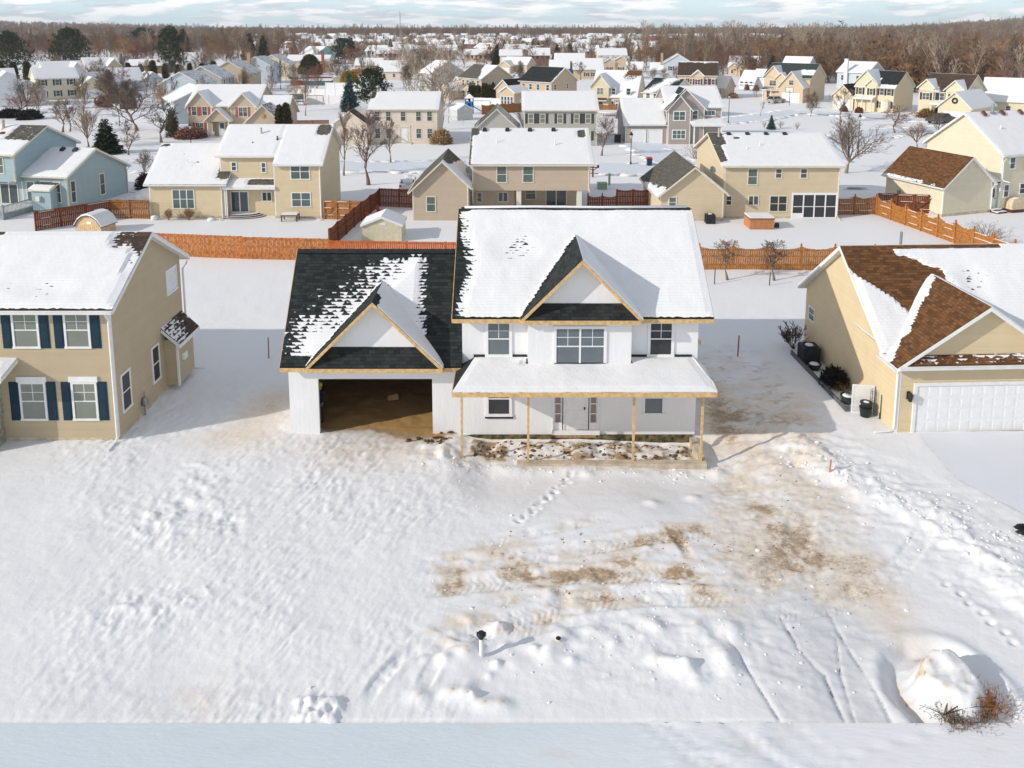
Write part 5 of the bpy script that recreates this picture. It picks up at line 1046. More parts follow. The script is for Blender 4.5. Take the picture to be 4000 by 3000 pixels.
    col = mixc(t, sstep(t, math_(t,'ADD',A['dark'],math_(t,'MULTIPLY',math_(t,'SUBTRACT',n1,.5),.5)), .2, .9), col, (.05,.05,.052))
    LK(t, col, b.inputs['Base Color']); b.inputs['Roughness'].default_value = .75; b.inputs['Specular IOR Level'].default_value = .25
    bn = N(t, 'ShaderNodeBump'); bn.inputs['Strength'].default_value = .32; bn.inputs['Distance'].default_value = .05
    LK(t, math_(t,'ADD',noise(t, P, 5.0, 5.0, .65),math_(t,'MULTIPLY',noise(t,P,1.1,3.0),.8)), bn.inputs['Height']); LK(t, bn.outputs[0], b.inputs['Normal'])
    me.materials.append(m); o = bpy.data.objects.new('ground', me); COL.objects.link(o); tag(o, 'snow covered building lot and neighbourhood ground', 'ground', kind='structure')
build_ground()
def sheet(name, pts, z, m, label, sub=0):
    b = MB(); b.poly([(x,y,z) for x,y in pts]); o = b.build(name, m); return tag(o, label, 'road', kind='structure')
def streetmat():
    m, t, b = newmat('shade_tinted_street'); c = N(t, 'ShaderNodeTexCoord'); P = c.outputs['Object']
    s = N(t,'ShaderNodeSeparateXYZ'); LK(t,P,s.inputs[0])
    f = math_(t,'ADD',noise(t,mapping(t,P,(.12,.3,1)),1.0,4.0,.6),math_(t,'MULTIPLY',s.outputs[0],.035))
    col = mixc(t, sstep(t,f,.35,.8), (.66,.73,.78), (.81,.815,.84))  # bluish shade of the left side put into the snow colour
    stn = math_(t,'MULTIPLY',noise(t,mapping(t,P,(.5,1.2,1)),1.0,4.0),.55)
    col = mixc(t, math_(t,'MULTIPLY',sstep(t,stn,.30,.42),.35), col, (.60,.55,.48)); LK(t,col,b.inputs['Base Color'])
    b.inputs['Roughness'].default_value = .7; bn = N(t,'ShaderNodeBump'); bn.inputs['Strength'].default_value = .35; bn.inputs['Distance'].default_value = .04
    LK(t, noise(t,mapping(t,P,(1,3,1),(0,0,.5)),3.0,5.0,.65), bn.inputs['Height']); LK(t,bn.outputs[0],b.inputs['Normal']); return m
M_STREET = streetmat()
def front_street():
    xs = np.linspace(-70, 70, 700); ys = np.concatenate([[2.,8.],np.linspace(12.5, 17.62, 84)])
    Xg, Yg = np.meshgrid(xs, ys); x = Xg.ravel(); y = Yg.ravel(); z = .004+.015*(fbm(x*.6,y*1.5,3,3)-.5)
    def rut(x0, sl, w, dp): 
        c = x0+(17.6-y)*sl; return -dp*np.exp(-((x-c)/w)**2)+dp*.8*np.exp(-((np.abs(x-c)-w*1.8)/(w*.6))**2)
    z += rut(3.4,.95,.10,.05)+rut(3.9,.95,.1,.04)+rut(5.4,.9,.14,.04)+rut(7.0,.7,.12,.03)
    for t in range(7): z += -.05*np.exp(-(((x-(6.6+t*.75))/.16)**2+((y-(16.3+t*.21))/.1)**2))
    z += smooth(2.5,4,x)*(1-smooth(6,7,x))*.05*smooth(.55,.7,fbm(x*1.6,y*2.2,9,3))
    b = MB(); n = len(xs); m = len(ys); V = np.stack([x,y,z-.05*(y<12)],1); idx = np.arange(n*m).reshape(m,n)
    b.v = V.tolist(); b.f = np.stack([idx[:-1,:-1].ravel(),idx[:-1,1:].ravel(),idx[1:,1:].ravel(),idx[1:,:-1].ravel()],1).tolist(); b.m = [0]*len(b.f)
    o = b.build('street', M_STREET, None, True); tag(o, 'snowy street strip with bluish shade painted at left along the bottom of the photo', 'road', kind='structure')
front_street()
M_FSTREET = snowmat('far_street_snow', (.70,.74,.80), .25, 1.5)
def ribbon(name, pts, w, label, z=.004):
    pts = [np.array(p, float) for p in pts]; b = MB(); n = len(pts)
    L = []
    for i, p in enumerate(pts):
        d = pts[min(i+1,n-1)]-pts[max(i-1,0)]; d /= np.linalg.norm(d); q = np.array((-d[1],d[0])); L.append((p+q*w/2,p-q*w/2))
    for i in range(n-1):
        a,c = L[i]; e,f = L[i+1]; b.poly([(c[0],c[1],z+.1),(f[0],f[1],z+.1),(e[0],e[1],z+.1),(a[0],a[1],z+.1)])
    o = b.build(name, M_FSTREET); tag(o, label, 'road', kind='structure')
    k = MB(); rr = random.Random(len(pts)+int(w*10))     # ploughed banks on both sides
    for side in (0,1):
        for i in range(n-1):
            A, B = L[i][side], L[i+1][side]; m = int(np.linalg.norm(B-A)/1.3)+1
            for j in range(m):
                if rr.random() < .72: p = A+(B-A)*(j+rr.random())/m; k.blob((p[0]+rr.uniform(-.4,.4),p[1]+rr.uniform(-.4,.4),.05), (rr.uniform(.6,1.6),rr.uniform(.4,.9),rr.uniform(.08,.2)), 8, 4, .25, 0, rr.random())
    o = k.build('snow_bank', M_SNOW, None, True); tag(o, 'lumpy ploughed snow along '+label.split(',')[0], 'snow bank', kind='structure')
ribbon('street', [(-90,97),(-50,98.5),(-15,98),(10,97),(28,94),(38,101),(46,113),(52,122),(62,131),(78,136)], 7.5, 'snowy street behind the second row of houses')
ribbon('street', [(33,143),(45,150),(58,163),(74,152),(95,132)], 7, 'snowy street curving past the cream houses', .012)
ribbon('street', [(-125,140),(-100,158),(-92,180),(-96,215),(-104,260),(-112,330)], 7, 'snowy street of the far left houses', .008)
ribbon('driveway', [(19.5,118),(20,108),(22,99)], 5.5, 'snowy driveway of the twin garage doors', .016)
b = MB(); b.poly([(17.4,31.95,.06),(27,32.3,.06),(27,20,.02),(22.5,20,.02),(19.3,24.5,.03),(17.2,28.5,.05)]); tag(b.build('driveway', snowmat('drive_snow',(.74,.76,.81),.15,3)), 'flat snowy driveway before the panelled garage door', 'driveway', kind='structure')

# ---------------------------------------------------------------- fences
M_CEDAR = mat('stained_cedar', (.46,.155,.035), .8, .28, 5.0, bump=.25, col2=(.50,.19,.05)); M_REDW = mat('dark_red_fence', (.20,.062,.025), .8, .28, 5.0, bump=.25); M_BROWNF = mat('brown_fence', (.30,.125,.035), .8, .25, 5.0, bump=.25); M_GOLD = mat('honey_fence', (.40,.165,.042), .8, .25, 5, bump=.25)
def fence(label, pts, hgt, m, bay=2.4, scal=0.0, rails=1, snowy=False, alt=False, cap=False, board=.14, gap=.016, group=None, newpost=None, gate=None, name='wood_fence'):
    t = thing(name, label, 'fence', (pts[0][0], pts[0][1], 0), 0, group); O = np.array(pts[0], float); rr = random.Random(int(abs(O[0]*97+O[1]*31)))
    for A, B in zip(pts[:-1], pts[1:]):
        A = np.array(A,float)-O; B = np.array(B,float)-O; L = np.linalg.norm(B-A); e = (B-A)/L; q = np.array((-e[1],e[0])); nb = max(1,int(round(L/bay))); bl = L/nb
        for i in range(nb+1):
            p = A+e*bl*i; ph = hgt+(.12 if cap else .0)
            mb = MB(); s = .055; c = [p-e*s-q*s*rails+q*.0, p+e*s-q*s*rails, p+e*s+q*s, p-e*s+q*s]
            c = [p-e*s-q*s, p+e*s-q*s, p+e*s+q*s, p-e*s+q*s]
            mb.hexa([(k[0],k[1],-.3) for k in c]+[(k[0],k[1],ph) for k in c])
            if cap: mb.hexa([(*(p+(k-p)*1.25),ph) for k in c]+[(*(p+(k-p)*.15),ph+.14) for k in c])
            mb.build('post', m if not (newpost and i in newpost) else M_WOOD, t)
        for i in range(nb):
            mb = MB(); n = max(1,int(bl/(board+gap)))
            for j in range(n):
                f = (j+.5)/n; u = bl*(i+f); top = hgt-scal*(1-(2*f-1)**2)+rr.uniform(-.012,.012)
                off = q*(.055 if not (alt and j%2) else .03)*(-rails)
                p = A+e*u+off; w = board/2; th = .011
                c = [p-e*w-q*th, p+e*w-q*th, p+e*w+q*th, p-e*w+q*th]
                mb.hexa([(k[0],k[1],-.05) for k in c]+[(k[0],k[1],top) for k in c])
            p0 = A+e*bl*i; p1 = A+e*bl*(i+1)
            for z in (.3, hgt*.55, hgt-.2-scal*.6):
                o1 = q*.0; mb.hexa([(*(p0-q*.04),z),(*(p1-q*.04),z),(*(p1+q*.045),z),(*(p0+q*.045),z),(*(p0-q*.04),z+.09),(*(p1-q*.04),z+.09),(*(p1+q*.045),z+.09),(*(p0+q*.045),z+.09)])
            pan = mb.build('picket_panel', m, t)
            if snowy and rr.random() < .8:
                sb = MB()
                for z in (.39, hgt*.55+.09, hgt-.11-scal*.6):
                    a_, c_ = rr.uniform(0,.35), rr.uniform(.5,1); P0 = p0+(p1-p0)*a_; P1 = p0+(p1-p0)*c_
                    sb.hexa([(*(P0-q*.05),z+.002),(*(P1-q*.05),z+.002),(*(P1+q*.05),z+.002),(*(P0+q*.05),z+.002),(*(P0-q*.035),z+.032),(*(P1-q*.035),z+.02),(*(P1+q*.035),z+.02),(*(P0+q*.035),z+.032)])
                sb.build('rail_snow', M_SNOW, pan)
            if gate and i in gate:
                gb = MB(); d0 = A+e*(bl*i+.1); d1 = A+e*(bl*(i+1)-.1); gb.tube([(*(d0+q*-.09),.35),(*(d1+q*-.09),hgt-.3)], .05, 4); gb.build('gate_brace', m, t)
    return t
fence('long cedar fence behind the white house garage, boards on both sides', [(-27.5,59.2),(-20.4,58.2)], 1.75, M_CEDAR, 2.45, 0, alt=True, newpost=[1])
fence('bright cedar fence running right from the long cedar fence', [(-20.3,58.15),(-13.7,57.6)], 1.72, M_CEDAR, 2.4, 0, alt=True)
fence('orange red cedar fence just above the black garage ridge', [(-13.6,57.6),(-2.0,57.0)], 1.6, mat('orange_red_cedar',(.48,.125,.03),.8,.2,5,bump=.2), 2.9, 0, group=None)
fence('scalloped cedar fence behind the two small leafless trees', [(8,55.9),(13.5,55.55),(23.2,55.4),(26,55.3)], 1.72, M_GOLD, 2.45, .2, cap=True)
fence('scalloped orange fence stepping away diagonally with snow on its rails', [(37.2,54.6),(33.9,72.3)], 1.75, M_GOLD, 2.1, .26, snowy=True, cap=True, rails=1)
fence('brown scalloped fence from the screened porch to the diagonal fence', [(29.9,72.4),(33.9,72.5)], 1.75, M_BROWNF, 2.0, .2, snowy=True, cap=True, rails=-1)
fence('dark red gated fence leaning on the brown roofed garage', [(34.6,73.6),(39.3,72.8)], 1.8, M_REDW, 1.6, 0, snowy=True, gate=[2], rails=-1)
fence('brown fence running diagonally from the blue house yard', [(-40.8,66.4),(-36.7,71.0)], 1.7, M_REDW, 2.4, 0, snowy=True, rails=-1)
fence('reddish brown fence between the blue house yard and the beige wing', [(-36.7,71.0),(-33.0,70.7)], 1.75, M_BROWNF, 1.85, 0, snowy=True, rails=-1)
fence('honey coloured fence with a braced gate beside the beige house', [(-17.1,70.8),(-13.6,70.3)], 1.75, M_GOLD, 1.2, 0, gate=[0], snowy=True, rails=-1)
fence('dark brown fence running back towards the pinkish tan house', [(-14.3,60.5),(-13.6,70.2),(-12.9,76.0)], 1.75, M_REDW, 2.4, .15, rails=-1)
fence('dark red fence left of the pinkish tan house wing', [(-12.9,76.0),(-9.0,75.4)], 1.8, M_REDW, 1.95, 0, snowy=False)
fence('low dark red scalloped fence right of the pinkish tan house', [(7.4,76),(10.2,76)], 1.1, M_REDW, 1.4, .2, cap=True)
fence('dark red fence before the grey roofed wing', [(10.2,76),(13.4,76)], 1.7, M_REDW, 1.6, .12)
fence('short cedar fence beside the tan gabled garage', [(-36.2,133),(-31,133.6)], 1.8, M_CEDAR, 2.6, 0)
fence('brown scalloped fence behind the shuttered grey house garage', [(-6.0,158.2),(2.2,163.9)], 2.0, M_BROWNF, 2.4, .25)
fence('brown scalloped fence before the light yellow house', [(13.6,162),(22.5,160.5)], 1.9, M_BROWNF, 2.4, .3)
fence('brown fence around the round grey brown tree', [(-58,290),(-47,288)], 2.2, M_REDW, 3, 0)
def vinyl(label, pts, hgt, bay=2.6):
    t = thing('vinyl_fence', label, 'fence', (pts[0][0],pts[0][1],0)); O = np.array(pts[0],float)
    for A, B in zip(pts[:-1], pts[1:]):
        A = np.array(A,float)-O; B = np.array(B,float)-O; L = np.linalg.norm(B-A); e = (B-A)/L; q = np.array((-e[1],e[0])); nb = max(1,int(round(L/bay))); bl = L/nb
        for i in range(nb+1):
            p = A+e*bl*i; s = .09; c = [p-e*s-q*s,p+e*s-q*s,p+e*s+q*s,p-e*s+q*s]; m = MB(); m.hexa([(k[0],k[1],-.2) for k in c]+[(k[0],k[1],hgt+.1) for k in c]); m.build('post', M_WHITE, t)
        for i in range(nb):
            p0 = A+e*(bl*i+.09); p1 = A+e*(bl*(i+1)-.09); m = MB()
            for z0, z1, s in ((0,hgt-.1,.025),(hgt-.1,hgt,.05),(0,.15,.05)): m.hexa([(*(p0-q*s),z0),(*(p1-q*s),z0),(*(p1+q*s),z0),(*(p0+q*s),z0),(*(p0-q*s),z1),(*(p1-q*s),z1),(*(p1+q*s),z1),(*(p0+q*s),z1)])
            m.build('vinyl_panel', M_WHITE, t)
vinyl('white vinyl fence behind the red swing set', [(-50,181),(-36,179)], 2.0)
vinyl('second white vinyl fence one garden further back', [(-55,201),(-39,198)], 2.0)
vinyl('farthest white vinyl fence below the pool deck', [(-52,222),(-42,220.5)], 2.0)
vinyl('white vinyl fence with sagging top before the pointed evergreens', [(-9.2,179),(2,175)], 1.6)
def chain(label, pts, hgt=1.3):
    t = thing('chain_link_fence', label, 'fence', (pts[0][0],pts[0][1],0)); O = np.array(pts[0],float)
    for A, B in zip(pts[:-1], pts[1:]):
        A = np.array(A,float)-O; B = np.array(B,float)-O; L = np.linalg.norm(B-A); n = max(1,int(L/2.5))
        for i in range(n+1): p = A+(B-A)*i/n; m = MB(); m.tube([(p[0],p[1],-.2),(p[0],p[1],hgt)], .035, 5); m.build('post', M_GREYMET, t)
        m = MB(); m.tube([(*A,hgt),(*B,hgt)], .025, 4)
        for k in range(5): m.tube([(*A,.15+k*.25),(*B,.15+k*.25)], .008, 3)
        m.build('wire_mesh', M_GREYMET, t)
chain('chain link fence around the pale shed', [(-14.5,150),(-11.5,143.5),(-6.0,139.5)])
# ---------------------------------------------------------------- trees
def segs_mesh(S, n=3):
    """S: array of segments (p0 xyz, p1 xyz, r0, r1) -> verts, faces as tapered prisms"""
    S = np.array(S); P0 = S[:,:3]; P1 = S[:,3:6]; r0 = S[:,6]; r1 = S[:,7]
    D = P1-P0; D /= np.linalg.norm(D,axis=1)[:,None]+1e-9; up = np.where(np.abs(D[:,2:3])<.9, np.array([[0,0,1.]]), np.array([[1.,0,0]]))
    a = np.cross(D, up); a /= np.linalg.norm(a,axis=1)[:,None]+1e-9; b = np.cross(D, a); V = []
    for P, r in ((P0,r0),(P1,r1)):
        for j in range(n): t = 2*pi*j/n; V.append(P+r[:,None]*(cos(t)*a+sin(t)*b))
    V = np.stack(V,1).reshape(-1,3); m = len(S); base = (np.arange(m)*2*n)[:,None]; F = []
    for j in range(n): F.append(np.concatenate([base+j, base+(j+1)%n, base+n+(j+1)%n, base+n+j],1))
    return V, np.concatenate(F)
def mesh_np(name, parts, mats):
    V = []; F = []; M = []; k = 0
    for v, f, mi in parts: V.append(v); F.append(f+k); M.append(np.full(len(f),mi)); k += len(v)
    V = np.concatenate(V); me = bpy.data.meshes.new(name); me.vertices.add(len(V)); me.vertices.foreach_set('co', V.astype(np.float32).ravel())
    q = F[0].shape[1]; F = np.concatenate(F); me.loops.add(F.size); me.loops.foreach_set('vertex_index', F.astype(np.int32).ravel())
    me.polygons.add(len(F)); me.polygons.foreach_set('loop_start', (np.arange(len(F))*q).astype(np.int32)); me.update(calc_edges=True)
    for mm in mats: me.materials.append(mm)
    if len(mats) > 1: me.polygons.foreach_set('material_index', np.concatenate(M).astype(np.int32))
    return me
def grow(seed, style, H=8.0, dens=1.0, rmin=.012):
    """bare tree skeleton of height about H; returns trunk segments and crown segments"""
    rr = np.random.default_rng(seed); tr = []; cr = []
    st = dict(bare=(.26,.55,7,.72,.13,0), vase=(.20,.62,8,.72,.10,0), round=(.16,.60,12,.9,.07,0), weep=(.24,.60,8,.95,-.02,-.16), pruned=(.20,.60,9,1.1,.03,.0), big=(.14,.60,13,.95,.09,0), sap=(.4,.40,5,.6,.12,0), sap2=(.32,.55,6,.65,.16,0), pop=(.04,.85,6,.30,.10,0), shrub=(.02,.85,9,.75,.12,0), wood=(.3,.42,8,.6,.16,0))[style]
    th, bl, nb, ang, upw, droop = st
    def walk(p, d, L, r, lev, out, n):
        pts = [p]; rs = [r]; q = p.copy(); dd = d.copy()
        for i in range(n):
            dd = dd+rr.normal(0,.14,3)+np.array([0,0,upw if lev < 3 else upw*.5])+np.array([0,0,droop*(i/n)*2.2*(lev>1)]); dd /= np.linalg.norm(dd); q = q+dd*L/n; rn = max(rmin, r*(1-.75*(i+1)/n))
            out.append((*pts[-1],*q,rs[-1],rn)); pts.append(q); rs.append(rn)
        return pts, rs
    def side(d, a):
        v = rr.normal(0,1,3); v -= v@d*d; v /= np.linalg.norm(v)+1e-9; return d*cos(a)+v*sin(a)
    R0 = H*.021 if style != 'pop' else H*.010
    def br(p, d, L, r, lev):
        pts, rs = walk(p, d, L, r, lev, cr, 5 if lev == 1 else (4 if lev == 2 else 3))
        if lev >= 4 or L < .22: return
        k = {1: int(9*dens), 2: int(6*dens), 3: max(1,int(4*dens))}[lev]
        for i in range(k):
            f = .25+.75*(i+rr.random())/k; j = min(len(pts)-2, int(f*(len(pts)-1))); fr = f*(len(pts)-1)-j; b = pts[j]*(1-fr)+pts[j+1]*fr
            dj = pts[j+1]-pts[j]; dj = dj/np.linalg.norm(dj); br(b, side(dj, rr.uniform(.32,.78)), L*rr.uniform(.38,.62)*(1.15-.5*f), max(rmin, rs[j]*.55), lev+1)
    if style == 'shrub':
        for i in range(int(14*dens)):
            a = rr.uniform(0,2*pi); t = rr.uniform(.05,.75); d = np.array([sin(t)*cos(a), sin(t)*sin(a), cos(t)]); br(np.array([.06*cos(a),.06*sin(a),0]), d, H*rr.uniform(.6,.95), H*.012, 2)
        tr.append((0,0,-.2,0,0,.25,H*.03,H*.02)); return tr, cr
    lean = np.array([rr.normal(0,.04),rr.normal(0,.04),1.]); lean /= np.linalg.norm(lean)
    hs = H*th; tp, trs = walk(np.array([0,0,-.25]), lean, hs+.25, R0*1.25, 1, tr, 3)
    trs[-1] = R0*.9
    if style in ('vase','pruned','pop'):
        for i in range(nb):
            a = 2*pi*i/nb+rr.uniform(-.4,.4); t = ang*rr.uniform(.35,.95) if i else .1; d = np.array([sin(t)*cos(a), sin(t)*sin(a), cos(t)]); br(tp[-1], d, H*bl*rr.uniform(.75,1.15)*(1.0), R0*.62, 1)
    else:
        lead, lr = walk(tp[-1], lean, H*(1-th)*.86, R0*.85, 1, cr, 6)
        for i in range(nb*2 if style != 'sap' else nb):
            f = (i+rr.random())/(nb*2 if style != 'sap' else nb); j = min(len(lead)-2, int(f*(len(lead)-1))); b = lead[j]+(lead[j+1]-lead[j])*(f*(len(lead)-1)-j)
            a = i*2.4+rr.uniform(-.4,.4); t = ang*rr.uniform(.75,1.15)*(1-.35*f); d = np.array([sin(t)*cos(a), sin(t)*sin(a), cos(t)])
            prof = {'pop': .9-.6*f, 'round': 1.05*sqrt(max(.05,1-(1.25*f-.35)**2)), 'big': 1.0-.55*f, 'wood': .9-.5*f}.get(style, .95*sqrt(max(.08,1-(1.2*f-.3)**2)))
            br(b, d, H*bl*prof*rr.uniform(.75,1.15)*(.72 if style not in ('pop',) else .62), max(rmin, lr[j]*.5), 1 if style in ('big',) or i % 2 == 0 else 2)
    return tr, cr
def bark(name, c, var=.35):
    m, t, b = newmat(name); b.inputs['Roughness'].default_value = .9; b.inputs['Specular IOR Level'].default_value = .15
    oi = N(t,'ShaderNodeObjectInfo'); cc = N(t,'ShaderNodeTexCoord')
    f = math_(t,'ADD',math_(t,'MULTIPLY',oi.outputs['Random'],.6),math_(t,'MULTIPLY',noise(t,cc.outputs['Object'],1.2,3.0),.4))
    LK(t, mixc(t, f, tuple(x*(1-var) for x in c), tuple(x*(1+var) for x in c)), b.inputs['Base Color']); return m
B_GREY = bark('grey_bark', (.20,.155,.125)); B_RED = bark('reddish_twigs', (.25,.125,.095)); B_PALE = bark('pale_bark', (.36,.29,.225)); B_DARK = bark('dark_bark', (.11,.085,.07)); B_TAN = bark('tan_twigs', (.36,.235,.13)); B_BROWN = bark('brown_twigs', (.25,.165,.105))
B_ORANGE = bark('orange_twigs', (.36,.21,.10)); B_TRUNK = bark('trunk_bark', (.23,.165,.12))
def foliage_mat(name, c, c2):
    m, t, b = newmat(name); b.inputs['Roughness'].default_value = .8; b.inputs['Specular IOR Level'].default_value = .2
    cc = N(t,'ShaderNodeTexCoord'); LK(t, mixc(t, sstep(t,noise(t,cc.outputs['Object'],1.3,4.0,.7),.3,.7), c, c2), b.inputs['Base Color']); return m
L_SPR = foliage_mat('spruce_needles', (.018,.030,.020), (.045,.062,.034)); L_PINE = foliage_mat('pine_needles', (.020,.036,.020), (.050,.070,.030)); L_BLUE = foliage_mat('blue_spruce_needles', (.04,.075,.078), (.09,.135,.13))
L_YEW = foliage_mat('golden_foliage', (.30,.20,.015), (.48,.34,.03)); L_YEWD = foliage_mat('olive_foliage', (.05,.05,.022), (.10,.085,.04)); L_ARB = foliage_mat('arborvitae_foliage', (.028,.034,.012), (.085,.07,.02)); L_BUSH = foliage_mat('rusty_bush_leaves', (.12,.05,.025), (.25,.10,.04))
def leaves(P, Nn, size, rr, n=3):
    """n small triangles around every point, facing roughly along Nn"""
    P = np.repeat(P, n, 0); Nn = np.repeat(Nn, n, 0); m = len(P)
    c = P+rr.normal(0, size*.45, (m,3)); u = rr.normal(0,1,(m,3)); u /= np.linalg.norm(u,axis=1)[:,None]; d = Nn+.7*u; d /= np.linalg.norm(d,axis=1)[:,None]
    w = np.cross(d, rr.normal(0,1,(m,3))); w /= np.linalg.norm(w,axis=1)[:,None]+1e-9; s = size*rr.uniform(.6,1.3,(m,1))
    V = np.stack([c-w*s*.35, c+w*s*.35, c+d*s], 1).reshape(-1,3); return V, np.arange(3*m).reshape(m,3)
def conifer(seed, style, H, Wd):
    rr = np.random.default_rng(seed); P = []; Q = []; bs = []
    if style in ('spruce','bspruce'):
        z = H*.06
        while z < H*.985:
            f = z/H; L = Wd/2*(1-f)**.85*rr.uniform(.85,1.12)+.05; k = max(4,int(11*(1-f)+4))
            for i in range(k):
                a = rr.uniform(0,2*pi); l = L*rr.uniform(.72,1.18); s = max(2,int(l/(H*.028)))
                for j in range(1,s+1):
                    r = l*j/s; zz = z-.28*r+.16*r*r/l
                    P.append((r*cos(a),r*sin(a),zz)); Q.append((cos(a)*.8,sin(a)*.8,.15))
                    wd = .28*(1-j/s)*l
                    for sg in (-1,1): 
                        if wd > H*.012: P.append((r*cos(a)-sg*wd*sin(a),r*sin(a)+sg*wd*cos(a),zz-.05)); Q.append((cos(a)*.5-sg*sin(a)*.5,sin(a)*.5+sg*cos(a)*.5,0))
                bs.append((0,0,z,l*cos(a)*.9,l*sin(a)*.9,z-.2*l,H*.004,H*.0015))
            z += H*.028
        V, F = leaves(np.array(P), np.array(Q), H*.05, rr, 3)
    else:
        n = {'pine': 900, 'bigpine': 1700, 'yew': 1500, 'yewd': 1500, 'arb': 900}[style]; cl = []
        if style in ('pine','bigpine'):
            nc = 46 if style == 'pine' else 80
            for i in range(nc):
                f = (i+.5)/nc; a = i*2.4+rr.uniform(-.5,.5); zc = H*(.16+.82*f) if style == 'pine' else H*(.08+.88*f)
                rad = Wd/2*(sin(pi*min(1,(.30+.62*f)))**.8 if style == 'pine' else sqrt(max(.03,1-f**2.4)))*rr.uniform(.45,1.0)
                s = Wd*(.13 if style == 'pine' else .15)*(1.25-.55*f)*rr.uniform(.8,1.2); cl.append((rad*cos(a),rad*sin(a),zc,s)); bs.append((0,0,zc*.9,rad*cos(a),rad*sin(a),zc,H*.006,H*.002))
            for x,y,zc,s in cl:
                k = n//nc; u = rr.normal(0,1,(k,3)); u /= np.linalg.norm(u,axis=1)[:,None]; P += (np.array((x,y,zc))+u*np.array((s,s,s*.55))*rr.uniform(.65,1.05,(k,1))).tolist(); Q += (u*np.array((1,1,.7))+np.array((0,0,.45))).tolist()
            V, F = leaves(np.array(P), np.array(Q), H*.042 if style == 'pine' else H*.035, rr, 5)
        else:
            for i in range(n):
                f = rr.random(); a = rr.uniform(0,2*pi); prof = {'arb': (1-f**2.2)**.6*(.75+.25*min(1,f*5)), 'yew': (1-f**3)**.5, 'yewd': (1-f**1.8)**.6}[style]
                r = Wd/2*prof*rr.uniform(.78,1.06)*(1+.08*sin(a*5+f*9)); P.append((r*cos(a),r*sin(a),H*(.02+.98*f))); Q.append((cos(a)*.6,sin(a)*.6,.9))
            V, F = leaves(np.array(P), np.array(Q), H*.055 if style == 'arb' else H*.07, rr, 4)
            core = MB(); core.lathe([(Wd*.30*(1 if style!='arb' else 1.1),0),(Wd*.40,H*.25),(Wd*.33,H*.6),(Wd*.12,H*.88),(.02,H*.95)], 0, 0, 10)
            cv = np.array(core.v); cf = np.array([q for f_ in core.f for q in ([(f_[0],f_[1],f_[2]),(f_[0],f_[2],f_[3])] if len(f_)==4 else [(f_[0],f_[i],f_[i+1]) for i in range(1,len(f_)-1)])])
            F = np.concatenate([F, cf+len(V)]); V = np.concatenate([V, cv])
    if not bs: bs = [(0,0,0,0,0,H*.5,.05,.03)]
    ts = [(0,0,-.3,0,0,H*.92 if style in('spruce','bspruce') else H*.75,H*.018,H*.004)]+bs
    return (V, F), segs_mesh(ts, 4)
PROTO = {}
def bare_proto(style, k, H, dens, rmin, mt):
    key = (style,k,round(H),mt.name)
    if key not in PROTO:
        tr, cr = grow(100+k*13+len(style)*7, style, H, dens, rmin)
        zt = max(s[5] for s in cr); sc = H/zt; v,f = segs_mesh(tr,7); v2,f2 = segs_mesh(cr,3)
        PROTO[key] = (mesh_np('trunk',[(v*sc,f,0)],[B_PALE if style=='pop' else B_TRUNK]), mesh_np('crown',[(v2*sc,f2,0)],[mt]), 2*np.percentile(np.abs(v2[:,:2])*sc, 97))
    return PROTO[key]
def plant(name, label, cat, x, y, z, rz, sc, meshes, group=None):
    t = thing(name, label, cat, (x,y,z), rz, group); t.scale = sc
    for nm, me in meshes:
        o = bpy.data.objects.new(nm, me); COL.objects.link(o); o.parent = t
    return t
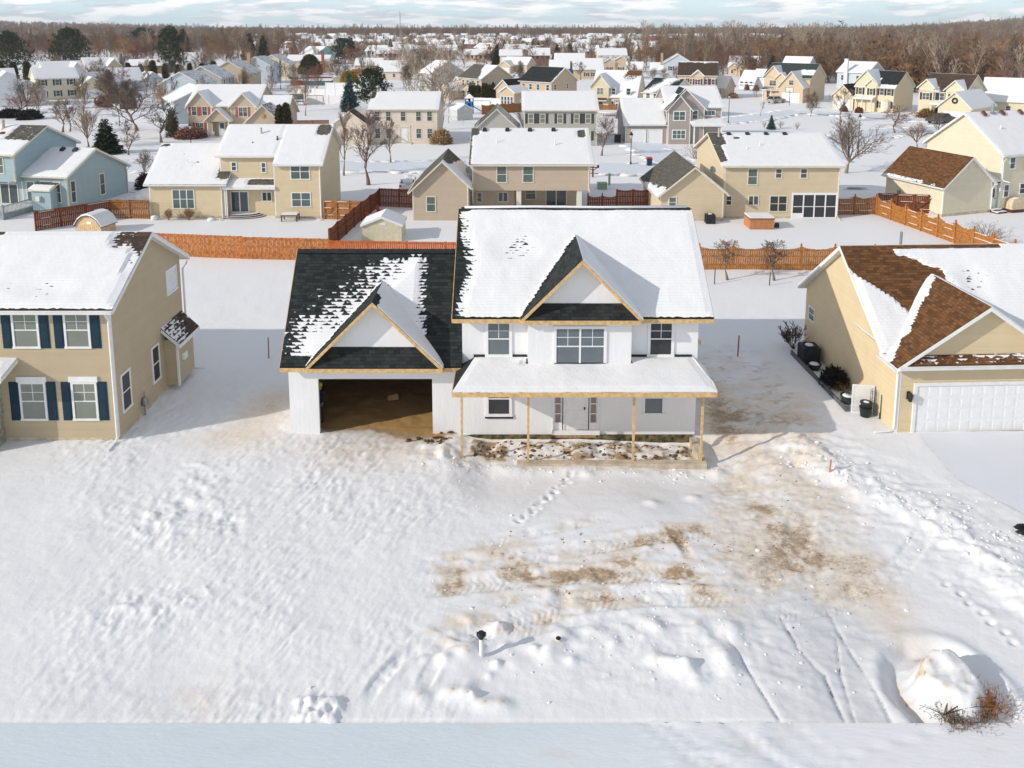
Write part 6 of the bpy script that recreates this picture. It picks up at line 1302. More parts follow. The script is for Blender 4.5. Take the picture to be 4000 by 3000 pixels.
TREES = [
    ('bare', -15.9, 86.6, 8.4, 4.5, 'wide leafless maple standing in the open snow behind the beige house'),
    ('bare', -19.8, 92.2, 8.4, 2.3, 'narrow leafless maple left of the wide one'),
    ('bare', -15.6, 100.8, 5.8, 2.5, 'small leafless maple right of the wide one in front of the ivory colonial'),
    ('bare', 12.2, 106.9, 5.2, 3.3, 'round leafless tree left of the twin garage doors'),
    ('vase', 40.0, 93.7, 7.5, 6.9, 'large spreading leafless tree beside the curving snowy street'),
    ('weep', 62.9, 129.7, 5.1, 5.5, 'reddish drooping tree in front of the cream porch house'),
    ('bare', 60.6, 145.7, 6.4, 3.9, 'leafless tree in front of the small cream garage gable'),
    ('vase', 58.7, 114.0, 4.1, 4.4, 'leafless tree rising behind the brown garage roof'),
    ('bare', 67.8, 125.3, 3.9, 2.6, 'thin leafless tree half hidden by the tall cream gable'),
    ('round', 58.5, 155.1, 5.2, 2.9, 'small round leafless tree right of the basketball hoop'),
    ('sap', 48.4, 154.5, 3.1, 1.3, 'thin leafless sapling on the street verge'),
    ('weep', 61.5, 199.9, 2.6, 2.1, 'small reddish tree before the white garage house'),
    ('pruned', -98.9, 160.0, 4.4, 7.6, 'low pruned reddish tree above two snow capped bushes'),
    ('bare', -74.6, 131.1, 6.0, 5.1, 'leafless tree with bent trunk behind the blue house roof'),
    ('bare', -74.0, 132.2, 5.5, 2.9, 'dark trunked leafless tree right of the bent one'),
    ('vase', -61.5, 114.4, 7.0, 5.1, 'forked leafless tree left of the small spruce'),
    ('big', -63.4, 133.5, 10.9, 10.4, 'biggest leafless tree of the left side street with long level limbs'),
    ('bare', -53.1, 119.3, 6.2, 6.2, 'dark leafless tree near the tan gabled house'),
    ('bare', -59.7, 122.2, 3.2, 3.8, 'low leafless tree behind the small spruce'),
    ('bare', -52.4, 107.4, 3.6, 3.0, 'slim leafless tree right of the small spruce'),
    ('vase', -43.1, 91.6, 3.3, 3.2, 'leafless shrubby tree against the low beige wing'),
    ('vase', -104.2, 275.0, 12.0, 11.3, 'tall grey leafless tree behind the tan gabled house'),
    ('pruned', -122.4, 271.8, 5.8, 7.6, 'reddish leafless tree in front of the brown ranch'),
    ('round', -150.8, 319.7, 9.1, 9.8, 'tall reddish leafless tree left of the brown ranch'),
    ('weep', -81.9, 193.4, 5.1, 6.0, 'tan willowy tree left of the tan gabled house'),
    ('round', -52.4, 241.7, 8.8, 11.0, 'dense round grey brown tree beside the yellow conifer'),
    ('pop', -30.1, 221.2, 16.9, 6.8, 'leftmost tall pale poplar behind the ivory colonial'),
    ('pop', -28.5, 221.2, 14.4, 3.6, 'second tall pale poplar behind the ivory colonial'),
    ('pop', -26.4, 221.2, 15.3, 3.6, 'third tall pale poplar behind the ivory colonial'),
    ('pop', -24.4, 221.2, 17.2, 5.9, 'fourth tall pale poplar behind the ivory colonial'),
    ('pop', -21.0, 221.2, 16.6, 4.2, 'tall pale poplar before the grey side wall'),
    ('pop', -11.8, 134.7, 15.6, 10.3, 'tallest bare poplar with thick trunk right of the ivory colonial'),
    ('round', -8.8, 338.9, 7.9, 6.5, 'grey leafless tree standing against the dark spruce'),
    ('bare', -15.3, 346.4, 6.4, 7.6, 'pale leafless tree left of the dark spruce'),
    ('bare', 22.6, 263.8, 6.1, 8.8, 'leafless tree in front of the peach house'),
    ('vase', 44.5, 250.7, 5.2, 4.4, 'leafless tree between the light yellow house and the brown roof'),
    ('vase', 50.9, 266.3, 4.3, 5.1, 'pale twiggy tree before the pale shutter house'),
    ('sap2', 14.9, 53.1, 2.9, 2.0, 'small leafless tree before the scalloped fence, nearer the white house'),
    ('sap2', 18.1, 53.0, 2.9, 2.0, 'small leafless tree before the scalloped fence, further from the white house'),
    ('shrub', 38.0, 61.9, 2.1, 3.1, 'leafless shrub standing behind the yellow house ridge'),
    ('shrub', 2.0, 136.8, 4.5, 3.8, 'leafless shrub at the left corner of the shuttered grey house'),
    ('vase', 8.6, 136.8, 4.9, 4.6, 'leafless shrub tree before the shuttered grey house windows'),
    ('shrub', 16.0, 136.8, 2.7, 5.2, 'leafless shrub right of the shuttered grey house'),
    ('shrub', 24.3, 103.1, 2.3, 3.5, 'twiggy leafless shrub behind the grey roofed wing'),
    ('shrub', 43.9, 137.5, 1.3, 0.8, 'thin twiggy shrub left of the little blue spruce'),
    ('shrub', 46.6, 137.1, 1.4, 1.3, 'twiggy shrub right of the little blue spruce'),
    ('shrub', 48.6, 134.7, 1.4, 1.1, 'farthest twiggy shrub right of the little blue spruce'),
    ('spruce', -56.1, 108.9, 4.7, 3.9, 'young dark spruce behind the blue house roof'),
    ('bspruce', -33.5, 163.7, 7.8, 3.6, 'blue spruce beside the yellow tipped conifer'),
    ('pine', -30.2, 172.1, 8.5, 8.3, 'big dark green pine left of the ivory colonial roof'),
    ('yew', -47.9, 235.2, 4.4, 5.1, 'golden yellow clipped conifer above the blue spruce'),
    ('yewd', -74.0, 292.9, 7.0, 8.1, 'brown green dome shaped conifer beside the pool deck'),
    ('pine', -80.9, 387.8, 12.0, 14.0, 'tall dark pine behind the round grey brown tree'),
    ('bigpine', -186.6, 338.5, 17.0, 16.7, 'broad dark evergreen dome behind the left houses'),
    ('pine', -269.9, 586.1, 16.7, 24.5, 'flat topped dark pine left of the pine pair'),
    ('pine', -131.3, 308.0, 17.2, 10.3, 'tall dark pine with visible trunk in the snowy field'),
    ('spruce', -201.0, 490.6, 15.8, 11.3, 'dark spruce right of the tall field pine'),
    ('bigpine', -206.8, 329.2, 15.6, 15.7, 'large dark evergreen at the left edge'),
    ('spruce', -138.1, 421.8, 13.9, 8.5, 'dark spruce left of the turquoise house row'),
    ('spruce', -122.2, 394.1, 13.0, 7.4, 'slim dark spruce right of its twin'),
    ('spruce', -6.3, 336.5, 9.8, 5.2, 'dark spruce above the grey roofed house'),
    ('spruce', 9.7, 515.8, 6.7, 5.7, 'dark spruce, leftmost of the row above the black roof'),
    ('spruce', 16.9, 515.8, 7.5, 6.4, 'dark spruce, second of the row above the black roof'),
    ('spruce', 21.9, 510.2, 8.9, 6.3, 'tallest spruce of the row above the black roof'),
    ('spruce', 23.8, 423.8, 8.2, 5.3, 'dark spruce, fourth of the row above the black roof'),
    ('spruce', 30.1, 416.3, 8.9, 5.8, 'dark spruce at the right end of the row above the black roof'),
    ('pine', 54.2, 474.6, 6.5, 6.9, 'dark shaggy pine in the red brown wood'),
    ('pine', 50.7, 494.3, 7.4, 7.2, 'dark pine at the left of the red brown wood'),
    ('spruce', 88.4, 394.1, 6.2, 4.0, 'narrow dark spruce behind the brown roofed house'),
    ('spruce', 92.0, 394.1, 6.2, 4.0, 'dark spruce right of the narrow one behind the brown roof'),
    ('spruce', 133.1, 446.9, 4.5, 3.9, 'dark spruce behind the roof of the gable front house'),
    ('pine', 171.2, 394.1, 10.2, 8.5, 'dark pine at the edge of the wood, left one'),
    ('pine', 182.9, 407.5, 10.5, 8.8, 'dark pine at the edge of the wood, right one'),
    ('spruce', 262.9, 558.9, 12.4, 11.3, 'tall thin spruce sticking out of the brown wood'),
    ('bspruce', 44.2, 134.7, 2.4, 1.4, 'little blue spruce alone in the snow by the street'),
    ('arb', -9.7, 186.0, 4.3, 0.8, 'pointed arborvitae, leftmost before the grey roofed house'),
    ('arb', -9.0, 186.0, 4.3, 0.8, 'pointed arborvitae, second before the grey roofed house'),
    ('arb', -8.2, 184.6, 3.7, 0.8, 'shorter arborvitae, third before the grey roofed house'),
    ('arb', -7.6, 183.8, 3.8, 0.8, 'shorter arborvitae, fourth before the grey roofed house'),
    ('arb', -6.5, 182.4, 4.4, 0.8, 'pointed arborvitae, fifth before the grey roofed house'),
    ('arb', -5.9, 181.7, 4.4, 0.8, 'pointed arborvitae, sixth before the grey roofed house'),
    ('arb', -5.1, 181.0, 4.2, 0.7, 'pointed arborvitae, seventh before the grey roofed house'),
    ('arb', -4.3, 181.0, 4.5, 0.9, 'pointed arborvitae at the right end of the eight'),
    ('arb', -35.5, 121.0, 5.3, 1.1, 'slim arborvitae before the tan gabled garage, left one'),
    ('arb', -34.5, 121.0, 5.6, 1.2, 'taller arborvitae before the tan gabled garage, right one'),
]
rt = random.Random(3)
for i, (kind, x, y, hgt, wid, lab) in enumerate(TREES):
    if kind in ('spruce','bspruce','pine','bigpine','yew','yewd','arb'):
        mt = {'spruce':L_SPR,'bspruce':L_BLUE,'pine':L_PINE,'bigpine':L_PINE,'yew':L_YEW,'yewd':L_YEWD,'arb':L_ARB}[kind]
        key = (kind, i%3)
        if key not in PROTO:
            (V,F),(tv,tf) = conifer(i*7+1, kind, 10.0, {'arb':1.9,'spruce':5.2,'bspruce':5.0,'pine':8.0,'bigpine':11.0}.get(kind,10.0)); PROTO[key] = (mesh_np('crown',[(V,F,0)],[mt]), mesh_np('trunk',[(tv,tf,0)],[B_DARK]), {'arb':1.9,'spruce':5.2,'bspruce':5.0,'pine':8.0,'bigpine':11.0}.get(kind,10.0))
        c, t_, w0 = PROTO[key]; s = hgt/10.0; sw = wid/w0
        if kind != 'arb': sw = max(.7*s, min(1.7*s, sw))
        plant({'arb':'arborvitae','yew':'clipped_conifer','yewd':'clipped_conifer'}.get(kind,'pine_tree' if 'pine' in kind else 'spruce_tree'), lab, 'evergreen', x, y, 0, rt.uniform(0,6.28), (sw,sw,s), [('trunk',t_),('crown',c)])
    else:
        mt = B_RED if 'reddish' in lab else B_DARK if 'dark' in lab else B_TAN if ('willow' in lab or 'pale' in lab and kind!='pop') else B_PALE if kind=='pop' else B_BROWN if i%2 else B_GREY
        far = y > 110; H0 = 6.0 if kind in ('sap','sap2','shrub') else 10.0
        t_, c, w0 = bare_proto(kind, i%2 if kind in ('bare','vase','pop','shrub') else 0, H0, 1.2 if kind in ('round','weep','big') else .75 if kind == 'pop' else 1.0, .030 if kind == 'pop' else .013 if H0 > 7 else .010, mt)
        s = hgt/H0; sw = wid/w0; sw = max(.6*s, min(1.9*s, sw*1.05))
        plant('leafless_shrub' if kind=='shrub' else 'leafless_tree', lab, 'shrub' if kind=='shrub' else 'tree', x, y, 0, rt.uniform(0,6.28), (sw,sw,s), [('trunk',t_),('crown',c)])
# ---------------------------------------------------------------- woods
WP = []
for k, (st, mt, H0, dn, rm) in enumerate((('wood',B_BROWN,14,.66,.035),('wood',B_GREY,14,.66,.035),('round',B_RED,11,.62,.035),('wood',B_PALE,16,.6,.035),('weep',B_ORANGE,10,.8,.035),('round',B_BROWN,11,.62,.035))):
    tr, cr = grow(900+k*31, st, H0, dn, rm); zt = max(s[5] for s in cr); v,f = segs_mesh(tr,4); v2,f2 = segs_mesh(cr,3)
    wx = np.array((1.3,1.3,1.0)) if st in ('round','weep') else np.array((1.1,1.1,1.0)); me = mesh_np('wood_tree', [(v*H0/zt,f,0),(v2*H0/zt*wx,f2,1)], [B_TRUNK if mt is not B_PALE else B_PALE, mt]); WP.append((me, H0))
# trees one can tell apart along the near edge of the wood
def lab_wood(i): return ['brown leafless tree in the front rank of the wood beyond the houses','grey leafless tree in the front rank of the wood beyond the houses','reddish round leafless tree in the front rank of the wood beyond the houses','pale tall leafless tree in the front rank of the wood beyond the houses','orange willowy tree in the front rank of the wood beyond the houses','brown round leafless tree in the front rank of the wood beyond the houses'][i]
edge = [(118,168),(110,186),(104,205),(100,228),(104,252),(98,275),(92,300),(80,322),(66,332),(52,340),(40,346),(28,352)]
for a, b_ in zip(edge[:-1], edge[1:]):
    n = 5
    for j in range(n):
        f = (j+rt.random())/n; x = a[0]+(b_[0]-a[0])*f+rt.uniform(-3,6); y = a[1]+(b_[1]-a[1])*f+rt.uniform(-2,8)
        k = rt.choices(range(6), (3,2,2,2.2,1.6 if y < 300 else .6,2))[0]; me, H0 = WP[k]; o = bpy.data.objects.new('wood_edge_tree', me); COL.objects.link(o)
        o.location = (x,y,0); s = rt.uniform(.5,.85)*(1.25 if x > 99 and y < 240 else 1.0); o.scale = (s,s,s); o.rotation_euler = (0,0,rt.uniform(0,6.28)); tag(o, lab_wood(k), 'tree', 'front trees of the wood, kind %s' % 'brown grey reddish pale orange round'.split()[k])
def woods(name, label, pts, scl, idx):
    """a far-off wood that reads as one mass: one object, trees placed on its points by a node tree"""
    me = bpy.data.meshes.new(name); me.vertices.add(len(pts)); me.vertices.foreach_set('co', np.array(pts, np.float32).ravel()); me.update()
    for nm, tp, arr in (('scl','FLOAT',np.array(scl,np.float32)),('rot','FLOAT',rng.uniform(0,6.28,len(pts)).astype(np.float32)),('idx','INT',np.array(idx,np.int32))):
        a = me.attributes.new(nm, tp, 'POINT'); a.data.foreach_set('value', arr)
    o = bpy.data.objects.new(name, me); COL.objects.link(o); tag(o, label, 'wood', kind='stuff')
    g = bpy.data.node_groups.new(name, 'GeometryNodeTree'); g.interface.new_socket('Geometry', in_out='INPUT', socket_type='NodeSocketGeometry'); g.interface.new_socket('Geometry', in_out='OUTPUT', socket_type='NodeSocketGeometry')
    gi = g.nodes.new('NodeGroupInput'); go = g.nodes.new('NodeGroupOutput'); ip = g.nodes.new('GeometryNodeInstanceOnPoints'); g2i = g.nodes.new('GeometryNodeGeometryToInstance')
    for ob in reversed(WOBJ):
        q = g.nodes.new('GeometryNodeObjectInfo'); q.inputs['Object'].default_value = ob; q.inputs['As Instance'].default_value = True; q.transform_space = 'ORIGINAL'; g.links.new(q.outputs['Geometry'], g2i.inputs[0])
    def attr(nm, dt):
        a = g.nodes.new('GeometryNodeInputNamedAttribute'); a.data_type = dt; a.inputs['Name'].default_value = nm; return [s for s in a.outputs if s.enabled][0]
    g.links.new(gi.outputs[0], ip.inputs['Points']); g.links.new(g2i.outputs[0], ip.inputs['Instance']); ip.inputs['Pick Instance'].default_value = True
    g.links.new(attr('idx','INT'), ip.inputs['Instance Index']); g.links.new(attr('scl','FLOAT'), ip.inputs['Scale'])
    cx = g.nodes.new('ShaderNodeCombineXYZ'); g.links.new(attr('rot','FLOAT'), cx.inputs[2]); g.links.new(cx.outputs[0], ip.inputs['Rotation'])
    g.links.new(ip.outputs[0], go.inputs[0]); md = o.modifiers.new('trees', 'NODES'); md.node_group = g; return o
WOBJ = []
for k, (me, H0) in enumerate(WP): WOBJ.append(next(ob for ob in COL.objects if ob.data == me))
gz_ = lambda x, y: 22*smooth(900,2600,y)*smooth(-.25,-.75,x/y)+40*smooth(700,2400,y)*smooth(.38,.8,x/y)+7*smooth(1500,3500,y)
def scatter(n, fx, w, smin, smax, test=None):
    P = []; S = []; I = []
    while len(P) < n:
        x, y = fx()
        if test and not test(x, y): continue
        P.append((x,y,float(gz_(x,y)))); k = rt.choices(range(6), w)[0]; S.append(rt.uniform(smin,smax)*(1.0 if k != 4 else 1.05)/WOBJ[k].scale[0]); I.append(k)
    return P, S, I
for k, ob in enumerate(WOBJ): pass
def fx_right():
    y = 190+rt.random()**1.3*520; x0 = 122-.5*(y-170) if y < 230 else 104-.62*(y-230) if y < 330 else 42-.02*(y-330); x0 = max(x0, .17*y if y > 330 else x0); return x0+6+rt.random()**1.2*(.95*y-x0), y
P,S,I = scatter(3200, fx_right, (1.6,1.6,2.6,.9,1.0,3.4), .45,.92); woods('woodland', 'brown and rust coloured leafless wood rising behind the right hand houses', P,S,I)
P,S,I = scatter(2000, lambda: (lambda y: (rt.uniform(-.85,-.27)*y, y))(rt.uniform(420,900)), (1.6,2.4,2.2,.8,.2,3.0), .55,1.0, lambda x,y: not (x > -.36*y and y < 440)); woods('woodland', 'grey brown leafless wood behind the left hand houses', P,S,I)
P,S,I = scatter(1000, lambda: (lambda y: (rt.uniform(-.36,.36)*y, y))(340+rt.random()**1.2*760), (1.5,2,3,1.4,.3,3.0), .42,.84); woods('garden_trees', 'scattered leafless garden trees among the distant suburb roofs', P,S,I)
P,S,I = scatter(8000, lambda: (lambda y: (rt.uniform(-.95,.95)*y, y))(1250+rt.random()**1.6*1300), (.6,2,1.6,.2,.0,3.2), .9,1.35); woods('woodland', 'dark leafless treeline along the whole horizon', P,S,I)
# leafless garden trees among the middle houses, each its own thing
houses_xy = [(o.location.x, o.location.y) for o in COL.objects if o.type == 'EMPTY' and o.get('category') == 'house']
mid = 0
while mid < 95:
    if rt.random() < .55: y = rt.uniform(150,330); x = rt.uniform(-.62,-.24)*y
    else: y = rt.uniform(200,335); x = rt.uniform(-.20,.26)*y
    if min(abs(x-a-4)+abs(y-b_-4) for a, b_ in houses_xy) < 11: continue
    st = rt.choice(('bare','vase','round','bare','weep')); key = [k for k in PROTO if k[0] == st]; t_, c, w0 = PROTO[rt.choice(key)]; s = rt.uniform(.5,.95); s2 = s*rt.uniform(.7,1.0)
    plant('leafless_tree','leafless garden tree standing between the middle distance houses','tree',x,y,0,rt.uniform(0,6.28),(s2,s2,s),[('trunk',t_),('crown',c)],'garden trees of the middle distance'); mid += 1
P,S,I = scatter(3600, lambda: (lambda y: (rt.uniform(.34,.95)*y, y))(690+rt.random()*1500), (.6,2,2,.3,.3,3.2), .7,1.1); woods('woodland', 'leafless wood climbing the low hill on the right', P,S,I)
# rare tall crowns above the treeline
P,S,I = scatter(60, lambda: (lambda y: (rt.uniform(.14,.42)*y, y))(380+rt.random()*260), (0,1,0,4,0,0), .98,1.25); woods('tall_trees', 'tall pale leafless trees standing above the wood on the right', P,S,I)
# dark evergreens inside the right hand wood
for i in range(26):
    y = rt.uniform(260,520); x = rt.uniform(.24,.62)*y+20; c, t_, w0 = PROTO[rt.choice([k for k in PROTO if k[0] in ('pine','spruce')])]; s = rt.uniform(.55,1.0)
    plant('pine_tree','dark evergreen standing among the brown trees of the right hand wood','evergreen',x,y,0,rt.uniform(0,6.28),(s,s,s),[('trunk',t_),('crown',c)],'evergreens in the right hand wood')
# evergreens among the far gardens
for i in range(46):
    y = rt.uniform(430,900); x = rt.uniform(-.3,.3)*y; key = ('spruce', rt.randrange(3)); key = key if key in PROTO else [k for k in PROTO if k[0]=='spruce'][0]
    c, t_, w0 = PROTO[key]; s = rt.uniform(.5,.95); plant('spruce_tree','dark spruce among the distant suburb roofs','evergreen',x,y,0,rt.uniform(0,6.28),(s,s,s),[('trunk',t_),('crown',c)],'spruces of the distant suburb')
# arborvitae hedge in front of the big left evergreen
for i in range(22):
    c, t_, w0 = [PROTO[k] for k in PROTO if k[0]=='arb'][i%2]; x = -172+i*3.9; y = 262+i*.6; s = rt.uniform(.45,.6)
    plant('arborvitae','pointed arborvitae in the dark hedge below the big left evergreens','evergreen',x,y,0,rt.uniform(0,6),(s*1.6,s*1.6,s),[('trunk',t_),('crown',c)],'arborvitae hedge on the left')
# ---------------------------------------------------------------- small things
def one(name, mb, m, label, cat, loc=(0,0,0), rz=0.0, group=None, smooth=False, kind=None):
    o = mb.build(name, m, None, smooth, loc); o.rotation_euler = (0,0,rz); return tag(o, label, cat, group, kind)
def stake(x, y, h, label, m=None, z=-.3):
    b = MB(); s = .028; b.hexa([(-s,-s,z),(s,-s,z),(s,s,z),(-s,s,z),(-s+.03,-s,h),(s+.03,-s,h),(s+.03,s,h),(-s+.03,s,h)]); one('survey_stake', b, m or mat('stake_wood',(.42,.22,.11),.8), label, 'stake', (x,y,0))
stake(-12.85, 39.9, 1.15, 'wooden survey stake in the side yard snow left of the garage'); stake(12.0, 40.2, 1.15, 'wooden survey stake in the shaded gap before the yellow house', mat('red_stake',(.30,.07,.06),.8)); stake(12.4, 28.86, .62, 'short pinkish survey stake on the snow bank', mat('pink_stake',(.55,.25,.17),.8))
M_GRPOST = mat('green_post',(.05,.09,.075),.6)
stake(13.77, 52.2, 1.1, 'thin green post left of the two small leafless trees', M_GRPOST); stake(17.42, 51.9, .9, 'thin green post between the two small leafless trees', M_GRPOST)
t = thing('white_standpipe', 'upright white pipe with a black cap in the front snow', 'pipe', (-.85,19.77,0)); b = MB(); b.tube([(0,0,-.3),(0,0,.58)], .06, 14); b.build('pipe', M_WHITE, t, True); b = MB(); b.lathe([(.07,.56),(.085,.6),(.11,.63),(.12,.70),(.09,.74),(.05,.75)], 0, 0, 12); b.box(-.13,.13,-.05,.05,.66,.72); b.build('cap', M_BLACK, t)
t = thing('short_pipe', 'short white pipe stub with a dark plug in the snow', 'pipe', (1.31,20.2,0)); b = MB(); b.tube([(0,0,-.3),(0,0,.19)], .085, 14); b.build('pipe', mat('off_white_pipe',(.7,.68,.62),.5), t, True); b = MB(); b.lathe([(.07,.19),(.07,.21),(.03,.225)],0,0,12); b.build('plug', M_BLACK, t)
# weeds and bent sticks by the ploughed mound
def weeds(label, x, y, n, sp, hh, m, seed, name='dry_weeds'):
    r = np.random.default_rng(seed); S = []
    for i in range(n):
        p = np.array((r.normal(0,sp),r.normal(0,sp*.7),-.05)); d = np.array((r.normal(0,.45),r.normal(0,.45),1.)); L = hh*r.uniform(.4,1)
        for k in range(3): d = d+r.normal(0,.28,3); d /= np.linalg.norm(d); q = p+d*L/3; S.append((*p,*q,.008-.002*k,.006-.002*k)); p = q
        for k in range(3): e = d+r.normal(0,.7,3); S.append((*p,*(p+e*L*.22),.006,.003))
    v, f = segs_mesh(S, 3); o = bpy.data.objects.new(name, mesh_np(name,[(v,f,0)],[m])); COL.objects.link(o); o.location = (x,y,0); tag(o, label, 'weeds')
x0, y0 = gp(2122,1528); weeds('rust brown dry weeds beside the ploughed snow mound', x0, y0, 300, .24, .45, mat('rust_weeds',(.32,.12,.025),.9,.35,8), 3)
x0, y0 = gp(2075,1552); weeds('grey brown dry brush at the foot of the ploughed mound', x0, y0, 320, .30, .26, mat('grey_weeds',(.20,.14,.09),.9,.3,8), 4); x0, y0 = gp(2100,1500); weeds('thin dead stalks standing on the mound', x0-.25, y0+.25, 26, .32, .34, mat('pale_weeds',(.28,.17,.09),.9,.3,8), 5)
x0, y0 = gp(2038,1548); b = MB()
for a, L, lift in ((.75,1.15,.5),(.16,1.2,.34),(-.02,1.2,.26),(2.7,.55,.06)): b.tube([(cos(a)*L*s, sin(a)*L*s, lift*sin(pi*min(1,s*.62))+.03) for s in np.linspace(0,1,8)], [.013*(1-.6*s) for s in np.linspace(0,1,8)], 6)
one('bent_sticks', b, M_DKMET, 'dark bent sticks arching out of the snow by the mound', 'sticks', (x0,y0,.02))
b = MB(); r_ = random.Random(2)
for i in range(10): b.blob((r_.uniform(-.3,.5),r_.uniform(-.25,.25),r_.uniform(.02,.18)), (.16,.13,.10), 7, 5, .35, 0, i)
x0, y0 = gp(2210,1152); one('dark_clump', b, M_BLACK, 'dark clump lying on the drive at the right frame edge', 'clump', (x0+.2,y0,0))
# ---- along the yellow house
def acunit(label, x, y, rz=0, s=1.0, m=None):
    t = thing('air_conditioner', label, 'air conditioner', (x,y,0), rz); b = MB(); w = .42*s; h = .85*s; b.box(-w,w,-w,w,0,h)
    for i in range(12):
        u = -w+.04+i*(2*w-.08)/11
        for q in ((u-.012,u+.012,-w-.012,-w),(u-.012,u+.012,w,w+.012)): b.box(*q,.05,h-.05)
        for q in ((-w-.012,-w,u-.012,u+.012),(w,w+.012,u-.012,u+.012)): b.box(*q,.05,h-.05)
    b.build('casing', m or M_DKMET, t); b = MB(); b.lathe([(w*.9,h),(w*.92,h+.05),(w*.80,h+.06),(w*.78,h+.02)],0,0,20); b.build('fan_guard', M_GREYMET if m else M_DKMET, t); b = MB(); b.lathe([(w*.5,h+.01),(w*.45,h+.06),(.02,h+.08)],0,0,12); b.build('snow_cap', M_SNOW, t, True); return t
acunit('black air conditioner by the shaded wall of the yellow house', 15.5, 39.5, 0, 1.05)
def pot(label, x, y, r, h, m, plant_=None, name='plant_pot'):
    t = thing(name, label, 'plant pot', (x,y,0)); b = MB(); b.lathe([(r*.78,0),(r,h),(r*1.06,h),(r*1.06,h+.05),(r*.9,h+.05),(r*.9,h-.02)],0,0,18); b.build('pot', m, t); b = MB(); b.lathe([(r*.88,h-.02),(r*.6,h+.06),(.02,h+.09)],0,0,14); b.build('snow_cap', M_SNOW, t, True)
    if plant_:
        tr, cr = grow(77,'shrub',.5,.6,.008); v,f = segs_mesh(cr,3); o = bpy.data.objects.new('dry_plant', mesh_np('dry_plant',[(v+np.array((0,0,h)),f,0)],[B_DARK])); COL.objects.link(o); o.parent = t
pot('round dark pot filled with snow beside the air conditioner', 15.46, 38.6, .33, .25, M_DKMET); pot('dark green tub with a dead plant beside the lattice panel', 15.62, 34.9, .32, .32, mat('green_tub',(.03,.055,.05),.6), True)
def shrubball(label, x, y, w, h, m, n=400, name='evergreen_bush', cat='shrub', group=None, size=None):
    r = np.random.default_rng(int(abs(x*7+y*3))); u = r.normal(0,1,(n,3)); u[:,2] = np.abs(u[:,2]); u /= np.linalg.norm(u,axis=1)[:,None]
    P = u*np.array((w/2,w/2,h))*r.uniform(.7,1.05,(n,1)); V,F = leaves(P, u+np.array((0,0,.3)), size or w*.10, r, 4); c = MB(); c.blob((0,0,h*.35),(w*.36,w*.36,h*.45),10,6,.1)
    cf = np.array([q for a in c.f for q in ((a[0],a[1],a[2]),(a[0],a[2],a[3]))]); me = mesh_np(name, [(V,F,0),(np.array(c.v),cf,0)], [m]); o = bpy.data.objects.new(name, me); COL.objects.link(o); o.location = (x,y,0); tag(o, label, cat, group); return o
shrubball('dark bush in the snowy bed beside the yellow house', 15.72, 36.7, 1.25, .85, foliage_mat('dark_leaves',(.012,.012,.012),(.035,.028,.026)))
weeds('tuft of tan ornamental grass before the dark bush', 15.85, 36.1, 60, .08, .55, mat('tan_grass',(.34,.22,.06),.9), 8, 'ornamental_grass')
tr, cr = grow(61,'shrub',1.35,1.1,.012); v,f = segs_mesh(tr+cr,3); o = bpy.data.objects.new('twiggy_shrub', mesh_np('twiggy_shrub',[(v,f,0)],[B_DARK])); COL.objects.link(o); o.location = (15.3,41.2,0); tag(o,'upright twiggy shrub at the back corner of the yellow house','shrub')
b = MB(); p0 = np.array((14.95,40.5)); p1 = np.array((15.2,34.15)); e = (p1-p0)/np.linalg.norm(p1-p0); q = np.array((-e[1],e[0]))*.05
b.hexa([(*(p0-q),-.1),(*(p1-q),-.1),(*(p1+q),-.1),(*(p0+q),-.1),(*(p0-q),.2),(*(p1-q),.2),(*(p1+q),.2),(*(p0+q),.2)]); b.box(15.15,15.75,34.0,34.12,-.1,.22); one('bed_edging', b, mat('weathered_timber',(.12,.12,.125),.85,.3,6), 'grey timber edging of the bed along the yellow house', 'garden edging')
t = thing('lattice_panel', 'white lattice panel standing against the yellow house', 'lattice', (15.38,33.95,0), R(-8)); b = MB(); L = .95; Hh = 1.35
for a,c,d,f_ in ((0,L,0,.06),(0,L,Hh-.06,Hh)): b.box(a,c,-.02,.02,d,f_)
b.box(0,.06,-.021,.021,.06,Hh-.06); b.box(L-.06,L,-.021,.021,.06,Hh-.06); b.build('frame', M_WHITE, t); b = MB()
for i in range(-14,24):
    for sg, yy in ((1,.008),(-1,-.008)):
        # diagonal slats clipped to the frame
        pts = []
        for s in (0,1):
            z = .06+s*(Hh-.12); xx = i*.1+(z if sg > 0 else Hh-z); pts.append((xx,z))
        (xa,za),(xb,zb) = pts
        lo, hi = .06, L-.06
        def clipx(xa,za,xb,zb):
            t0,t1 = 0.,1.; dx = xb-xa
            ta,tb = (lo-xa)/dx,(hi-xa)/dx; t0 = max(t0,min(ta,tb)); t1 = min(t1,max(ta,tb)); return t0,t1
        t0,t1 = clipx(xa,za,xb,zb)
        if t1-t0 < .05: continue
        A = (xa+(xb-xa)*t0, za+(zb-za)*t0); B = (xa+(xb-xa)*t1, za+(zb-za)*t1); b.tube([(A[0],yy,A[1]),(B[0],yy,B[1])], .022, 4, caps=False)
b.build('lattice', M_WHITE, t)
t = thing('black_tubs', 'two black plastic tubs stacked before the lattice panel', 'tub', (15.85,33.55,0)); b = MB(); b.lathe([(.2,0),(.25,.42),(.27,.42),(.27,.46),(.22,.46)],0,0,16); b.build('lower_tub', M_BLACK, t); b = MB(); b.lathe([(.2,.46),(.25,.66),(.27,.66),(.26,.70),(.22,.70)],.02,.0,16); b.build('upper_tub', M_BLACK, t); b = MB(); b.lathe([(.22,.66),(.1,.71),(.02,.72)],.02,0,12); b.build('snow_cap', M_SNOW, t)
b = MB()
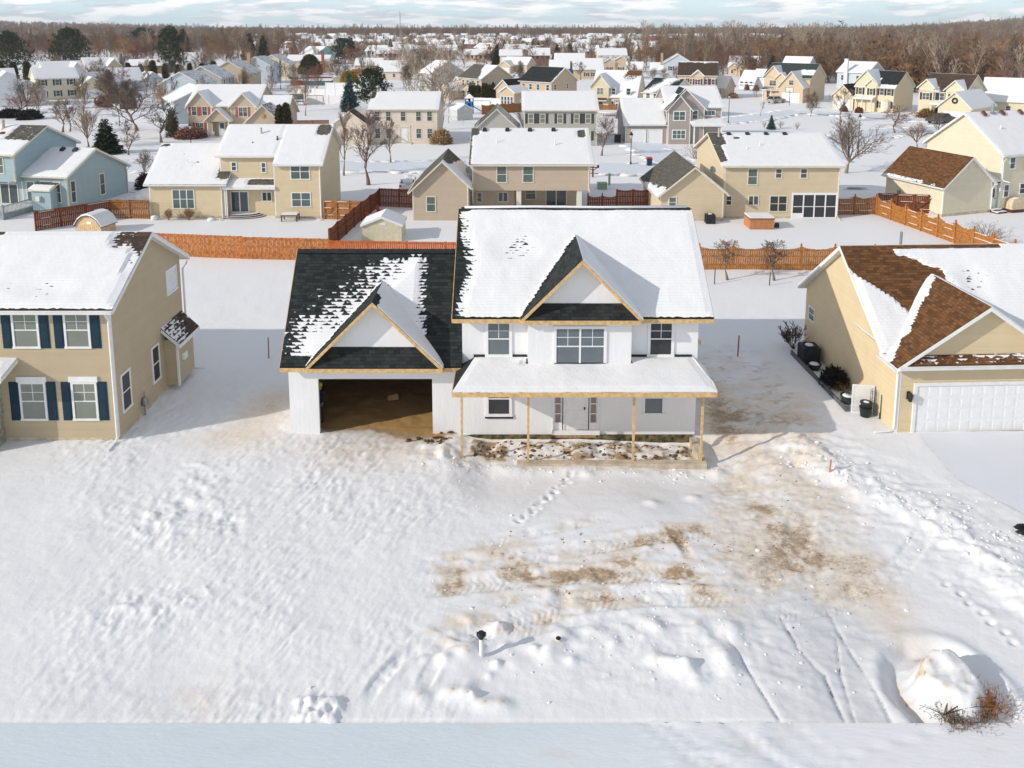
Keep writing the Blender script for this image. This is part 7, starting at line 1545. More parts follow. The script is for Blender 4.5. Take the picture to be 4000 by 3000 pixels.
for k in range(8): a = k*pi/4; b.tube([(.13*cos(a),.13*sin(a),0),(.13*cos(a),.13*sin(a),1.25)], .008, 4)
for z in (.2,.5,.8,1.1): b.tube([(.13*cos(a),.13*sin(a),z) for a in np.linspace(0,2*pi,10)], .008, 4)
one('wire_plant_cage', b, M_GRPOST, 'tall green wire plant cage behind the black tubs', 'plant cage', (16.2,33.6,0))
b = MB(); b.tube([(0,0,0),(.02,.02,1.15)], .035, 6); b.tube([(.07,0,0),(.08,.02,1.05)], .025, 6); b.box(-.06,.06,-.02,.02,0,.3); one('garden_tool', b, M_GRPOST, 'green handled garden tools leaning at the corner of the yellow house', 'garden tools', (16.42,33.3,0))
# ---- second row gardens
acunit('dark air conditioner with a pale top by the buff house wing', 17.65, 69.2, 0, .95); acunit('brown air conditioner beside the blue house fence', -38.1, 74.6, 0, 1.0)
t = thing('hot_tub', 'orange wooden hot tub with a snowy cover behind the buff house', 'hot tub', (21.6,67.9,0)); b = MB(); b.box(-1.05,1.05,-.9,.9,0,.85)
for i in range(14): b.box(-1.05+i*.15,-.93+i*.15,-.915,-.9,.02,.83)
b.build('cabinet', mat('hot_tub_wood',(.50,.22,.10),.7,.15,5), t); b = MB(); b.box(-1.1,1.1,-.95,.95,.855,.98); b.build('cover', mat('tub_cover',(.30,.12,.06),.7), t); b = MB(); b.box(-1.05,1.05,-.9,.9,.98,1.08); b.build('snow_cap', M_SNOW, t)
b = MB(); b.box(-.5,0,-.2,.2,0,.18); b.box(-.25,0,-.2,.2,.18,.36); one('tub_steps', b, M_DKMET, 'dark steps beside the hot tub', 'steps', (23.3,67.8,0))
def shed(label, x, y, w, d, hw, hr, m, arched=False, roofm=None, rz=0):
    t = thing('garden_shed', label, 'shed', (x,y,0), rz); b = MB(); b.box(0,w,0,d,-.1,hw)
    prof = [(0,hw),(w/2,hr),(w,hw)] if not arched else [(0,hw),(w*.12,hw+(hr-hw)*.5),(w*.3,hw+(hr-hw)*.88),(w/2,hr),(w*.7,hw+(hr-hw)*.88),(w*.88,hw+(hr-hw)*.5),(w,hw)]
    b.poly([(u,0,z) for u,z in prof]); b.poly([(u,d,z) for u,z in prof[::-1]])
    for i in range(int(w/.2)): b.box(i*.2,i*.2+.02,-.012,0,0,hw-.02)
    b.build('wall', m, t); r = MB(); s = MB()
    for (ua,za),(ub,zb) in zip(prof[:-1],prof[1:]):
        ea = .12 if (ua,za)==prof[0] else 0; eb = .12 if (ub,zb)==prof[-1] else 0; sl_ = (zb-za)/(ub-ua); ua2,za2 = ua-ea,za-ea*sl_; ub2,zb2 = ub+eb,zb+eb*sl_
        for bb,y0_,y1_,z0_,z1_ in ((r,-.15,d+.15,.0,.05),(s,-.12,d+.12,.052,.19)): bb.hexa([(ua2,y0_,za2+z0_),(ub2,y0_,zb2+z0_),(ub2,y1_,zb2+z0_),(ua2,y1_,za2+z0_),(ua2,y0_,za2+z1_),(ub2,y0_,zb2+z1_),(ub2,y1_,zb2+z1_),(ua2,y1_,za2+z1_)])
    r.build('roof', roofm or M_TRIM, t); s.build('roof_snow', M_SNOW, t, False); v = MB(); v.box(w*.5-.1,w*.5+.35,-.03,-.01,hw+(hr-hw)*.12,hw+(hr-hw)*.38); v.build('gable_vent', M_WHITE, t); return t
shed('pale yellow shed with a snowy gable roof behind the orange red fence', -12.2, 63.0, 3.2, 2.6, 1.3, 1.95, mat('pale_yellow_metal',(.66,.61,.45),.6,.08)); shed('peach shed with a rounded snowy roof beyond the tan house ridge', -36.9, 65.6, 2.4, 1.8, .8, 1.6, mat('peach_shed',(.66,.47,.27),.7), True, M_DKMET, R(-12))
shed('pale grey shed with a snowy roof below the blue playset', -10.2, 147.6, 3.2, 3.2, 2.0, 2.9, mat('grey_shed',(.55,.55,.53),.7), False, None, R(28)); shed('small beige shed at the end of the pool', -53.5, 238, 3.6, 3, 2.3, 2.7, mat('beige_shed',(.5,.45,.36),.7))
def adirondack(label, x, y, rz, g):
    t = thing('garden_chair', label, 'chair', (x,y,0), rz, g); m = mat('red_paint',(.42,.03,.035),.5); b = MB(); b.hexa([(-.28,-.3,.34),(.28,-.3,.34),(.28,.25,.24),(-.28,.25,.24),(-.28,-.3,.38),(.28,-.3,.38),(.28,.25,.28),(-.28,.25,.28)]); b.build('seat',m,t)
    b = MB()
    for i in range(5): u = -.26+i*.11; b.hexa([(u,.22,.26),(u+.09,.22,.26),(u+.09,.25,.26),(u,.25,.26),(u,.48,1.0+.06*(2-abs(i-2))),(u+.09,.48,1.0+.06*(2-abs(i-2))),(u+.09,.51,1.0),(u,.51,1.0)])
    b.build('backrest',m,t)
    for s in (-1,1): b = MB(); b.box(min(s*.3,s*.4),max(s*.3,s*.4),-.32,.34,.54,.57); b.build('armrest',m,t); b = MB(); b.box(min(s*.3,s*.34),max(s*.3,s*.34),-.3,-.22,0,.54); b.build('leg',m,t); b = MB(); b.box(min(s*.3,s*.34),max(s*.3,s*.34),.2,.28,0,.54); b.build('leg',m,t)
adirondack('red garden chair by the dark fence, the one nearer the yellow shed', -12.5, 68.9, R(70), 'red garden chairs'); adirondack('red garden chair by the dark fence, the one nearer the tan wing', -12.0, 71.6, R(70), 'red garden chairs')
t = thing('fire_table', 'low dark table under a cap of snow behind the beige house', 'table', (-20.0,70.1,0)); b = MB(); b.box(-.75,.75,-.45,.45,.52,.6); b.build('tabletop', M_DKMET, t); b = MB(); b.box(-.7,.7,-.4,.4,.6,.74); b.build('snow_cap', M_SNOW, t)
for a in (-1,1):
    for c in (-1,1): b = MB(); b.box(a*.68-.04,a*.68+.04,c*.4-.04,c*.4+.04,0,.52); b.build('leg', M_DKMET, t)
for k, (x, y, lb) in enumerate(((-31.1,70.3,'left one'),(-29.3,70.35,'right one'))): tr, cr = grow(300+k,'shrub',1.0,1.2,.012); v,f = segs_mesh(tr+cr,3); o = bpy.data.objects.new('dead_shrub', mesh_np('dead_shrub',[(v,f,0)],[B_TAN])); COL.objects.link(o); o.location = (x,y,0); tag(o,'dry twiggy shrub under the triple window of the beige house, '+lb,'shrub')
b = MB(); b.lathe([(.3,0),(.34,.25),(.3,.36),(.05,.42)],0,0,12); one('snowy_planter', b, M_SNOW, 'snow capped planter beside the fence end of the beige wing', 'planter', (-32.4,70.4,0), smooth=True); b = MB(); b.lathe([(.4,0),(.36,.15),(.05,.24)],0,0,12); one('snowy_stone', b, M_SNOW, 'small snow capped stone left of the curved back steps', 'stone', (-27.2,70.3,0), smooth=True)
t = thing('covered_grill', 'barbecue grill under a beige cover by the cream house', 'grill', (47.6,73.6,0), R(15)); b = MB(); b.hexa([(-.75,-.35,.3),(.75,-.35,.3),(.75,.35,.3),(-.75,.35,.3),(-.7,-.32,.95),(.7,-.32,.95),(.7,.32,.95),(-.7,.32,.95)]); b.hexa([(-.7,-.32,.95),(.7,-.32,.95),(.7,.32,.95),(-.7,.32,.95),(-.45,-.2,1.3),(.45,-.2,1.3),(.45,.25,1.3),(-.45,.25,1.3)]); b.build('cover', mat('beige_cover',(.62,.50,.34),.8), t); b = MB(); b.box(-.72,.72,-.33,.33,0,.3); b.build('base', mat('maroon_step',(.1,.03,.035)), t); b = MB(); b.blob((0,.02,1.32),(.42,.22,.07),10,4,.1); b.build('snow_cap', M_SNOW, t, True)
t = thing('wheeled_bin', 'navy wheeled bin with a red lid on the snowy kerb', 'bin', (17.26,98.6,0)); b = MB(); b.hexa([(-.25,-.28,.05),(.25,-.28,.05),(.25,.28,.05),(-.25,.28,.05),(-.33,-.36,1.0),(.33,-.36,1.0),(.33,.36,1.0),(-.33,.36,1.0)]); b.build('bin_body', mat('navy_plastic',(.012,.035,.09),.5), t); b = MB(); b.hexa([(-.36,-.4,1.0),(.36,-.4,1.0),(.36,.4,1.0),(-.36,.4,1.0),(-.3,-.3,1.14),(.3,-.3,1.14),(.3,.36,1.14),(-.3,.36,1.14)]); b.build('lid', mat('red_plastic',(.5,.03,.025),.5), t)
for s in (-1,1): b = MB(); b.tube([(s*.28,.3,.12),(s*.34,.3,.12)], .12, 12); b.build('wheel', M_BLACK, t)
def lamp(label, x, y, h=3.85):
    t = thing('street_lamp', label, 'street lamp', (x,y,0)); b = MB(); b.lathe([(.13,-.2),(.13,.3),(.06,.5),(.05,h-.5),(.09,h-.45)],0,0,10); b.build('pole', M_DKMET, t); b = MB(); b.lathe([(.1,h-.45),(.2,h-.05),(.2,h-.03)],0,0,6); b.build('lantern', mat('lamp_glass',(.55,.53,.48),.2), t); b = MB(); b.lathe([(.26,h-.03),(.24,h+.05),(.08,h+.3),(.02,h+.42)],0,0,6); b.build('lamp_cap', M_DKMET, t)
lamp('black lamp post in front of the twin garage doors', 15.05, 99.5); lamp('black lamp post at the corner of the taupe house street', 39.3, 143.6, 5.0); lamp('black lamp post rising through the spreading tree by the cream house', 47.5, 108.0, 5.2); lamp('black lamp post before the portico of the tan gabled house', -47.2, 115.8, 3.0); lamp('black lamp post beside the snowy garage', 41.6, 160.0, 4.2)
t = thing('mailbox_post', 'wooden post carrying three dark mailboxes in the open snow', 'mailboxes', (9.41,91.2,0)); b = MB(); b.box(-.09,.09,-.09,.09,-.2,1.05); b.hexa([(-.7,-.05,1.1),(.7,-.05,1.1),(.7,.05,1.1),(-.7,.05,1.1),(-.7,-.05,1.2),(.7,-.05,1.2),(.7,.05,1.2),(-.7,.05,1.2)]); b.tube([(0,0,.75),(-.5,0,1.12)],.05,5); b.tube([(0,0,.75),(.5,0,1.12)],.05,5); b.build('post', M_REDW, t)
for u in (-.6,0,.6): b = MB(); b.box(u-.11,u+.11,-.28,.28,1.2,1.36); b.lathe([(.12,1.36),(.05,1.46)],u,0,8); b.build('mailbox', M_DKMET, t)
M_UGREEN = mat('utility_green',(.32,.43,.29),.6,.1)
b = MB(); b.box(-.5,.5,-.45,.45,0,.6); b.box(-.54,.54,-.49,.49,.6,.66); one('transformer_box', b, M_UGREEN, 'squat green utility box in the snow between two houses', 'utility box', (9.75,84.6,0)); b = MB(); b.box(-.11,.11,-.1,.1,0,1.3); b.box(-.13,.13,-.12,.12,1.3,1.35); one('utility_pedestal', b, M_UGREEN, 'tall green utility pedestal behind the squat green box', 'utility box', (10.75,86.4,0)); b = MB(); b.box(-.13,.13,-.12,.12,0,.75); b.box(-.15,.15,-.14,.14,.75,.8); one('utility_pedestal', b, M_UGREEN, 'short green utility pedestal left of the squat green box', 'utility box', (8.1,86.0,0))
b = MB(); b.box(-.8,.8,-.6,.6,0,.9); b.box(.85,1.15,-.1,.2,0,1.3); one('transformer_box', b, mat('grey_green_box',(.3,.34,.32),.6), 'grey utility box on the snowy verge before the orange tan house', 'utility box', (65.0,172.2,0))
# snow buried vehicle and tarp heap
def carb(label, x, y, rz, col, kind='suv', snow=False, cat='car'):
    t = thing({'suv':'parked_car','pickup':'pickup_truck','sedan':'parked_car'}[kind], label, cat, (x,y,0), rz)
    P = {'suv':dict(L=4.7,W=1.85,body=[(-2.35,.35),(-2.35,.95),(-2.1,1.02),(1.1,1.05),(2.2,.9),(2.35,.6),(2.35,.35)],cab=[(-2.25,1.0),(-1.75,1.62),(.1,1.66),(.95,1.05)],w=(-1.45,1.45)),
         'pickup':dict(L=5.8,W=2.0,body=[(-2.9,.5),(-2.9,1.15),(-.75,1.2),(1.3,1.22),(2.75,1.12),(2.9,.8),(2.9,.5)],cab=[(-.8,1.18),(-.6,1.85),(.75,1.88),(1.45,1.2)],w=(-1.8,1.85)),
         'sedan':dict(L=4.6,W=1.8,body=[(-2.3,.3),(-2.3,.88),(-1.5,.95),(1.1,.95),(2.2,.78),(2.3,.5),(2.3,.3)],cab=[(-1.7,.93),(-.95,1.38),(.25,1.4),(1.05,.93)],w=(-1.4,1.42))}[kind]
    m = mat('paint_'+label[:24].replace(' ','_'), col, .3, .05, spec=.5); w = P['W']/2; b = MB()
    def ext(prof, w0, w1): 
        k = len(b.v); n = len(prof); zs = [p[1] for p in prof]; z0,z1 = min(zs),max(zs)
        for s in (-1,1): b.v += [(u, s*(w0+(w1-w0)*((z-z0)/(z1-z0+1e-6))), z) for u,z in prof]
        b.f.append(tuple(k+i for i in reversed(range(n)))); b.f.append(tuple(k+n+i for i in range(n))); b.m += [0,0]
        for i in range(n): j = (i+1)%n; b.f.append((k+i,k+j,k+n+j,k+n+i)); b.m.append(0)
    ext(P['body'], w, w*.97); ext(P['cab'], w*.93, w*.78); b.build('body', m if not snow else M_SNOW, t)
    g = MB(); c = P['cab']; zt = c[1][1]-.08; zb = c[0][1]+.08
    for s in (-1,1):
        y_b, y_t = s*(w*.93+.004), s*(w*.80+.004)
        for a,d in ((.08,.48),(.52,.92)):
            ua = c[0][0]+(c[3][0]-c[0][0])*a; ud = c[0][0]+(c[3][0]-c[0][0])*d; ta = c[1][0]+(c[2][0]-c[1][0])*a; td = c[1][0]+(c[2][0]-c[1][0])*d; g.hexa([(ua,y_b,zb),(ud,y_b,zb),(ud,y_b+s*.01,zb),(ua,y_b+s*.01,zb),(ta,y_t,zt),(td,y_t,zt),(td,y_t+s*.01,zt),(ta,y_t+s*.01,zt)])
    for (u0,z0),(u1,z1),s in ((c[3],c[2],1),(c[0],c[1],-1)):
        o_ = s*.02; g.hexa([(u0+o_,-w*.8,z0+.04),(u0+o_,w*.8,z0+.04),(u0+o_-.02,w*.8,z0+.04),(u0+o_-.02,-w*.8,z0+.04),(u1+o_,-w*.68,z1-.05),(u1+o_,w*.68,z1-.05),(u1+o_-.02,w*.68,z1-.05),(u1+o_-.02,-w*.68,z1-.05)])
    g.build('car_window', M_GLASSD, t)
    if kind == 'pickup': bd = MB(); bd.box(-2.8,-.9,-w*.85,w*.85,1.17,1.185); bd.build('truck_bed', M_BLACK, t)
    for u in P['w']:
        for s in (-1,1):
            wh = MB(); r = .34 if kind != 'pickup' else .4; wh.tube([(u,s*(w-.2),r),(u,s*(w+.02),r)], r, 16); wo = wh.build('wheel', M_BLACK, t); rm = MB(); rm.tube([(u,s*(w+.02),r),(u,s*(w+.035),r)], r*.6, 12); rm.build('rim', M_GREYMET, wo)
    for s in (-1,1):
        h_ = MB(); u, z = P['body'][4]; h_.box(u-.06,u+.1,min(s*w*.6,s*w*.93),max(s*w*.6,s*w*.93),z-.22,z-.06); h_.build('headlight', M_WHITE, t)
        h_ = MB(); u, z = P['body'][1]; h_.box(u-.02,u+.06,min(s*w*.7,s*w*.95),max(s*w*.7,s*w*.95),z-.22,z-.02); h_.build('tail_light', mat('red_plastic',(.5,.03,.025)), t)
    if snow: s_ = MB(); s_.blob((0,0,1.0),(2.2,.85,.45),14,6,.06); s_.build('snow_cap', M_SNOW, t, True)
    return t
carb('silver grey car parked on the drive of the orange tan house', 60.9, 183.0, R(35), (.35,.34,.31)); carb('dark grey pickup truck parked before the wreath garage', 78.0, 143.6, R(20), (.05,.058,.062), 'pickup', cat='pickup truck'); carb('white car parked by the small red gable', 2.0, 283, R(10), (.75,.75,.75), 'sedan'); carb('dark car parked left of the white car', -5.5, 292, R(5), (.04,.04,.05), 'suv'); carb('snow covered car left of the pinkish tan house wing', -11.2, 84.5, R(95), (.03,.03,.035), 'sedan', True)
b = MB()
for k, (x, y, z, a, c, d) in enumerate(((0,0,.5,1.3,1.1,.75),(.6,.3,.8,.8,.8,.7),(-.6,-.2,.35,.9,.9,.6),(.3,.9,.6,1.0,.9,.8))): b.blob((x,y,z),(a,c,d),14,8,.07,0,k)
one('snow_heap', b, M_SNOW, 'big white snow covered heap beside the beige wing and fence', 'snow heap', (-36.6,78.8,0), smooth=True)
shrubball('dark maroon bush poking out behind the white snow heap', -39.6, 84.5, 2.0, 1.6, foliage_mat('maroon_leaves',(.05,.02,.025),(.10,.04,.04)))
# ---- further gardens
def hoop(label, x, y, rz=0, h=3.3):
    t = thing('basketball_hoop', label, 'basketball hoop', (x,y,0), rz); b = MB(); b.tube([(0,0,-.2),(0,0,h-.5),(0,-.35,h-.1)],.06,7); b.build('pole', M_DKMET, t); b = MB(); b.box(-.85,.85,-.42,-.38,h-.25,h+.8); b.build('backboard', mat('backboard',(.62,.66,.68),.3), t)
    b = MB()
    for a,c,d,e in ((-.88,.88,h-.28,h-.22),(-.88,.88,h+.78,h+.84),(-.88,-.82,h-.22,h+.78),(.82,.88,h-.22,h+.78)): b.box(a,c,-.44,-.36,d,e)
    b.box(-.28,.28,-.44,-.43,h,h+.04); b.build('backboard_frame', M_DKMET, t); b = MB(); b.tube([(.23*cos(a),-.68+.23*sin(a),h) for a in np.linspace(0,2*pi,14)],.02,5); b.build('rim', mat('red_plastic',(.5,.03,.025)), t)
hoop('basketball hoop with clear backboard among the left street trees', -69.0, 139, R(-20)); hoop('basketball hoop beside the white garage door of the orange tan house', 62.0, 177.4, R(-40), 3.2); hoop('low mailbox like hoop in the field by the tan willowy tree', -78.5, 176, R(10), 2.0)
t = thing('swing_set', 'red A frame swing set before the white vinyl fence', 'swing set', (-44.2,177.6,0)); m = mat('red_paint',(.42,.03,.035)); b = MB(); b.tube([(-2.0,0,2.2),(2.0,0,2.2)],.06,6); b.build('top_bar', m, t)
for u in (-2.0,2.0):
    for s in (-1,1): b = MB(); b.tube([(u,0,2.2),(u,s*.8,0)],.05,6); b.build('leg', m, t)
b = MB(); b.tube([(-1.0,0,2.2),(-1.0,0,.6)],.015,4); b.tube([(-.6,0,2.2),(-.6,0,.6)],.015,4); b.box(-1.0,-.6,-.12,.12,.5,.75); b.build('swing_seat', mat('yellow_plastic',(.6,.4,.05),.5), t)
t = thing('trampoline', 'round trampoline with a green net left of the red swing set', 'trampoline', (-48.3,178,0)); b = MB(); b.tube([(1.6*cos(a),1.6*sin(a),.8) for a in np.linspace(0,2*pi,24)],.06,5); b.build('frame', M_GREYMET, t); b = MB(); b.lathe([(1.5,.78),(1.5,.84),(.02,.86)],0,0,24); b.build('jumping_mat', M_SNOW, t); b = MB()
for i in range(8): a = i*pi/4; b.tube([(1.6*cos(a),1.6*sin(a),0),(1.6*cos(a),1.6*sin(a),2.4)],.04,5)
b.build('net_pole', M_GREYMET, t); b = MB(); b.lathe([(1.58,1.3),(1.58,2.35),(1.56,2.35),(1.56,1.3)],0,0,24); b.build('safety_net', mat('green_net',(.10,.19,.17),.9), t)
t = thing('trampoline', 'round trampoline ring heaped with snow before the light yellow house', 'trampoline', (18.9,156,0)); b = MB(); b.tube([(2.2*cos(a),2.2*sin(a),.85) for a in np.linspace(0,2*pi,28)],.09,5); b.build('frame', M_WHITE, t); b = MB(); b.lathe([(2.1,.83),(2.1,.9),(.02,.95)],0,0,28); b.build('jumping_mat', M_SNOW, t)
for i in range(6): a = i*pi/3; b = MB(); b.tube([(2.2*cos(a),2.2*sin(a),0),(2.2*cos(a),2.2*sin(a),.85)],.04,5); b.build('leg', M_DKMET, t)
t = thing('playset', 'bright blue playset tower with slide and swings', 'playset', (-8.6,160,0)); m = mat('blue_plastic',(.02,.19,.42),.5); b = MB()
for a in (-.75,.75):
    for c in (-.75,.75): b.box(a-.08,a+.08,c-.08,c+.08,0,3.2)
b.box(-.8,.8,-.8,.8,1.4,1.5); b.build('tower_frame', m, t); b = MB(); b.box(-.82,-.3,-.83,-.78,1.5,2.4); b.box(.3,.82,-.83,-.78,1.5,2.4); b.box(-.82,.82,.78,.83,1.5,2.4); b.box(-.83,-.78,-.78,.78,1.5,2.4); b.box(-.3,.3,-.83,-.78,2.2,2.4); b.build('tower_wall', m, t)
b = MB(); b.hexa([(-1,-1,3.1),(1,-1,3.1),(1,1,3.1),(-1,1,3.1),(-.15,-.15,3.9),(.15,-.15,3.9),(.15,.15,3.9),(-.15,.15,3.9)]); b.build('tower_roof', m, t); b = MB(); b.hexa([(-.98,-.98,3.16),(.98,-.98,3.16),(.98,.98,3.16),(-.98,.98,3.16),(-.13,-.13,4.0),(.13,-.13,4.0),(.13,.13,4.0),(-.13,.13,4.0)]); b.build('roof_snow', M_SNOW, t)
b = MB(); b.hexa([(.8,-.35,1.4),(2.8,-.35,.2),(2.8,.35,.2),(.8,.35,1.4),(.8,-.35,1.55),(2.8,-.35,.35),(2.8,.35,.35),(.8,.35,1.55)]); b.build('slide', m, t)
for s, u in ((-1,-4.0),(1,4.2)): b = MB(); b.tube([(s*.8,0,2.6),(u,0,2.6)],.06,6); b.tube([(u,0,2.6),(u-s*.3,-1.0,0)],.05,6); b.tube([(u,0,2.6),(u+s*.3,1.0,0)],.05,6); b.build('swing_frame', mat('grey_blue_pipe',(.2,.26,.34),.5), t)
t = thing('swimming_pool', 'above ground pool with teal sides and a red railed deck', 'pool', (-58,240,0)); b = MB(); b.box(-4.5,4.0,-2,2,0,1.4); b.build('pool_wall', mat('teal_wall',(.06,.16,.18),.6), t); b = MB(); b.box(-4.6,4.1,-2.1,2.1,1.4,1.6); b.build('snow_cap', M_SNOW, t); b = MB(); b.box(-8,-4.6,-2,2,0,1.3)
for i in range(18): b.box(-8+i*.19,-7.93+i*.19,-2.03,-1.97,1.3,2.2)
b.box(-8,-4.6,-2.05,-1.95,2.2,2.3); b.box(-4.6,4,2.1,2.2,1.9,2.3); b.build('deck', mat('red_deck',(.24,.035,.04),.7), t)
for k,(x,y,w,h,lb) in enumerate(((68.6,163.9,1.6,1.2,'round rusty bush at the left end of the cream porch'),(70.6,161.2,1.6,1.2,'round rusty bush before the red door of the cream porch'))): shrubball(lb, x, y, w, h, L_BUSH, 300, 'round_bush')
shrubball('mound shaped golden brown bush left of the garland porch', 79.6, 152.0, 3.0, 1.6, foliage_mat('golden_brown_leaves',(.16,.10,.03),(.28,.18,.05)), 500, 'round_bush')
shrubball('dark bush capped with snow under the pruned tree, left one', -97.0, 153.0, 4.2, 1.4, foliage_mat('black_leaves',(.012,.012,.012),(.04,.034,.03)), 500, 'snowy_bush'); shrubball('dark bush capped with snow under the pruned tree, right one', -91.8, 150.5, 4.2, 1.5, MATS.get('x') or foliage_mat('black_brown_leaves',(.014,.012,.011),(.05,.038,.03)), 500, 'snowy_bush')
shrubball('brown bush mass by the garage of the white left houses', -88, 176, 7, 2.0, B_RED, 700, 'brown_bush'); shrubball('upright brown bush alone on the left field', -82.5, 170, 3.6, 3.4, B_BROWN, 600, 'brown_bush'); shrubball('rust coloured bush at the right corner of the ivory colonial', -10.6, 118.0, 3.0, 2.0, B_TAN, 500, 'rusty_bush'); shrubball('dark hedge under the entrance windows of the tan gabled house', -50.6, 124.2, 4.2, 1.3, B_RED, 500, 'brown_hedge'); shrubball('tall brown evergreen at the left corner of the tan gabled house', -54.0, 125.5, 2.0, 4.6, L_YEWD, 500, 'tall_bush')
shrubball('brown shrub at the first door of the white garage house', 65.1, 220.6, 1.5, 1.6, B_RED, 250, 'brown_bush'); shrubball('brown shrub at the second door of the white garage house', 67.2, 218.8, 1.5, 1.6, B_RED, 250, 'brown_bush'); shrubball('tan grass clump against the snowy garage wall', 54.3, 195.2, 2.4, 1.2, B_TAN, 300, 'grass_clump'); shrubball('rust red bush at the edge of the red brown wood', 24.5, 300, 9, 5.5, B_RED, 900, 'red_bush'); shrubball('broad dark red bush before the tan bungalow', 29, 296, 7, 3.6, B_RED, 700, 'red_bush')
b = MB(); b.box(-.45,.45,-.4,.4,0,1.1); b.box(-.5,.5,-.45,.45,1.1,1.2); one('dark_bin', b, M_BLACK, 'dark bin at the left corner of the taupe garage', 'bin', (16.0,119.5,0))
# far landmarks
b = MB()
for a in range(3): t_ = a*2.094; b.tube([(1.2*cos(t_),1.2*sin(t_),0),(.25*cos(t_),.25*sin(t_),34)], .14, 4)
for k in range(16):
    z = 1+k*2.05; r0 = 1.2-.95*z/34; 
    for a in range(3): t_ = a*2.094; u_ = (a+1)*2.094; b.tube([(r0*cos(t_),r0*sin(t_),z),(r0*cos(u_),r0*sin(u_),z+1.2)], .06, 3)
b.tube([(0,0,34),(0,0,40)], .08, 4); one('radio_mast', b, M_GREYMET, 'thin lattice radio mast above the horizon trees', 'mast', (-125,900,0))
t = thing('domed_building', 'distant pale building with a red dome above the wood', 'building', (98,560,0)); b = MB(); b.box(-6,6,-6,6,0,8); b.build('wall', S_WHITE, t); b = MB(); b.lathe([(4.2,8),(4.0,9.0),(3.2,10.3),(1.8,11.1),(.1,11.4)],0,0,20); b.build('dome', mat('red_dome',(.36,.10,.10),.6), t, True)
def bird(label, x, y, z, rz, g):
    b = MB(); b.blob((0,0,0),(.32,.10,.10),8,6,0); b.hexa([(-.12,0,.02),(.15,0,.02),(.15,0,.05),(-.12,0,.05),(-.2,.62,.30),(.0,.62,.30),(.0,.62,.32),(-.2,.62,.32)]); b.hexa([(-.12,0,.02),(.15,0,.02),(.15,0,.05),(-.12,0,.05),(-.2,-.62,.26),(.0,-.62,.26),(.0,-.62,.28),(-.2,-.62,.28)]); b.hexa([(-.55,-.1,0),(-.28,-.04,-.02),(-.28,.04,-.02),(-.55,.1,0),(-.55,-.1,.02),(-.28,-.04,.03),(-.28,.04,.03),(-.55,.1,.02)]); b.hexa([(.28,-.03,-.03),(.46,-.01,-.01),(.46,.01,-.01),(.28,.03,-.03),(.28,-.03,.05),(.46,-.01,.01),(.46,.01,.01),(.28,.03,.05)]); one('bird', b, M_DKMET, label, 'bird', (x,y,z), rz, g)
bird('upper of the two dark birds over the right hand wood', 69.3, 170, 18.4, .4, 'birds over the wood'); bird('lower of the two dark birds over the right hand wood', 68.8, 170, 17.2, 1.0, 'birds over the wood')
# ---- rubble and wrap scrap around the garage mouth
b = MB(); r_ = random.Random(9)
for i in range(26): b.blob((r_.gauss(0,.5),r_.gauss(0,.3),r_.uniform(-.02,.12)),(r_.uniform(.05,.2),r_.uniform(.05,.16),r_.uniform(.04,.12)),7,5,.3,0,i)
one('earth_clods', b, mat('dark_earth',(.10,.06,.03),.95,.4,6), 'dark clods of earth at the right corner of the garage mouth', 'earth', (-3.2,31.3,0), kind='stuff')
b = MB(); b.hexa([(-.25,-.17,.0),(.25,-.17,.0),(.25,.17,.0),(-.25,.17,.0),(-.25,-.17,.24),(.23,-.17,.28),(.25,.17,.27),(-.23,.17,.25)]); one('cardboard_box', b, mat('cardboard',(.45,.28,.13),.9,.2), 'tan cardboard box on the dirt floor of the garage', 'box', (-5.6,35.2,.05), .3)
# loose crumbs of earth and broken snow crust over the driven ground
def crumbs(label, n, fx, smin, smax, m, seed, name):
    q = random.Random(seed); k = MB()
    for i in range(n):
        x, y = fx(q); r0 = q.uniform(smin, smax)*(.6+.8*q.random()**3); k.blob((x,y,gh_(x,y)), (r0*q.uniform(.8,1.5),r0*q.uniform(.7,1.2),r0*q.uniform(.5,.9)), 6, 4, .35, 0, i)
    one(name, k, m, label, 'crumbs', kind='stuff')
GO = next(o for o in COL.objects if o.name == 'ground'); bpy.context.view_layer.update()
def gh_(x, y):
    ok, loc, nrm, idx = GO.ray_cast((x,y,30.0), (0,0,-1)); return loc[2] if ok else 0.0
crumbs('brown crumbs of earth along the tread tracks', 200, lambda q: (q.gauss(3.8,2.6), q.choice((23.4,24.6,22.2,24.9))+q.gauss(0,.35)), .012, .032, mat('crumb_earth',(.27,.19,.12),.95,.4,6), 21, 'earth_crumbs')
crumbs('brown earth crumbs on the sandy drive', 130, lambda q: (q.gauss(9.6,1.3), q.gauss(25.0,2.2)), .010, .028, mat('crumb_earth',(.27,.19,.12)), 22, 'earth_crumbs')
crumbs('broken lumps of snow crust across the lot', 170, lambda q: (q.gauss(4.2,3.4), q.gauss(21.2,1.8)), .02, .055, M_SNOW, 23, 'snow_lumps')
crumbs('lumps of snow along the shovelled ridge', 260, lambda q: (lambda t: (11.6+t*7.6+q.gauss(0,.8), 30.2-t*8.2+q.gauss(0,.9)))(q.random()), .03, .085, M_SNOW, 24, 'snow_lumps')
crumbs('lumps of snow before the porch and garage corner', 130, lambda q: (q.uniform(-3.6,8.4), q.gauss(29.6,.35)), .02, .07, M_SNOW, 25, 'snow_lumps')
crumbs('dark earth and snow clods in the porch pit', 260, lambda q: (q.uniform(-1.6,7.4), q.uniform(30.45,31.8)), .03, .09, mat('pit_earth',(.16,.10,.06),.95,.5,5), 26, 'earth_crumbs')
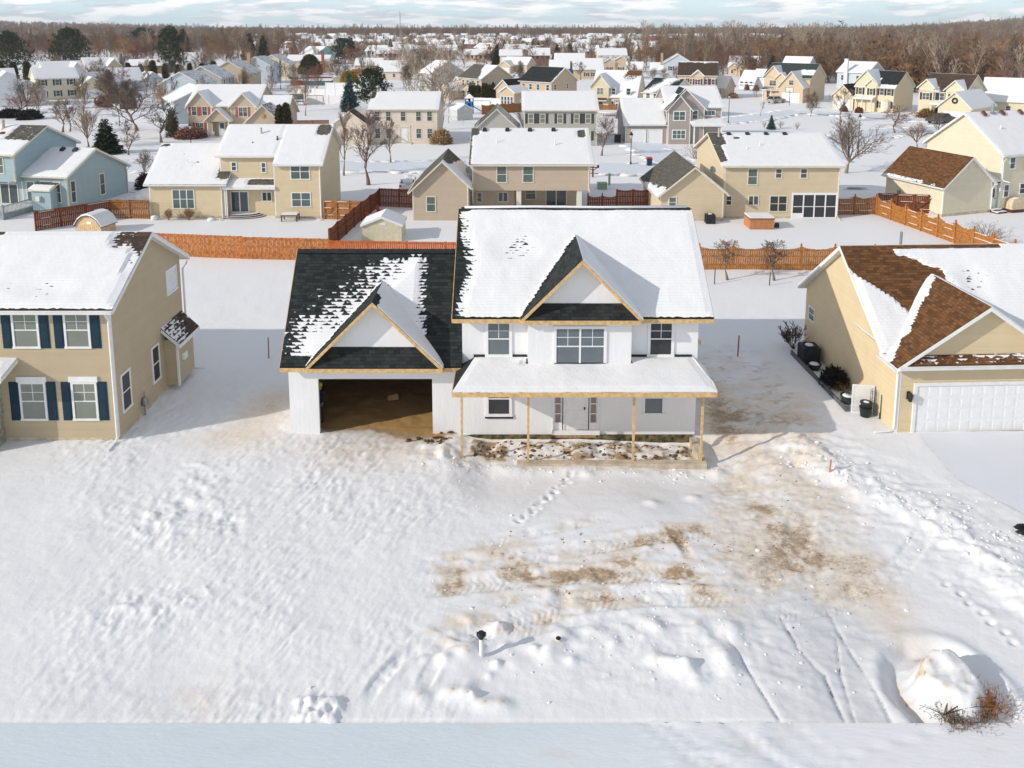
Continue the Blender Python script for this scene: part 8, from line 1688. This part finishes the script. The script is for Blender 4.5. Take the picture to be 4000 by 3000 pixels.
# ---- the worker just inside the garage
def person(x, y, rz):
    J = dict(pel=(0,0,.95),sp=(0,.02,1.15),ch=(0,.02,1.36),nk=(0,.0,1.50),hd0=(0,-.01,1.58),hd=(0,-.02,1.66),hd1=(0,-.01,1.74),
        ls=(.17,.01,1.42),le=(.25,.03,1.14),lw=(.21,-.16,.98),rs=(-.17,.01,1.42),re=(-.25,.03,1.14),rw=(-.23,-.12,.93),lh=(.10,0,.9),lk=(.11,-.03,.5),la=(.11,.02,.09),lt=(.12,-.17,.04),rh=(-.10,0,.9),rk=(-.12,-.02,.5),ra=(-.13,.03,.09),rt=(-.15,-.16,.04))
    E_ = [('pel','sp'),('sp','ch'),('ch','nk'),('nk','hd0'),('hd0','hd'),('hd','hd1'),('ch','ls'),('ls','le'),('le','lw'),('ch','rs'),('rs','re'),('re','rw'),('pel','lh'),('lh','lk'),('lk','la'),('la','lt'),('pel','rh'),('rh','rk'),('rk','ra'),('ra','rt')]
    rad = dict(pel=.15,sp=.14,ch=.155,nk=.055,hd0=.075,hd=.095,hd1=.085,ls=.075,le=.05,lw=.032,rs=.075,re=.05,rw=.032,lh=.09,lk=.062,la=.045,lt=.04,rh=.09,rk=.062,ra=.045,rt=.04)
    V = dict(J); 
    for s, w_ in (('l','lw'),('r','rw')):
        bx, by, bz = J[w_]; sg = 1 if s == 'l' else -1; V[s+'p'] = (bx-.005*sg,by-.05,bz-.03); E_.append((w_,s+'p')); rad[s+'p'] = .03
        for k, (dx, ln) in enumerate(((-.03,.065),(-.01,.08),(.012,.075),(.03,.06))):
            V[f'{s}f{k}'] = (bx+dx*sg,by-.09,bz-.05); V[f'{s}g{k}'] = (bx+dx*1.1*sg,by-.10-ln*.3,bz-.06-ln*.6); E_ += [(s+'p',f'{s}f{k}'),(f'{s}f{k}',f'{s}g{k}')]; rad[f'{s}f{k}'] = .0105; rad[f'{s}g{k}'] = .008
        V[s+'t0'] = (bx-.04*sg,by-.05,bz-.02); V[s+'t1'] = (bx-.055*sg,by-.085,bz-.04); E_ += [(s+'p',s+'t0'),(s+'t0',s+'t1')]; rad[s+'t0'] = .012; rad[s+'t1'] = .01
    ks = list(V); me = bpy.data.meshes.new('body'); me.from_pydata([V[k] for k in ks], [(ks.index(a),ks.index(b)) for a,b in E_], []); o = bpy.data.objects.new('body', me); COL.objects.link(o)
    t = thing('person', 'person in a dark jacket and yellow green hat inside the garage mouth', 'person', (x,y,.0), rz); o.parent = t
    md = o.modifiers.new('skin','SKIN'); o.modifiers.new('sub','SUBSURF').levels = 2
    sk = me.skin_vertices[0].data
    for i,k in enumerate(ks): sk[i].radius = (rad[k],rad[k]); sk[i].use_root = (k == 'pel')
    m, tt, bb = newmat('clothes_and_skin'); cc = N(tt,'ShaderNodeTexCoord'); s_ = N(tt,'ShaderNodeSeparateXYZ'); LK(tt,cc.outputs['Object'],s_.inputs[0])
    skin_ = (.45,.24,.17); hd = math_(tt,'GREATER_THAN',s_.outputs[2],1.52); hand = math_(tt,'MULTIPLY',math_(tt,'LESS_THAN',s_.outputs[1],-.165),math_(tt,'GREATER_THAN',s_.outputs[2],.6)); leg = math_(tt,'LESS_THAN',s_.outputs[2],.93)
    c_ = mixc(tt, leg, (.018,.02,.028), (.03,.028,.025)); c_ = mixc(tt, math_(tt,'MAXIMUM',hd,hand), c_, skin_); LK(tt,c_,bb.inputs['Base Color']); bb.inputs['Roughness'].default_value = .85; me.materials.append(m)
    h_ = MB(); h_.lathe([(.108,1.69),(.112,1.74),(.095,1.81),(.05,1.845),(.01,1.85)],0,-.015,16); h_.build('knit_hat', mat('hi_vis_yellow',(.45,.62,.05),.8), t, True)
    f_ = MB(); f_.blob((0,-.115,1.655),(.014,.022,.022),8,6,0); f_.build('nose', mat('skin',skin_,.6), t, True)
    for s in (-1,1): f_ = MB(); f_.blob((s*.035,-.098,1.685),(.012,.008,.008),6,4,0); f_.build('eye', M_BLACK, t); f_ = MB(); f_.blob((s*.1,-.01,1.66),(.012,.022,.034),6,5,0); f_.build('ear', mat('skin',skin_), t, True)
    f_ = MB(); f_.blob((0,-.102,1.612),(.026,.008,.007),8,4,0); f_.build('mouth', mat('lips',(.35,.12,.10),.6), t)
person(-8.46, 33.1, R(-20))
# ---- cloud-free air: fading of the far land
HAZE = True
if HAZE:
    b = MB(); b.box(-4800, 4800, -90, 4900, -8.0, 75)
    me = bpy.data.meshes.new('haze'); me.from_pydata(b.v, [], b.f); m = bpy.data.materials.new('haze_air'); m.use_nodes = True; tt = m.node_tree; tt.nodes.clear()
    pv = N(tt,'ShaderNodeVolumePrincipled'); pv.inputs['Color'].default_value = (.80,.88,.95,1); pv.inputs['Density'].default_value = 0.00013; ou = N(tt,'ShaderNodeOutputMaterial'); LK(tt,pv.outputs[0],ou.inputs['Volume']); me.materials.append(m)
    o = bpy.data.objects.new('haze', me); COL.objects.link(o); o['kind'] = 'stuff'; o['label'] = 'thin winter haze over the far land'; o.display_type = 'WIRE'
